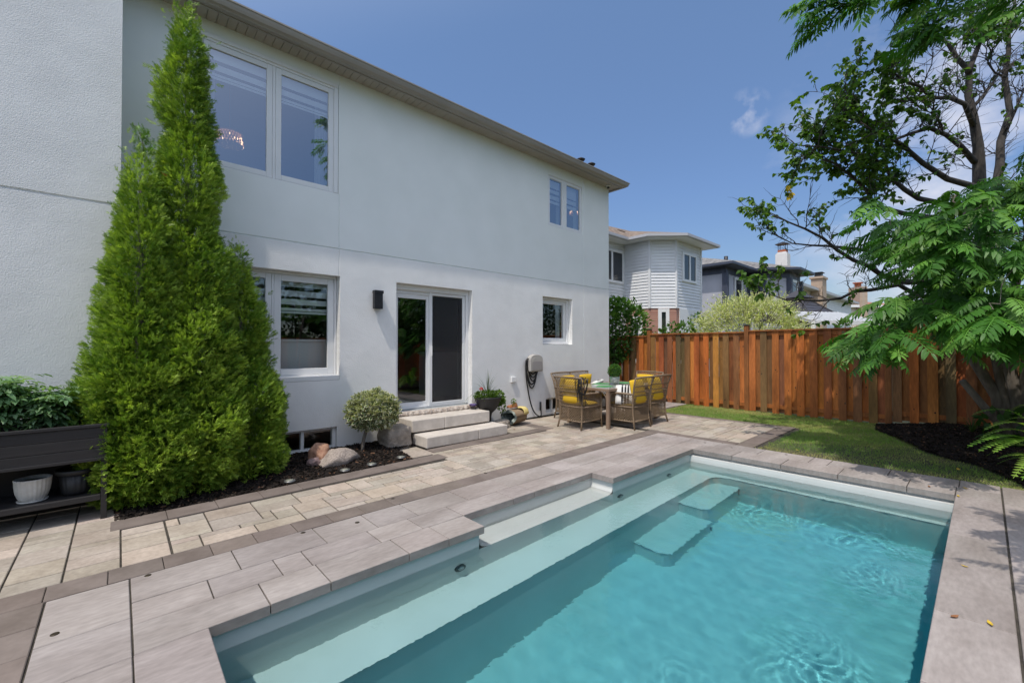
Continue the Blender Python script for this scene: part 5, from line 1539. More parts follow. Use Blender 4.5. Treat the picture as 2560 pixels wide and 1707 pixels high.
striped('striped black and white cushion propped on the pool side chair', (7.14, 4.62, 0.63), (R(70), R(0), R(-62)), 0.38)
striped('striped black and white cushion lying on the wall side chair', (7.86, 5.90, 0.68), (R(32), R(6), R(190)), 0.42)

# bundle of black straps over the first chair
t = empty('strap_bundle', 'tangle of black straps hanging over the back of the near chair', 'straps', (6.28, 4.99, 0.97))
b = MB(); r = random.Random(6)
for k in range(16):
    y0 = r.uniform(-0.10, 0.10); ln = r.uniform(0.25, 0.52); pts = [(0.06 * r.uniform(.5, 1.2), y0, -0.12), (0.02, y0 * .8, 0.015)]
    for i in range(1, 7):
        f = i / 6; pts.append((-0.045 - 0.02 * math.sin(f * 3) + r.uniform(-.008, .008), y0 * (0.8 + .5 * f) + r.uniform(-.015, .015) - 0.02 * f, 0.01 - ln * f))
    b.tube(pts, 0.0055, 5)
for k in range(5):
    y0 = r.uniform(-.08, .05); dr = r.uniform(.2, .34)
    b.tube([(-0.05, y0 + 0.11 * math.cos(a), -dr * math.sin(a)) for a in [math.pi * i / 10 for i in range(11)]], 0.006, 5)
b.build('straps', M['rubber'], t)

# ------------------------------------------------------------------ rocks
def rock(name, label, c, size, seed, mt, rz=0.0, freq=1.6, amp=0.28, flat=0.0, peak=None):
    bm_ = bmesh.new(); bmesh.ops.create_icosphere(bm_, subdivisions=4, radius=1.0)
    from mathutils import noise
    off = Vector((seed * 3.1, seed * 1.7, seed * 0.9))
    for v in bm_.verts:
        d = v.co.normalized()
        # facet: push towards a few planes
        k = 1.0
        for pl_ in range(7):
            rr_ = random.Random(seed * 100 + pl_); nrm_ = Vector((rr_.uniform(-1, 1), rr_.uniform(-1, 1), rr_.uniform(-.6, 1))).normalized(); dd_ = d.dot(nrm_)
            lim = rr_.uniform(0.62, 0.85)
            if dd_ > 0 and dd_ * k > lim: k = lim / dd_
        k *= 1 + amp * 0.5 * noise.noise(d * freq + off) + 0.06 * noise.noise(d * 5 + off)
        v.co = d * k
        if peak: v.co.z *= 1.0 - peak * (v.co.x * 0.5 + 0.2)
    me = bpy.data.meshes.new(name); bm_.to_mesh(me); bm_.free()
    for p in me.polygons: p.use_smooth = True
    me.materials.append(mt)
    o = bpy.data.objects.new(name, me); COL.objects.link(o); o.location = c; o.scale = size; o.rotation_euler = (0, 0, R(rz))
    tag(o, label, 'rock'); return o
M['granite'] = mat('speckled granite', (0.23, 0.19, 0.165), 0.85, (0.40, 0.34, 0.295), 12, bump=[(30, 0.4, 0.02, 'n')], extra=(75, 0.8, 2), lo=.35, hi=.65)
M['pinkrock'] = mat('rusty pink rock', (0.30, 0.155, 0.10), 0.9, (0.42, 0.25, 0.17), 5, bump=[(14, 0.5, 0.03, 'n')], extra=(40, .2, 5))
M['purplerock'] = mat('purple grey rock', (0.20, 0.13, 0.125), 0.8, (0.28, 0.20, 0.19), 5, bump=[(14, .4, .03, 'n')])
M['limestone'] = mat('tan grey block rock', (0.26, 0.225, 0.19), 0.9, (0.42, 0.36, 0.30), 4, bump=[(10, .6, .04, 'n'), (50, .3, .01, 'n')], extra=(30, .12, 5))
rock('granite_boulder', 'speckled grey granite boulder in front of the basement window', (2.16, 5.78, 0.06), (0.31, 0.19, 0.17), 3, M['granite'], rz=22, peak=0.55)
rock('pink_boulder', 'rusty pink boulder leaning behind the speckled granite one', (1.99, 5.98, 0.08), (0.15, 0.15, 0.20), 8, M['pinkrock'], rz=30)
rock('purple_stone', 'small purple grey stone beside the pink boulder', (1.86, 5.83, 0.04), (0.09, 0.10, 0.09), 5, M['purplerock'])
bm_ = bmesh.new(); bmesh.ops.create_cube(bm_, size=1.0); bmesh.ops.subdivide_edges(bm_, edges=bm_.edges[:], cuts=9, use_grid_fill=True)
from mathutils import noise as _nz
for v in bm_.verts:
    d = v.co.copy(); q = max(abs(d.x), abs(d.y), abs(d.z))
    v.co = d * (1 + 0.16 * _nz.noise(d * 2.3 + Vector((4, 2, 1))) + 0.06 * _nz.noise(d * 7)) * (1 - 0.13 * ((d.x * 2) ** 2 * (d.y * 2) ** 2 + (d.z * 2) ** 2 * (d.x * 2) ** 2) * 0.5)
me = bpy.data.meshes.new('block_boulder'); bm_.to_mesh(me); bm_.free()
for p in me.polygons: p.use_smooth = True
me.materials.append(M['limestone']); o = bpy.data.objects.new('block_boulder', me); COL.objects.link(o); o.location = (3.20, 6.24, 0.145); o.scale = (0.40, 0.50, 0.36); o.rotation_euler = (0, 0, R(-6))
tag(o, 'squarish tan grey boulder wedged beside the stone steps', 'rock')
rock('flat_stone', 'low tan stone between the steps and the hollow log', (5.36, 6.18, 0.05), (0.24, 0.15, 0.13), 11, M['limestone'])

# ------------------------------------------------------------------ solar path discs and deck anchors
M['disc_glass'] = mat('frosted disc lens', (0.20, 0.21, 0.17), 0.15, (0.30, 0.30, 0.25), 60, spec=0.8)
M['steel'] = mat('brushed steel', (0.22, 0.22, 0.215), 0.45, metal=0.8)
dl = None
for i, (x, y, lb) in enumerate(((2.07, 5.335, 'round steel solar disc light in the mulch in front of the granite boulder'), (2.43, 5.365, 'round steel solar disc light in the mulch, middle one of the three near the steps'), (2.88, 5.43, 'round steel solar disc light in the mulch nearest the steps'), (1.44, 5.325, 'round steel solar disc light in the mulch at the foot of the cedars'))):
    if dl is None:
        dl = empty('solar_disc_light', lb, 'garden light', group='solar disc lights in the mulch')
        b = MB(); b.lathe([(0.058, 0.0), (0.062, 0.010), (0.058, 0.020), (0.047, 0.022)], 24); b.build('rim', M['steel'], dl)
        b = MB(); b.lathe([(0.047, 0.021), (0.03, 0.026), (0, 0.028)], 24); b.build('lens', M['disc_glass'], dl); c = dl
    else: c = copy_tree(dl)
    c['label'] = lb; c.location = (x, y, 0.014)
b = MB(); b.lathe([(0.019, 0.0), (0.019, 0.0015), (0.012, 0.002)], 18); b.lathe([(0.012, 0.0015), (0.0, 0.001)], 18)
M['anchor'] = mat('dull bronze', (0.07, 0.055, 0.04), 0.45, metal=0.6)
an = b.build('deck_anchor', M['anchor'])
spots = [(c3x * .3871, 1100 + c3y * .3871) for c3x, c3y in ((955, 873), (1957, 597), (2307, 531), (353, 1252))] + [(1660 + 1070 * .09565, 1080 + 275 * .09565), (1500 + 480 * .2126, 990 + 478 * .2126), (1500 + 80 * .2126, 990 + 590 * .2126), (800 + 470 * .3871, 1100 + 378 * .3871), (800 + 1070 * .3871, 1100 + 213 * .3871), (1500 + 2190 * .2126, 990 + 687 * .2126), (1500 + 1550 * .2126, 990 + 605 * .2126)]
for i, (u, v) in enumerate(spots):
    c = an if i == 0 else an.copy()
    if i: COL.objects.link(c)
    p = G(u, v); c.location = (p.x, p.y, 0.0008)
    tag(c, 'small bronze pool cover anchor set flush in the paving', 'anchor', group='pool cover anchors in the paving')

# ------------------------------------------------------------------ planter table with pots
M['resin'] = mat('charcoal resin', (0.020, 0.019, 0.020), 0.55, (0.028, 0.026, 0.027), 12, nstretch=(0.3, 1, 6))
PX0, PX1, PY0, PY1 = -1.50, -0.075, 5.36, 5.92
t = empty('planter_table', 'charcoal raised planter box on legs with a lower shelf', 'planter', ((PX0 + PX1) / 2, (PY0 + PY1) / 2, 0))
ox, oy = (PX0 + PX1) / 2, (PY0 + PY1) / 2; hx, hy = (PX1 - PX0) / 2, (PY1 - PY0) / 2
b = MB()
for k in range(3):
    z0 = 0.545 + k * 0.095
    b.box(-hx, -hy, z0, hx, -hy + .025, z0 + 0.092); b.box(-hx, hy - .025, z0, hx, hy, z0 + .092)
    b.box(-hx, -hy + .025, z0, -hx + .025, hy - .025, z0 + .092); b.box(hx - .025, -hy + .025, z0, hx, hy - .025, z0 + .092)
b.box(-hx + .02, -hy + .02, .55, hx - .02, hy - .02, .565)
b.build('box', M['resin'], t, bevel=0.003)
b = MB(); ring_ = [(-hx - .012, -hy - .014, hx + .012, -hy + .03), (-hx - .012, hy - .03, hx + .012, hy + .014), (-hx - .012, -hy + .03, -hx + .03, hy - .03), (hx - .03, -hy + .03, hx + .012, hy - .03)]
for q in ring_: b.box(q[0], q[1], .830, q[2], q[3], .856)
b.box(-hx - .006, -hy - .010, .530, hx + .006, -hy - .001, .556)
b.build('rim', M['resin'], t, bevel=0.003)
b = MB(); b.box(-hx + .03, -hy + .03, .78, hx - .03, hy - .03, .80); b.build('soil', M['mulch'], t)
for sx in (-1, 1):
    for sy in (-1, 1):
        b = MB(); b.box(sx * (hx - .02) - .02, sy * (hy - .02) - .02, 0.0, sx * (hx - .02) + .02, sy * (hy - .02) + .02, .543); b.build('leg', M['resin'], t)
b = MB(); b.box(-hx + .002, -hy + .042, .19, hx - .002, hy - .042, .215); b.box(-hx + .042, -hy + .004, .175, hx - .042, -hy + .041, .222); b.build('shelf', M['resin'], t, bevel=0.003)
b = MB(); b.box(-hx + .05, hy - .030, .01, hx - .05, hy - .024, .54); b.build('back_sheet', M['rubber'], t)
M['pot_white'] = mat('chalky white pot', (0.60, 0.58, 0.53), 0.7, (0.70, 0.69, 0.65), 7, extra=(20, .1, 5))
M['pot_black'] = mat('black plastic pot', (0.018, 0.018, 0.019), 0.5)
t = empty('white_pot', 'ribbed white ceramic pot on its saucer on the planter shelf', 'plant pot', (-0.545, 5.56, 0.2155))
wob = lambda a, z: 1 + 0.018 * math.cos(24 * a)
b = MB(); b.lathe([(0.068, 0.008), (0.088, 0.035), (0.104, 0.085), (0.111, 0.14), (0.113, 0.185), (0.116, 0.193), (0.112, 0.200), (0.104, 0.197), (0.100, 0.17)], 96, wob=wob); b.lathe([(0.100, .172), (0.0, .172)], 24); b.build('pot', M['pot_white'], t)
b = MB(); b.lathe([(0.075, 0.0), (0.092, 0.004), (0.096, 0.016), (0.088, 0.014), (0.07, 0.008)], 32); b.build('saucer', M['pot_white'], t)
t = empty('black_pot', 'fluted black plastic pot on the planter shelf beside the white pot', 'plant pot', (-0.275, 5.60, 0.2155))
b = MB(); b.lathe([(0.095, 0.0), (0.105, 0.03), (0.125, 0.19)], 72, wob=lambda a, z: 1 + 0.02 * math.cos(18 * a)); b.lathe([(0.128, .185), (0.143, .19), (0.146, .225), (0.138, .23), (0.130, .21)], 48); b.build('pot', M['pot_black'], t)
b = MB(); b.lathe([(0.132, .205), (0.0, .21)], 24); b.build('soil', M['mulch'], t)

# ------------------------------------------------------------------ urn, log, little things by the steps
t = empty('urn_planter', 'black pedestal urn of spiky grass, trailing vine and a red flower', 'planter', (5.135, 6.31, 0.002))
b = MB(); b.lathe([(0.13, 0.0), (0.135, 0.02), (0.11, 0.05), (0.075, 0.12), (0.065, 0.22), (0.085, 0.30), (0.15, 0.36), (0.205, 0.44), (0.232, 0.53), (0.238, 0.565), (0.258, 0.572), (0.262, 0.60), (0.25, 0.608), (0.235, 0.59), (0.22, 0.56)], 40); b.build('urn', M['pot_black'], t)
b = MB(); b.lathe([(0.222, .562), (0.0, .575)], 24); b.build('soil', M['mulch'], t)
M['logbark'] = mat('weathered log bark', (0.17, 0.11, 0.065), 0.95, (0.33, 0.24, 0.15), 12, nstretch=(0.2, 1, 1), bump=[(30, .6, .02, 'n')])
M['lichen'] = mat('pale lichen wood', (0.16, 0.19, 0.17), 0.95, (0.36, 0.40, 0.36), 20, bump=[(40, .7, .02, 'n')], lo=.4, hi=.6)
t = empty('hollow_log', 'short hollow log with pale lichen around its open end', 'log', (5.80, 6.30, 0.005)); t.rotation_euler = (0, 0, R(14))
def logring(x, k, inner=False):
    out_ = []
    for i in range(40):
        a = 2 * math.pi * i / 40
        rr_ = 0.155 * (1 + 0.10 * math.cos(2 * a + 0.7) + 0.05 * math.sin(5 * a + k) + 0.03 * math.sin(11 * a + 2 * k))
        if inner: rr_ *= 0.70 + 0.10 * math.sin(3 * a) + 0.05 * math.sin(7 * a)
        out_.append((x + (0.02 * math.sin(6 * a + 1) if k == 0 else 0), rr_ * math.cos(a) * 1.15, 0.165 + rr_ * math.sin(a)))
    return out_
def loft(b, rings_, smooth=True):
    n = len(rings_[0]); vs = [p for q in rings_ for p in q]
    b.add(vs, [(i * n + k, i * n + (k + 1) % n, (i + 1) * n + (k + 1) % n, (i + 1) * n + k) for i in range(len(rings_) - 1) for k in range(n)], smooth)
b = MB(); loft(b, [logring(-0.20, 0), logring(-0.08, 0.3), logring(0.08, 0.5), logring(0.20, 0.8)]); b.poly(logring(0.20, .8)); b.build('bark', M['logbark'], t)
b = MB(); loft(b, [logring(-0.20, 0), logring(-0.205, 0, True)]); loft(b, [logring(-0.205, 0, True), logring(0.15, .5, True)]); b.poly(logring(0.15, .5, True)); b.build('open_end', M['lichen'], t)
M['leather'] = mat('orange brown leather', (0.30, 0.105, 0.035), 0.55, (0.38, 0.15, 0.05), 10, bump=[(30, .2, .01, 'n')])
M['cloth_y'] = mat('pale yellow cloth', (0.66, 0.52, 0.18), 0.9, (0.70, 0.57, 0.22), 6)
t = empty('shoe_planter', 'brown leather shoe planter standing on the hollow log', 'shoe planter', (5.74, 6.29, 0.338)); t.rotation_euler = (0, 0, R(5))
def shoe_sec(s_):
    w_ = 0.050 * (1 - 0.25 * abs(s_ - .45)); hgt = 0.05 + 0.05 * clamp((0.55 - s_) * 2.4, 0, 1); return w_, hgt
b = MB(); rg = []
for i in range(13):
    s_ = i / 12; w_, hg = shoe_sec(s_); tp_ = 1 - (0.85 if s_ in (0, 1) else 0.25 * (s_ > .9) + .25 * (s_ < .1)); x = 0.14 - 0.28 * s_
    rg.append([(x, w_ * tp_ * math.cos(a) * 1.25, 0.012 + hg * tp_ * max(0.0, math.sin(a)) ** 0.8) for a in [math.pi * k / 12 for k in range(13)]])
n_ = 13; vs = [p for q in rg for p in q]
b.add(vs, [(i * n_ + k, i * n_ + k + 1, (i + 1) * n_ + k + 1, (i + 1) * n_ + k) for i in range(12) for k in range(12)], True); b.build('upper', M['leather'], t)
b = MB(); b.prism([(0.15 * math.cos(a), 0.062 * math.sin(a)) for a in [2 * math.pi * k / 24 for k in range(24)]], 0.0, 0.014); b.build('sole', M['stripe_w'], t)
b = MB(); b.lathe([(0.030, 0.098), (0.034, 0.112), (0.026, 0.106), (0.0, 0.100)], 18, (0.05, 0, 0)); b.build('collar', M['logbark'], t)
b = MB(); n_ = 10
for i in range(n_):
    pass
vs = []; w0 = 0.10
prof_ = [(0.02, 0.005), (-0.05, 0.006), (-0.12, 0.002), (-0.165, -0.03), (-0.185, -0.08), (-0.187, -0.125)]
for (yy, zz) in prof_:
    for k in range(7): vs.append((-w0 + 2 * w0 * k / 6, yy + 0.004 * math.sin(k * 2.1), zz + 0.004 * math.sin(k * 1.7 + yy * 30)))
b.add(vs, [(i * 7 + k, i * 7 + k + 1, i * 7 + k + 8, i * 7 + k + 7) for i in range(len(prof_) - 1) for k in range(6)], True)
o = b.build('yellow_cloth', M['cloth_y']); o.location = (5.93, 6.32, 0.330); o.rotation_euler = (0, 0, R(20)); s_ = o.modifiers.new('thick', 'SOLIDIFY'); s_.thickness = 0.006
tag(o, 'folded pale yellow cloth draped over the end of the hollow log', 'cloth')
M['purple_glass'] = mat('purple glass', (0.10, 0.06, 0.22), 0.1, (0.16, 0.11, 0.32), 8, spec=0.8)
t = empty('purple_dish', 'purple glass dish in a black wire stand on the upper step', 'dish', (4.86, 6.40, 0.387))
b = MB(); b.lathe([(0.0, 0.055), (0.055, 0.058), (0.070, 0.085), (0.076, 0.095), (0.068, 0.092), (0.05, 0.070), (0.0, 0.066)], 24); b.build('dish', M['purple_glass'], t)
b = MB(); b.tube([(0.072 * math.cos(a), 0.072 * math.sin(a), 0.075) for a in [2 * math.pi * k / 20 for k in range(21)]], 0.003, 5, caps=False)
for k in range(3):
    a = 2 * math.pi * k / 3 + .4; b.tube([(0.072 * math.cos(a), 0.072 * math.sin(a), 0.075), (0.085 * math.cos(a), 0.085 * math.sin(a), 0.0)], 0.003, 5)
b.build('wire_stand', M['rubber'], t)
# fallen leaves
M['leaf_yellow'] = mat('yellow fallen leaf', (0.62, 0.44, 0.03), 0.6, (0.55, 0.36, 0.05), 30)
M['leaf_brown'] = mat('brown fallen leaf', (0.24, 0.10, 0.04), 0.7, (0.30, 0.14, 0.06), 30)
b = MB(); vs = []
for k in range(7):
    s_ = k / 6; w_ = 0.011 * math.sin(math.pi * min(1, s_ * 1.02 + .02)) ** 0.8; z = 0.003 + 0.007 * abs(s_ - .5)
    vs += [(-0.03 + .06 * s_, -w_, z + .003), (-0.03 + .06 * s_, 0, z), (-0.03 + .06 * s_, w_, z + .004)]
b.add(vs, [(3 * i + k, 3 * i + 3 + k, 3 * i + 4 + k, 3 * i + 1 + k) for i in range(6) for k in (0, 1)], True)
fl = b.build('fallen_leaf', M['leaf_yellow'])
lv = [(2413, 1221, 0, 'yellow leaf lying on the coping at the far right pool corner beside the joint', 40), (2396, 1241, 0, 'yellow leaf lying at the inner corner of the far right coping', 10), (2411, 1416, 0, 'tiny yellow leaf on the right hand deck slab by the pool', 70), (2475, 1560, 0, 'yellow leaf on the wide right hand slab nearest the camera', 15), (2396, 1175, 0.03, 'long yellow leaf lying in the grass by the mulch edge', 5), (1994, 1126, 0.03, 'yellow dandelion like leaf in the lawn beside the coping', 60),
      (2187, 1164, 0.03, 'brown curled leaf on the grass edge by the far coping', 20), (1286, 1074, 0, 'brown curled leaf on the pavers right of the stone steps', 30), (2323, 1217, 0, 'thin brown leaf on the far coping edge', 10), (2387, 1543, 0, 'dark thin leaf on the right hand slab near the pool edge', -30), (1447, 1084, 0, 'small brown leaf on the patio in front of the near chair', 0)]
for i, (u, v, z, lb, rz) in enumerate(lv):
    c = fl if i == 0 else fl.copy()
    if i: COL.objects.link(c)
    if 'yellow' not in lb:
        if not c.data.name.startswith('brown'):
            d_ = fl.data.copy(); d_.name = 'brown_leaf'; d_.materials[0] = M['leaf_brown']; c.data = d_
    p = G(u, v, z); c.location = (p.x, p.y, z + 0.002); c.rotation_euler = (0, 0, R(rz)); s_ = 1.7 if 'long' in lb else (0.7 if 'tiny' in lb or 'small' in lb else 1.0); c.scale = (s_,) * 3
    tag(c, lb, 'leaf', group='fallen leaves')
# ------------------------------------------------------------------ plants
def leaf_tpl(w_=0.5, fold=0.12, curl=0.12):
    """ovate leaf of length 1 along +y, two folded halves"""
    v = np.array([(0, 0, 0), (w_ * .42, .28, fold * w_), (w_ * .36, .66, fold * w_ - curl * .45), (0, 1, -curl), (-w_ * .36, .66, fold * w_ - curl * .45), (-w_ * .42, .28, fold * w_), (0, .5, -curl * .2)])
    return v, [np.array([(0, 1, 2, 6), (6, 2, 3, 4), (0, 6, 4, 5)])]
def spray_tpl(seed=0, n=5, wide=0.42):
    """flat ferny conifer spray along +y: a stem with narrow side fingers"""
    r = np.random.default_rng(seed); vs, fs = [], []
    def finger(p, an, ln, w_, z):
        d = np.array([math.sin(an), math.cos(an)]); s_ = np.array([d[1], -d[0]]); b = len(vs)
        mid = p + d * ln * .5
        vs.extend([(p[0], p[1], z), (mid[0] + s_[0] * w_, mid[1] + s_[1] * w_, z + r.uniform(-.03, .03)), (p[0] + d[0] * ln, p[1] + d[1] * ln, z + r.uniform(-.08, .08)), (mid[0] - s_[0] * w_, mid[1] - s_[1] * w_, z + r.uniform(-.03, .03))])
        fs.append((b, b + 1, b + 2, b + 3))
    finger(np.array([0., 0.]), 0, 1.0, .034, 0)
    for k in range(n):
        t_ = 0.12 + 0.62 * k / (n - 1)
        for sg in (-1, 1):
            finger(np.array([0., t_]), sg * r.uniform(.45, .85), wide * (1.05 - .55 * t_) * r.uniform(.8, 1.2), .036, r.uniform(-.05, .05))
    return np.array(vs), [np.array(fs)]
def lumps(p, seed, f=5.0):
    r = np.random.default_rng(seed); o_ = np.zeros(len(p))
    for k in range(9):
        d = r.normal(size=3); d /= np.linalg.norm(d); q = f * r.uniform(.6, 2.2)
        o_ += np.sin(p @ d * q + r.uniform(0, 6.28)) / (1 + .35 * k)
    return o_ / 2.6

CEDAR_A, CEDAR_B = np.array([0.12, 0.235, 0.026]), np.array([0.50, 0.66, 0.10])
def cedar(label, base, prof, seed, n, lean=(0, 0), dead=(), leader=True):
    t = empty('cedar_tree', label, 'cedar', (base[0], base[1], 0.0), group='clipped cedars against the house wall')
    r = np.random.default_rng(seed)
    zs = np.array([p[0] for p in prof]); rs = np.array([p[1] for p in prof]); H = zs.max()
    b = MB(); b.tube([(0, 0, 0), (lean[0] * .3, lean[1] * .3, H * .4), (lean[0], lean[1], H * .93)], [0.07, 0.05, 0.008], 8); b.build('trunk', M['bark'], t)
    parts = []
    # tufts: clump axes spread evenly over the surface, each a spray of ferny fans that radiates outwards and up
    cz, ct_ = [], []
    z = zs.min()
    while z < H - .01:
        rz_ = max(np.interp(z, zs, rs), .02); k_ = max(3, int(2 * math.pi * rz_ / .105))
        cz += list(z + r.uniform(-.045, .045, k_)); ct_ += list((np.arange(k_) + r.uniform(0, 1)) * 2 * math.pi / k_ + r.normal(0, .22, k_)); z += .095
    cz = np.clip(np.array(cz), .02, H); ct_ = np.array(ct_); nc = len(cz)
    slope = np.gradient(rs, zs)
    for layer, (per, rk, sc, spread) in enumerate(((n, 1.0, 1.0, .052), (9, .80, 1.6, .09))):
        zz = np.repeat(cz, per); th = np.repeat(ct_, per); m_ = len(zz)
        rr_ = np.interp(zz, zs, rs)
        un = np.stack([np.cos(th), np.sin(th), np.zeros(m_)], 1); tg = np.stack([-np.sin(th), np.cos(th), np.zeros(m_)], 1)
        P0 = un * rr_[:, None]; P0[:, 2] = zz
        big = lumps(P0 * np.array([1, 1, .8]), seed + 3, 6.0)
        push = np.repeat(r.normal(0, .030, nc), per)
        rad = np.maximum(rr_ * rk * (1 + .05 * big) + (.075 * big + push) * np.minimum(1, rr_ / .3), 0)
        o1, o2 = r.normal(0, spread, m_), r.normal(0, spread, m_)
        q_ = np.sqrt(o1 ** 2 + o2 ** 2)
        sl_ = np.interp(zz, zs, slope)
        T = un * (rad - q_ * .55 + r.normal(0, .010, m_))[:, None] + tg * o1[:, None]; T[:, 2] = zz + o2
        T += (zz / H)[:, None] * np.array([[lean[0], lean[1], 0]])
        d = un + np.array([0, 0, 1]) * (.62 - .35 * np.clip(sl_, -2, 1))[:, None] + tg * (o1 * 9)[:, None] + np.array([0, 0, 1]) * (o2 * 8)[:, None] + r.normal(0, .22, (m_, 3))
        cl_ = np.repeat(r.normal(0, .20, nc), per)[:, None]
        mixk = np.clip(.34 + .30 * lumps(P0 + 9, seed + 8, 8.0)[:, None] + cl_ + r.normal(0, .20, (m_, 1)), 0, 1)
        C = (CEDAR_A * (1 - mixk) + CEDAR_B * mixk) * r.uniform(.8, 1.2, (m_, 1))
        for (dp, dr) in dead:
            q = np.linalg.norm(T + np.array([base[0], base[1], 0]) - np.array(dp), axis=1) < dr
            C[q] = np.array([.34, .12, .035]) * r.uniform(.7, 1.3, (q.sum(), 1))
        S = r.uniform(.050, .095, m_) * sc * np.clip(.55 + rr_ * 1.2, .5, 1.05)
        for tv in range(3):
            q = np.arange(m_) % 3 == tv
            v, f = spray_tpl(tv + 1)
            parts.append(inst(v, f, frames(d[q], r.uniform(0, 6.28, q.sum())), T[q] - d[q] / np.linalg.norm(d[q], axis=1, keepdims=True) * S[q][:, None] * .35, S[q], C[q]))
    V, Fq, Cc = merge(parts)
    np_mesh('crown', V, Fq, Cc, M['cedar'], t); return t
dp1 = AT(470, 197, 4.35); dp2 = AT(386, 437, 4.35)
main = cedar('tallest cedar, a narrow bright green spire reaching the eaves', (0.60, 5.92), [(0.03, .30), (.15, .50), (.6, .58), (1.3, .52), (2.0, .43), (2.7, .33), (3.3, .285), (3.9, .265), (4.4, .24), (4.75, .185), (5.0, .125), (5.18, .06), (5.30, .012)], 21, 26, lean=(-.085, 0.0), dead=((dp1, .11), (dp2, .10)))
cedar('shorter cedar left of the spire, with a bare wispy leader beside the planter', (0.17, 5.70), [(0.03, .25), (.15, .42), (.5, .50), (1.2, .43), (1.8, .34), (2.4, .26), (2.8, .21), (3.15, .15), (3.4, .07), (3.5, .02)], 35, 26, lean=(-.03, 0.02))
cedar('shorter cedar on the right of the spire, in front of the ground floor window', (1.13, 6.02), [(0.03, .25), (.12, .40), (.5, .455), (1.0, .40), (1.5, .31), (2.0, .24), (2.4, .15), (2.65, .07), (2.75, .015)], 46, 26, lean=(-.10, 0.0))
# the loose wispy leader of the left cedar
b = MB(); tp = Vector((0.15, 5.73, 3.40)); b.tube([tp, tp + Vector((0.02, 0, .12)), tp + Vector((.00, 0, .26)), tp + Vector((-.04, 0, .36))], [.006, .005, .004, .002], 5)
ld = [o for o in bpy.data.objects if o.get('label', '').startswith('shorter cedar left')][0]
b.v = [(p[0] - ld.location.x, p[1] - ld.location.y, p[2]) for p in b.v]
lo_ = b.build('leader', M['bark'], ld)
r = np.random.default_rng(3); m_ = 70
tt = r.uniform(.1, 1, m_); T = np.stack([np.interp(tt, [0, .35, .75, 1], [0, .02, 0, -.04]) + r.normal(0, .035, m_), r.normal(0, .03, m_), .36 * tt], 1) + np.array(tp - ld.location)
v, f = spray_tpl(2); V, Fq, Cc = inst(v, f, frames(np.stack([r.normal(0, .5, m_), r.normal(0, .5, m_), np.ones(m_)], 1), r.uniform(0, 6.28, m_)), T, r.uniform(.05, .1, m_), np.tile(CEDAR_A * 1.2, (m_, 1)) * r.uniform(.7, 1.3, (m_, 1)))
np_mesh('leader_foliage', V, Fq, Cc, M['cedar'], ld)

# leafy ball (topiary and boxwood)
def ball_leaves(c, rad, n, size, cols, seed, w_=0.55, var=None, lump=.10):
    r = np.random.default_rng(seed)
    d = r.normal(size=(n, 3)); d /= np.linalg.norm(d, axis=1, keepdims=True)
    lm = lumps(d * 1.0, seed, 4.5)
    k = r.uniform(.72, 1.02, n) + lump * lm
    T = d * k[:, None] * np.array(rad) + np.array(c)
    dr = d * .8 + r.normal(0, .5, (n, 3)) + np.array([0, 0, .25])
    C = np.array(cols)[r.integers(0, len(cols), n)] * r.uniform(.7, 1.25, (n, 1))
    v, f = leaf_tpl(w_); F_ = frames(dr, r.uniform(-.9, .9, n)); S = r.uniform(.75, 1.25, n) * size
    out_ = [inst(v, f, F_, T, S, C)]
    if var is not None:   # pale margin: a larger pale leaf just behind the green one
        out_.append(inst(v * np.array([1.6, 1.22, 1]) + np.array([0, -.07, -.03]), f, F_, T, S, np.tile(np.array(var), (n, 1)) * r.uniform(.8, 1.15, (n, 1))))
    return out_
t = empty('euonymus_standard', 'round headed variegated shrub on a single bent stem beside the steps', 'shrub', (2.644, 6.17, 0))
b = MB(); b.tube([(0, 0, -.02), (.012, 0, .10), (.03, 0, .20), (.07, 0, .33), (.12, 0, .50)], [.030, .027, .025, .024, .014], 10)
for a in range(7): b.tube([(.07, 0, .33), (.10 + .1 * math.cos(a), .1 * math.sin(a), .47), (.13 + .26 * math.cos(a), .22 * math.sin(a), .60)], [.014, .010, .004], 6)
b.build('trunk', M['bark'], t)
V, Fq, Cc = merge(ball_leaves((.155, -.02, .62), (.350, .31, .27), 3300, .050, [(.04, .11, .025), (.06, .14, .03), (.03, .08, .02)], 5, var=(.72, .71, .52), lump=.22))
np_mesh('crown', V, Fq, Cc, M['leaf'], t)
ct = [o for o in bpy.data.objects if o.name.startswith('centrepiece')][0]
V, Fq, Cc = merge(ball_leaves((0, 0, .285), (.135, .135, .135), 1500, .032, [(.045, .13, .03), (.06, .17, .035), (.16, .29, .06)], 6, lump=.03))
np_mesh('boxwood_ball', V, Fq, Cc, M['leaf'], ct)

# urn planting
u = [o for o in bpy.data.objects if o.name == 'urn_planter'][0]
def blades(n, ln, w_, spread, seed, base=(0, 0, .57), col=(.09, .13, .045)):
    r = np.random.default_rng(seed); vs, fs, cs = [], [], []
    for i in range(n):
        a = r.uniform(0, 6.28); tilt = abs(r.normal(0, spread)); L_ = ln * r.uniform(.6, 1.1); bb = len(vs); sd = np.array([-math.sin(a), math.cos(a), 0]); c = np.array(col) * r.uniform(.7, 1.3)
        for k in range(6):
            s_ = k / 5; an = tilt * (1 + 1.1 * s_ * s_); x = L_ * s_ * math.sin(min(an, 1.75)); z = L_ * s_ * math.cos(min(an, 1.9))
            p = np.array([base[0] + x * math.cos(a), base[1] + x * math.sin(a), base[2] + z]); ww = w_ * (1 - s_ ** 2) + .0008
            vs += [p - sd * ww, p + sd * ww]; cs += [c, c]
        fs += [(bb + 2 * k, bb + 2 * k + 1, bb + 2 * k + 3, bb + 2 * k + 2) for k in range(5)]
    return np.array(vs), [np.array(fs)], np.array(cs)
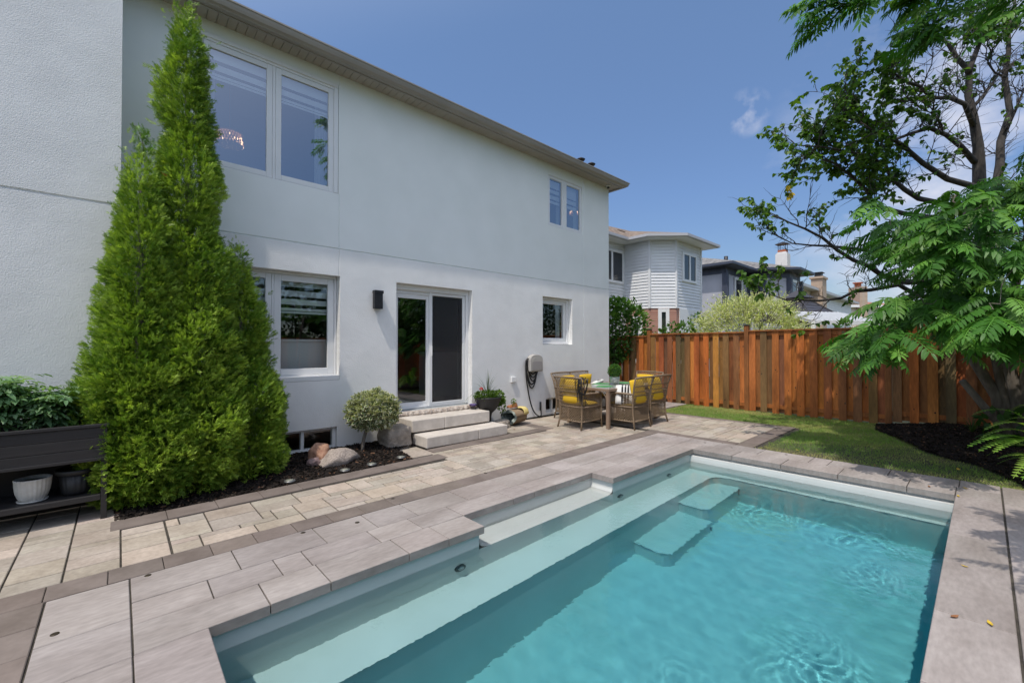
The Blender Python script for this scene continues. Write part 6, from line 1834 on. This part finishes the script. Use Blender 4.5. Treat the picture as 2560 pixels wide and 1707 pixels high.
V, Fq, Cc = blades(34, .56, .0055, .42, 4); np_mesh('spike_grass', V, Fq, Cc, M['leaf'], u)
p1 = ball_leaves((-.03, 0, .62), (.23, .20, .10), 900, .040, [(.10, .19, .03), (.06, .13, .02), (.14, .22, .04)], 7, w_=.75)
p2 = ball_leaves((.22, -.04, .56), (.13, .12, .14), 420, .045, [(.17, .27, .05), (.12, .22, .04)], 8, w_=.9)
p3 = ball_leaves((.30, -.06, .42), (.07, .06, .14), 120, .042, [(.17, .27, .05), (.12, .22, .04)], 9, w_=.9)
V, Fq, Cc = merge(p1 + p2 + p3); np_mesh('foliage', V, Fq, Cc, M['leaf'], u)
b = MB(); b.tube([(-.2, -.05, .6), (-.225, -.07, .68), (-.215, -.08, .745)], .0035, 5); st_ = b.build('flower_stem', M['leaf'], u)
b = MB(); r = random.Random(9); b.cur = (.62, .035, .015)
for k in range(26):
    a = r.uniform(0, 6.28); e = r.uniform(-.4, 1.4); c = Vector((-.215 + .032 * math.cos(a) * math.cos(e), -.08 + .032 * math.sin(a) * math.cos(e), .765 + .030 * math.sin(e)))
    d = Vector((math.cos(a) * math.cos(e), math.sin(a) * math.cos(e), math.sin(e))); s_ = d.cross(Vector((0.1, .2, 1))).normalized() * .015; q = d.cross(s_).normalized() * .015
    b.poly([c - s_, c + q + d * .006, c + s_, c - q + d * .006])
b.build('red_flower', M['leaf'], u)
t = [o for o in bpy.data.objects if o.name == 'shoe_planter'][0]
V, Fq, Cc = merge(ball_leaves((.04, 0, .13), (.045, .04, .035), 26, .035, [(.12, .22, .04)], 3, w_=.9) + ball_leaves((-.02, -.05, .09), (.03, .03, .03), 12, .03, [(.12, .22, .04)], 4, w_=.9)); np_mesh('foliage', V, Fq, Cc, M['leaf'], t)

# vegetable plants in the planter
def veg_plant(name, label, base, h, spread, n, size, cols, seed, w_=.6, lobed=False, stems=5, group=None):
    t = empty(name, label, 'plant', base, group=group); r = np.random.default_rng(seed); b = MB(); tips = []
    for k in range(stems):
        a = r.uniform(0, 6.28); q = spread * r.uniform(.2, .8); tp = Vector((q * math.cos(a), q * math.sin(a), h * r.uniform(.65, 1.0)))
        b.tube([(0.02 * math.cos(a), .02 * math.sin(a), 0), tp * .5 + Vector((0, 0, h * .12)), tp], [.009, .007, .003], 6); b.cur = (.10, .16, .05); tips.append(tp)
    b.cur = (.10, .16, .05); b.col = [(.10, .16, .05)] * len(b.v); b.build('stems', M['leaf'], t)
    T, D = [], []
    for i in range(n):
        tp = tips[i % stems]; s_ = r.uniform(.35, 1.02); p = np.array(tp) * s_ + r.normal(0, spread * .16, 3); a = r.uniform(0, 6.28)
        T.append(p); D.append([math.cos(a), math.sin(a), r.uniform(-.45, .35)])
    T, D = np.array(T), np.array(D); C = np.array(cols)[r.integers(0, len(cols), n)] * r.uniform(.7, 1.25, (n, 1)); parts = []
    if lobed:     # feathered leaf of five leaflets
        lv_, lf = leaf_tpl(.46, .16, .25)
        F0 = frames(D, r.uniform(-.4, .4, n))
        for (off, an, sc) in (((0, .5, 0), 0, .55), ((0, .35, 0), .9, .42), ((0, .35, 0), -.9, .42), ((0, .12, 0), 1.05, .36), ((0, .12, 0), -1.05, .36)):
            rot = np.array([[math.cos(an), math.sin(an), 0], [-math.sin(an), math.cos(an), 0], [0, 0, 1]])
            v = (lv_ * sc) @ rot.T + np.array(off); parts.append(inst(v, lf, F0, T, r.uniform(.8, 1.2, n) * size, C))
    else:
        v, f = leaf_tpl(w_, .14, .30); parts.append(inst(v, f, frames(D, r.uniform(-.5, .5, n)), T, r.uniform(.7, 1.25, n) * size, C))
    V, Fq, Cc = merge(parts); np_mesh('leaves', V, Fq, Cc, M['leaf'], t); return t
TOM = [(.20, .34, .17), (.15, .28, .13), (.28, .42, .24)]
veg_plant('tomato_plant', 'bushy grey green tomato plant with small yellow flowers in the planter, nearer the frame edge', (-.80, 5.62, .80), .46, .30, 620, .155, TOM, 4, lobed=True, stems=9)
veg_plant('tomato_plant', 'bushy grey green tomato plant in the planter next to the pepper plants', (-.48, 5.64, .80), .40, .25, 430, .15, TOM, 5, lobed=True, stems=7)
veg_plant('pepper_plant', 'bright green broad leaved pepper plant in the planter beside the tomatoes', (-.28, 5.60, .80), .20, .14, 46, .12, [(.13, .25, .05), (.10, .21, .04), (.17, .29, .07)], 6, w_=.55, stems=4)
veg_plant('pepper_plant', 'bright green pepper plant at the planter end against the cedars', (-.12, 5.62, .80), .22, .13, 46, .11, [(.13, .25, .05), (.10, .21, .04), (.17, .29, .07)], 7, w_=.55, stems=4)

# ------------------------------------------------------------------ pinnate tree by the fence
def pinnate_tpl(pairs=8, seed=0, lw=.30):
    r = np.random.default_rng(seed); lv_, lf = leaf_tpl(lw, .10, .22); parts = []; N = []
    def rach(s_): return np.array([0, s_, -.28 * s_ * s_])
    for k in range(pairs):
        s_ = .14 + .78 * k / (pairs - 1); ln = .33 * (1 - .45 * abs(s_ - .45)) * r.uniform(.88, 1.1)
        for sg in (-1, 1):
            an = sg * (1.12 - .35 * s_) + r.normal(0, .08); dr = -.16 + r.normal(0, .12)
            y = np.array([math.sin(an), math.cos(an), dr - .28 * s_]); y /= np.linalg.norm(y); z = np.array([0, .25 * s_, 1.]); x = np.cross(y, z); x /= np.linalg.norm(x); z = np.cross(x, y)
            parts.append((lv_ * ln) @ np.stack([x, y, z], 0) + rach(s_))
    y = np.array([0, .8, -.5]); y /= np.linalg.norm(y); x = np.array([1., 0, 0]); z = np.cross(x, y); parts.append((lv_ * .22) @ np.stack([x, y, z], 0) + rach(.97))
    V = np.concatenate(parts); k = len(lv_); F_ = [np.concatenate([lf[0] + i * k for i in range(len(parts))])]
    b0 = len(V); rv, rf_ = [], []
    for i in range(7):
        p = rach(i / 6 * .98); rv += [p + np.array([-.006, 0, .004]), p + np.array([.006, 0, .004])]
    rf_ = [(b0 + 2 * i, b0 + 2 * i + 1, b0 + 2 * i + 3, b0 + 2 * i + 2) for i in range(6)]
    tc_ = np.ones((len(V) + len(rv), 3)); tc_[len(V):] = [1.9, 1.7, 1.9]
    return np.concatenate([V, np.array(rv)]), [np.concatenate([F_[0], np.array(rf_)])], tc_
PTPL = [pinnate_tpl(10, 1), pinnate_tpl(9, 2), pinnate_tpl(11, 3)]
PCOL = [(.065, .190, .026), (.085, .225, .032), (.052, .155, .023), (.135, .29, .05)]
def leaf_stamp(T, D, S, C, r, up=.0):
    out_ = []
    for k in range(3):
        q = np.arange(len(T)) % 3 == k
        v, f, tc_ = PTPL[k]; V, Fq, Cc = inst(v, f, frames(D[q], r.normal(0, .28, q.sum())), T[q], S[q], C[q])
        Cc = Cc * np.tile(tc_, (q.sum(), 1)); out_.append((V, Fq, Cc))
    return out_
def poly_sample(poly, n, r):
    P = np.array(poly, float); x0, y0 = P.min(0); x1, y1 = P.max(0); o_ = []
    while len(o_) < n:
        x = r.uniform(x0, x1, n); y = r.uniform(y0, y1, n); k = in_poly(poly, x, y); o_ += list(zip(x[k], y[k]))
    return o_[:n]
def curve(a, c, sag, n=6):
    a, c = Vector(a), Vector(c); return [a.lerp(c, i / n) + Vector((0, 0, sag * math.sin(math.pi * i / n))) for i in range(n + 1)]
WB = Vector((10.15, -0.30, 0.10))
t = empty('pinnate_tree', 'multi stemmed tree with long drooping pinnate leaves in the mulch by the fence', 'tree', WB)
r = np.random.default_rng(8); rp = random.Random(8)
stems = []
for (u0, v0, u1, v1, top, r0) in ((2493, 992, 2415, 870, (9.2, .75, 3.1), .075), (2515, 1014, 2483, 860, (9.7, .25, 3.3), .065), (2543, 1007, 2504, 845, (10.0, -.75, 4.6), .085), (2560, 1000, 2575, 860, (10.4, -1.5, 5.6), .08)):
    a, c = WX(u0, v0, 10.15), WX(u1, v1, 10.1); e = Vector(top)
    pts = [WB + Vector((rp.uniform(-.05, .05), (a.y - WB.y) * .5, -.15)), a, c] + [c.lerp(e, .35) + Vector((0, 0, .1)), c.lerp(e, .7) + Vector((rp.uniform(-.1, .1), rp.uniform(-.1, .1), .1)), e]
    stems.append((pts, r0))
b = MB()
for pts, r0 in stems: b.tube([p - WB for p in pts], [r0 * q for q in (1.1, 1.0, .86, .55, .36, .14)], 10)
a, c = WX(2493, 1055, 10.0), WX(2405, 951, 9.8); b.tube([WB - WB, a - WB, c - WB], [.065, .055, .045], 10)
b.build('trunk', M['bark'], t)
mass1 = [(2185, 835), (2195, 780), (2265, 710), (2225, 640), (2215, 560), (2245, 505), (2310, 490), (2370, 470), (2420, 475), (2490, 450), (2600, 350), (2720, 500), (2720, 900), (2560, 850), (2470, 830), (2400, 840), (2310, 805), (2260, 840), (2215, 855)]
mass2 = [(2050, -60), (2060, 20), (2100, 15), (2150, -40), (2220, 10), (2260, 95), (2340, 85), (2400, 60), (2440, 130), (2560, 60), (2700, 80), (2700, -420), (2300, -380), (2120, -200)]
cl = [(u, v, rp.uniform(4.7, 7.2)) for u, v in poly_sample(mass1, 120, r)] + [(u, v, rp.uniform(4.5, 6.8)) for u, v in poly_sample(mass2, 75, r)]
cl += [(2150, 842, 6.0), (2175, 850, 5.8), (2095, 25, 5.3), (2075, 40, 5.4), (2060, 10, 5.2), (2200, 860, 5.5), (2190, 520, 5.6), (2430, 800, 4.4), (2500, 760, 4.3), (2540, 640, 4.4), (2380, 640, 4.7)]
b = MB(); T, D, S, C = [], [], [], []
nodes = []
for pts, r0 in stems:
    for i in range(2, len(pts) - 1):
        for k in range(6): nodes.append((pts[i].lerp(pts[i + 1], k / 5), 0.0, r0))
todo = [AT(*q) for q in cl]
axis = Vector((10.1, -.6, 0))
todo.sort(key=lambda p: min((q[0] - p).length for q in nodes))
for p in todo:
    q, dist, _ = min(nodes, key=lambda n_: (n_[0] - p).length + .35 * n_[1] + .6 * max(0, n_[0].z - p.z + .1))
    ln = (p - q).length; out_d = Vector((p.x - q.x, p.y - q.y, 0)); out_d = out_d.normalized() if out_d.length > .05 else Vector((-.7, .7, 0))
    ax_ = Vector((p.x - axis.x, p.y - axis.y, 0)).normalized(); out_d = (out_d + ax_).normalized()
    cv = curve(q, p, .10 * ln); cv = [cv[0]] + [c_ + Vector((rp.gauss(0, .03), rp.gauss(0, .03), rp.gauss(0, .03))) for c_ in cv[1:-1]] + [cv[-1]]
    rb = max(.006, .020 - .006 * dist)
    b.tube([w_ - WB for w_ in cv], [rb * (1 - .55 * i / 6) for i in range(7)], 6)
    for i in (2, 4, 6): nodes.append((cv[i], dist + ln * i / 6, 0))
    nl = rp.randint(6, 9)
    for i in range(nl):
        an = (i / nl) * 2 * math.pi + rp.uniform(-.4, .4)
        d = Vector((math.cos(an), math.sin(an), rp.uniform(-.40, .25))) * .65 + out_d * .95 + Vector((0, 0, -.16))
        T.append(p - WB + Vector((rp.uniform(-.10, .10), rp.uniform(-.10, .10), rp.uniform(-.14, .12)))); D.append(d.normalized()); S.append(rp.uniform(.30, .54)); C.append(np.array(rp.choice(PCOL)) * rp.uniform(.7, 1.35))
b.build('branches', M['bark'], t)
V, Fq, Cc = merge(leaf_stamp(np.array(T), np.array(D), np.array(S), np.array(C), r)); np_mesh('crown', V, Fq, Cc, M['leaf'], t)
pin = t
# a second tree of the kind stands just out of frame on the right; its leaf shadows reach the deck
t = empty('pinnate_tree', 'young pinnate tree beside the camera whose leaf shadows fall on the deck', 'tree', (4.3, -1.75, 0))
b = MB(); b.tube([(0, 0, -.05), (.03, .05, 1.0), (.08, .2, 1.9), (.1, .4, 2.5)], [.05, .042, .032, .018], 8); T, D, S, C = [], [], [], []
rp = random.Random(12)
for (px_, py_, pz_, nl) in ((.05, 1.10, 2.62, 15), (.45, 1.05, 2.50, 13), (-.75, 1.10, 2.40, 14), (-.35, .95, 2.7, 10), (.35, .2, 3.0, 9), (0, -.3, 3.1, 9)):
    p = Vector((px_, py_, pz_)); b.tube(curve((.08, .25, 2.0), p, .1), [.016, .014, .012, .01, .008, .007, .006], 6)
    for i in range(nl):
        an = rp.uniform(0, 6.28); T.append(p); D.append(Vector((math.cos(an), math.sin(an) * .7 + .15, rp.uniform(-.25, .35))).normalized()); S.append(rp.uniform(.34, .5)); C.append(np.array(rp.choice(PCOL)))
b.build('trunk', M['bark'], t)
V, Fq, Cc = merge(leaf_stamp(np.array(T), np.array(D), np.array(S), np.array(C), r)); np_mesh('crown', V, Fq, Cc, M['leaf'], t)

# ------------------------------------------------------------------ round leaved tree beyond the fence
TB = Vector((12.3, 0.03, 0.0))
t = empty('round_leaved_tree', 'tall dark branched tree with small round leaves beyond the fence', 'tree', TB)
def ca(x, y): return (1900 + x * .2806, y * .2806)
def cbq(x, y): return (1900 + x * .2806, 400 + y * .2806)
rp = random.Random(15)
DEP = AT(2445, 300, 1.0).x; base_dep = 12.3 / DEP
lines = [
    ([ca(2010, 2500), ca(1985, 1900), ca(1960, 1480), ca(1930, 1300), ca(1890, 1050), ca(1875, 850), ca(1850, 650), ca(1740, 520), ca(1650, 400), ca(1560, 300)], .125, .02, 0.0, 0.1),
    ([ca(1850, 650), ca(1890, 560), ca(1960, 330), ca(2010, 200), ca(2040, 50), ca(2060, -200)], .055, .02, 0.0, .4),
    ([ca(2060, 2100), ca(2100, 1700), ca(2130, 1450), ca(2160, 1250), ca(2220, 1000), ca(2200, 700), ca(2195, 480), ca(2230, 250), ca(2260, 60), ca(2280, -200)], .09, .02, .3, .8),
    ([ca(1900, 1130), ca(1800, 950), ca(1690, 880), ca(1530, 860), ca(1400, 780), ca(1280, 720), ca(1200, 650), ca(1180, 480)], .05, .012, 0, -.8),
    ([ca(1930, 1420), ca(1780, 1300), ca(1640, 1200), ca(1500, 1150), ca(1350, 1180), ca(1200, 1240), ca(1050, 1230), ca(900, 1120)], .055, .012, 0, -1.0),
    ([ca(1990, 1700), ca(1650, 1600), ca(1450, 1450), ca(1250, 1290), ca(1050, 1150), ca(860, 1050), ca(750, 980), ca(760, 860)], .06, .012, 0, -.6),
    ([ca(2000, 1900), ca(1400, 1780), ca(1280, 1700), ca(1180, 1580), ca(1100, 1480), ca(940, 1400), ca(780, 1330), ca(560, 1320), ca(350, 1290)], .055, .010, 0, -1.2),
    ([ca(2000, 2000), ca(1250, 1900), ca(1040, 1826), ca(950, 1696), ca(800, 1560), ca(640, 1460), ca(430, 1400)], .055, .010, 0, -.9),
    ([cbq(2000, 1100), cbq(1250, 1100), cbq(1080, 1010), cbq(960, 950), cbq(850, 890), cbq(700, 790), cbq(550, 690), cbq(400, 610), cbq(250, 570), cbq(130, 490)], .06, .009, 0, -1.3),
    ([cbq(2000, 1000), cbq(1030, 840), cbq(820, 800), cbq(600, 770), cbq(430, 765), cbq(270, 760), cbq(160, 680)], .045, .006, 0, -.7),
    ([cbq(2000, 1300), cbq(1400, 1200), cbq(1230, 1120), cbq(1000, 1150), cbq(870, 1165), cbq(700, 1220), cbq(540, 1245), cbq(350, 1250), cbq(220, 1240), cbq(100, 1190)], .05, .008, 0, -1.5),
    ([ca(1875, 1000), ca(1960, 900), ca(2060, 760), ca(2150, 640), ca(2300, 520)], .04, .01, 0, .5),
    ([ca(2180, 1150), ca(2280, 980), ca(2340, 800), ca(2460, 700)], .035, .01, .4, .9),
    ([ca(2200, 700), ca(2100, 640), ca(2050, 560), ca(2080, 420)], .025, .008, .4, .2),
    ([ca(1640, 1200), ca(1560, 1050), ca(1500, 1000), ca(1440, 960)], .02, .006, -.3, -.6),
]
b = MB(); LT, LD = [], []
mainpaths = []
for (pp, r0, r1, d0, d1) in lines:
    n_ = len(pp); pts = []
    for i, (u_, v_) in enumerate(pp):
        f_ = i / (n_ - 1); pts.append(AT(u_, v_, base_dep + d0 + (d1 - d0) * f_) + Vector((rp.uniform(-.04, .04), rp.uniform(-.04, .04), rp.uniform(-.03, .03))))
    b.tube([p - TB for p in pts], [r0 + (r1 - r0) * (i / (n_ - 1)) ** .8 for i in range(n_)], 8)
    mainpaths.append((pts, r0, r1))
twigs = MB()
def twig(p, d, ln, rad, lev, bare=False):
    n_ = 5; pts = [p]; d = d.normalized()
    for i in range(n_):
        d = (d + Vector((rp.gauss(0, .22), rp.gauss(0, .22), rp.gauss(.04, .20)))).normalized(); pts.append(pts[-1] + d * ln / n_)
    twigs.tube([q - TB for q in pts], [rad * (1 - .75 * i / n_) for i in range(n_ + 1)], 5, caps=False)
    e = pts[-1]; rel = (e - Vector((0, 0, EYE))); dep = rel.dot(FW); uu = CX + F_PX * rel.dot(RT) / dep; vv = CY - F_PX * rel.dot(UP) / dep
    leafy = .80 if uu < 2235 else (.22 if uu < 2330 else .10)
    if 2040 < uu < 2235 and 600 < vv < 660: leafy = .25
    if uu < 2040 and 560 < vv < 640: leafy = .12
    if vv < 90: leafy = .7
    if bare: leafy = .07
    if lev == 0:
        for i in range(1, n_ + 1):
            for _ in range(1 if i < 2 else 2):
                dd = (d + Vector((rp.gauss(0, .9), rp.gauss(0, .9), rp.gauss(.15, .7)))).normalized(); twig(pts[i], dd, ln * rp.uniform(.35, .6), rad * .55, 1, bare)
    else:
        if rp.random() < leafy:
            for i in range(2, n_ + 1):
                for _ in range(2 if i < n_ else 4):
                    LT.append(pts[i] - TB); LD.append(Vector((rp.gauss(0, .8) + d.x * .5, rp.gauss(0, .8) + d.y * .5, rp.gauss(-.55, .4))))
for li, (pts, r0, r1) in enumerate(mainpaths):
    n_ = len(pts); sparse = li in (8, 9, 10)
    for i in range(2, n_):
        seg = pts[i] - pts[i - 1]
        for _ in range((1 if i % 2 else 2) if sparse else (3 if r0 < .09 else 2)):
            f_ = rp.random(); p = pts[i - 1].lerp(pts[i], f_); d = seg.normalized() * .8 + Vector((rp.gauss(0, .7), rp.gauss(0, .7), rp.gauss(.35, .55)))
            twig(p, d, rp.uniform(.45, .85) * (.8 if sparse else 1), .009 if sparse else .011, 0, sparse and i < n_ - 1)
    twig(pts[-1], (pts[-1] - pts[-2]), .5, .008, 0)
b.build('trunk', M['bark_dark'], t); twigs.build('twigs', M['bark_dark'], t)
v, f = leaf_tpl(.72, .10, .22); r = np.random.default_rng(4); n = len(LT)
C = np.array([(.06, .14, .02), (.085, .18, .026), (.12, .22, .03)])[r.integers(0, 3, n)] * r.uniform(.75, 1.25, (n, 1))
yl = AT(*cbq(230, 310), base_dep - 1.2) - TB
LTa = np.array([tuple(p) for p in LT]); q = np.linalg.norm(LTa - np.array(yl), axis=1) < .22; C[q] = np.array([.50, .36, .03]) * r.uniform(.8, 1.2, (q.sum(), 1))
V, Fq, Cc = inst(v, f, frames(np.array([tuple(p) for p in LD]), r.normal(0, .5, n)), LTa, r.uniform(.075, .115, n), C); np_mesh('crown', V, Fq, Cc, M['leaf'], t)
rnd_tree = t

# ------------------------------------------------------------------ shrubs beyond the fence
def shrub(name, label, c, rad, n, size, cols, seed, w_=.6, stemn=9, group=None, up=.25):
    t = empty(name, label, 'shrub', (c[0], c[1], 0), group=group); r = random.Random(seed); b = MB()
    for k in range(stemn):
        a = r.uniform(0, 6.28); q = r.uniform(.3, .9); b.tube([(0, 0, 0), (rad[0] * .4 * q * math.cos(a), rad[1] * .4 * q * math.sin(a), c[2] * .7), (rad[0] * q * math.cos(a), rad[1] * q * math.sin(a), c[2] + rad[2] * .5)], [.018, .012, .004], 5)
    b.build('stems', M['bark'], t)
    V, Fq, Cc = merge(ball_leaves((0, 0, c[2]), rad, n, size, cols, seed, w_=w_, lump=.16)); np_mesh('foliage', V, Fq, Cc, M['leaf'], t); return t
wl = AT(1872, 800, 11.6)
t = shrub('variegated_willow', 'loose cream and pale green variegated willow behind the fence', (wl.x, wl.y, 1.85), (1.15, 1.40, 1.05), 9000, .085, [(.70, .70, .44), (.76, .75, .52), (.46, .54, .20), (.60, .64, .30)], 14, w_=.30)
r = np.random.default_rng(5); sv, sf, sc_, twg = [], [], [], MB(); T, D = [], []
for k in range(260):   # long wands that break the outline
    a = r.uniform(0, 6.28); e = r.uniform(.15, 1.45); d = Vector((math.cos(a) * math.cos(e), math.sin(a) * math.cos(e), math.sin(e) * .9)); p0 = Vector((d.x * .75, d.y * .85, 1.75 + d.z * .7)); L_ = r.uniform(.5, .85)
    pts = [p0 + d * L_ * s_ + Vector((0, 0, .12 * s_ - .10 * s_ * s_)) for s_ in (0, .25, .5, .75, 1)]; twg.tube(pts, [.005, .004, .003, .002, .001], 4, caps=False)
    for i in range(22):
        s_ = r.uniform(.15, 1.02); p = p0 + d * L_ * s_ + Vector((0, 0, .12 * s_ - .10 * s_ * s_)); T.append(tuple(p)); D.append((d.x + r.normal(0, .5), d.y + r.normal(0, .5), d.z + r.normal(0, .5)))
twg.build('wands', M['bark'], t)
n = len(T); v, f = leaf_tpl(.30); C = np.array([(.72, .72, .46), (.78, .76, .54), (.46, .54, .20)])[r.integers(0, 3, n)] * r.uniform(.75, 1.2, (n, 1))
V, Fq, Cc = inst(v, f, frames(np.array(D), r.uniform(0, 6.28, n)), np.array(T), r.uniform(.05, .085, n), C); np_mesh('wand_leaves', V, Fq, Cc, M['leaf'], t)
GR = [(.06, .15, .028), (.085, .19, .035), (.12, .24, .045)]
p = AT(1560, 790, 13.2); shrub('leafy_shrub', 'dark green broad leaved shrub at the house corner behind the fence', (p.x, p.y, 2.0), (.75, .75, .95), 1500, .12, GR, 31, w_=.75)
p = AT(1535, 770, 12.9); shrub('leafy_shrub', 'upright dark green shrub squeezed beside the white house corner', (p.x + .1, p.y, 2.1), (.40, .5, 1.0), 800, .12, GR, 32, w_=.75)
p = AT(1690, 815, 12.3); shrub('leafy_shrub', 'low bright green shrub behind the fence under the bay of the white neighbour', (p.x, p.y, 1.75), (.45, .5, .50), 480, .11, [(.07, .16, .03), (.11, .2, .04)], 33, w_=.7)
p = AT(1745, 805, 12.8); shrub('leafy_shrub', 'slender green shrub between the white neighbour and the willow', (p.x, p.y, 1.8), (.32, .4, .75), 480, .09, GR, 34, w_=.6)
p = AT(2110, 812, 10.9); shrub('sapling', 'small green sapling peeping over the fence before the white pergola', (p.x, p.y, 1.95), (.22, .22, .26), 90, .11, [(.07, .16, .03), (.11, .2, .04)], 35, w_=.7, stemn=4)

# fern
def fern(name, label, base, n, ln, seed, targets=()):
    t = empty(name, label, 'fern', base); r = random.Random(seed); vs, fs, cs = [], [], []; tv, tf_ = [], []
    for i in range(n + len(targets)):
        if i < n:
            a = r.uniform(0, 6.28); e = r.uniform(.7, 1.2); L_ = ln * r.uniform(.75, 1.1); d0 = Vector((math.cos(a), math.sin(a), 0)); reach = L_ * .75; hgt = L_ * .55 * e; endz = r.uniform(.05, .35) * L_
        else:
            tg = Vector(targets[i - n]) - Vector(base); d0 = Vector((tg.x, tg.y, 0)); reach = d0.length; d0.normalize(); L_ = reach * 1.25; hgt = max(tg.z, .2) * .6 + .35; endz = tg.z
        P0 = Vector((0, 0, 0)); P1 = d0 * reach * .35 + Vector((0, 0, hgt * 1.35)); P2 = d0 * reach + Vector((0, 0, endz))
        sd = Vector((-d0.y, d0.x, 0)); m_ = 34; col = np.array(r.choice([(.18, .36, .05), (.24, .42, .07), (.32, .50, .09)])) * r.uniform(.85, 1.15)
        prev = None
        for k in range(m_ + 1):
            s_ = k / m_; p = P0 * (1 - s_) ** 2 + P1 * 2 * s_ * (1 - s_) + P2 * s_ * s_; tg_ = (P1 - P0) * 2 * (1 - s_) + (P2 - P1) * 2 * s_; tg_.normalize()
            bb = len(vs); vs += [tuple(p - sd * .003), tuple(p + sd * .003)]; cs += [col * 1.1, col * 1.1]
            if prev is not None: fs.append((prev, prev + 1, bb + 1, bb))
            prev = bb
            if s_ > .12 and k < m_:
                w_ = .115 * ln / .8 * math.sin(math.pi * min(1, (s_ - .08) * 1.02)) ** .75 * (1.05 - .35 * s_); th = .42 * L_ / m_
                nrm_ = sd.cross(tg_)
                for sg in (-1, 1):
                    q = len(vs); tip = p + sd * sg * w_ + tg_ * w_ * .35 - nrm_ * w_ * .12 * r.uniform(.3, 1.4); c = col * r.uniform(.85, 1.2)
                    vs += [tuple(p - tg_ * th), tuple((p + tip) / 2 - tg_ * th * .9 + nrm_ * .004), tuple(tip), tuple((p + tip) / 2 + tg_ * th * .9), tuple(p + tg_ * th)]; cs += [c] * 5
                    fs.append((q, q + 1, q + 3, q + 4)); tf_.append((q + 1, q + 2, q + 3))
    np_mesh('fronds', np.array(vs), [np.array(fs), np.array(tf_)], np.array(cs), M['leaf'], t); return t
fb = (7.95, -.62, .03)
tgs = [tuple(AT(2430, 1037, 5.3)), tuple(AT(2460, 1075, 5.1)), tuple(AT(2418, 1118, 4.9)), tuple(AT(2446, 1129, 4.9)), tuple(AT(2483, 1132, 4.8)), tuple(AT(2533, 1195, 4.7)), tuple(AT(2555, 1200, 4.7)), tuple(AT(2530, 1025, 5.4)), tuple(AT(2450, 1095, 5.2)), tuple(AT(2500, 1060, 5.3))]
fern('fern', 'lime green arching ostrich fern at the mulch edge on the right', fb, 12, .80, 4, tgs)
# broad leaves and grass tufts at the tree foot
V, Fq, Cc = merge(ball_leaves((0, 0, .22), (.30, .30, .22), 60, .16, [(.03, .085, .02), (.045, .11, .025)], 41, w_=.6)); o = np_mesh('foliage', V, Fq, Cc, M['leaf']); o.name = 'ground_plant'; o.location = (9.85, -.20, .12); tag(o, 'low broad leaved plant at the foot of the pinnate tree', 'plant')
V, Fq, Cc = blades(22, .5, .006, .6, 9, base=(0, 0, 0), col=(.06, .12, .03)); o = np_mesh('grass_tuft', V, Fq, Cc, M['leaf']); o.location = (10.45, .15, .12); tag(o, 'wispy tuft of long grass against the fence by the tree', 'grass tuft')

# trees and hedge across the yard behind the camera: seen in the panes
c = copy_tree(pin); c.location = (6.6, -5.6, 0.0); c.rotation_euler = (0, 0, R(180)); c.scale = (1.2,) * 3; c['label'] = 'tall pinnate tree behind the camera, mirrored in the upstairs window'
c = copy_tree(rnd_tree); c.location = (9.5, -6.5, 0); c.rotation_euler = (0, 0, R(200)); c['label'] = 'round leaved tree behind the camera beyond the side fence'
t = empty('hedge', 'tall dark hedge behind the side fence, mirrored in the patio door', 'hedge', (3.5, -5.0, 0))
b = MB()
for k in range(26): b.tube([(-11.5 + k * 1.3, 0, 0), (-11.4 + k * 1.3, 0, 3.2)], [.05, .02], 6)
b.build('stems', M['bark'], t)
r = np.random.default_rng(2); n = 16000; T = np.stack([r.uniform(-12, 22, n), r.uniform(-.7, .7, n), r.uniform(.3, 4.2, n)], 1); T[:, 2] *= 1 + .12 * np.sin(T[:, 0] * 1.7)
v, f = leaf_tpl(.7); C = np.array([(.02, .05, .012), (.03, .07, .015)])[r.integers(0, 2, n)] * r.uniform(.7, 1.3, (n, 1))
V, Fq, Cc = inst(v, f, frames(r.normal(size=(n, 3)), r.uniform(0, 6.28, n)), T, r.uniform(.16, .26, n), C); np_mesh('foliage', V, Fq, Cc, M['leaf'], t)
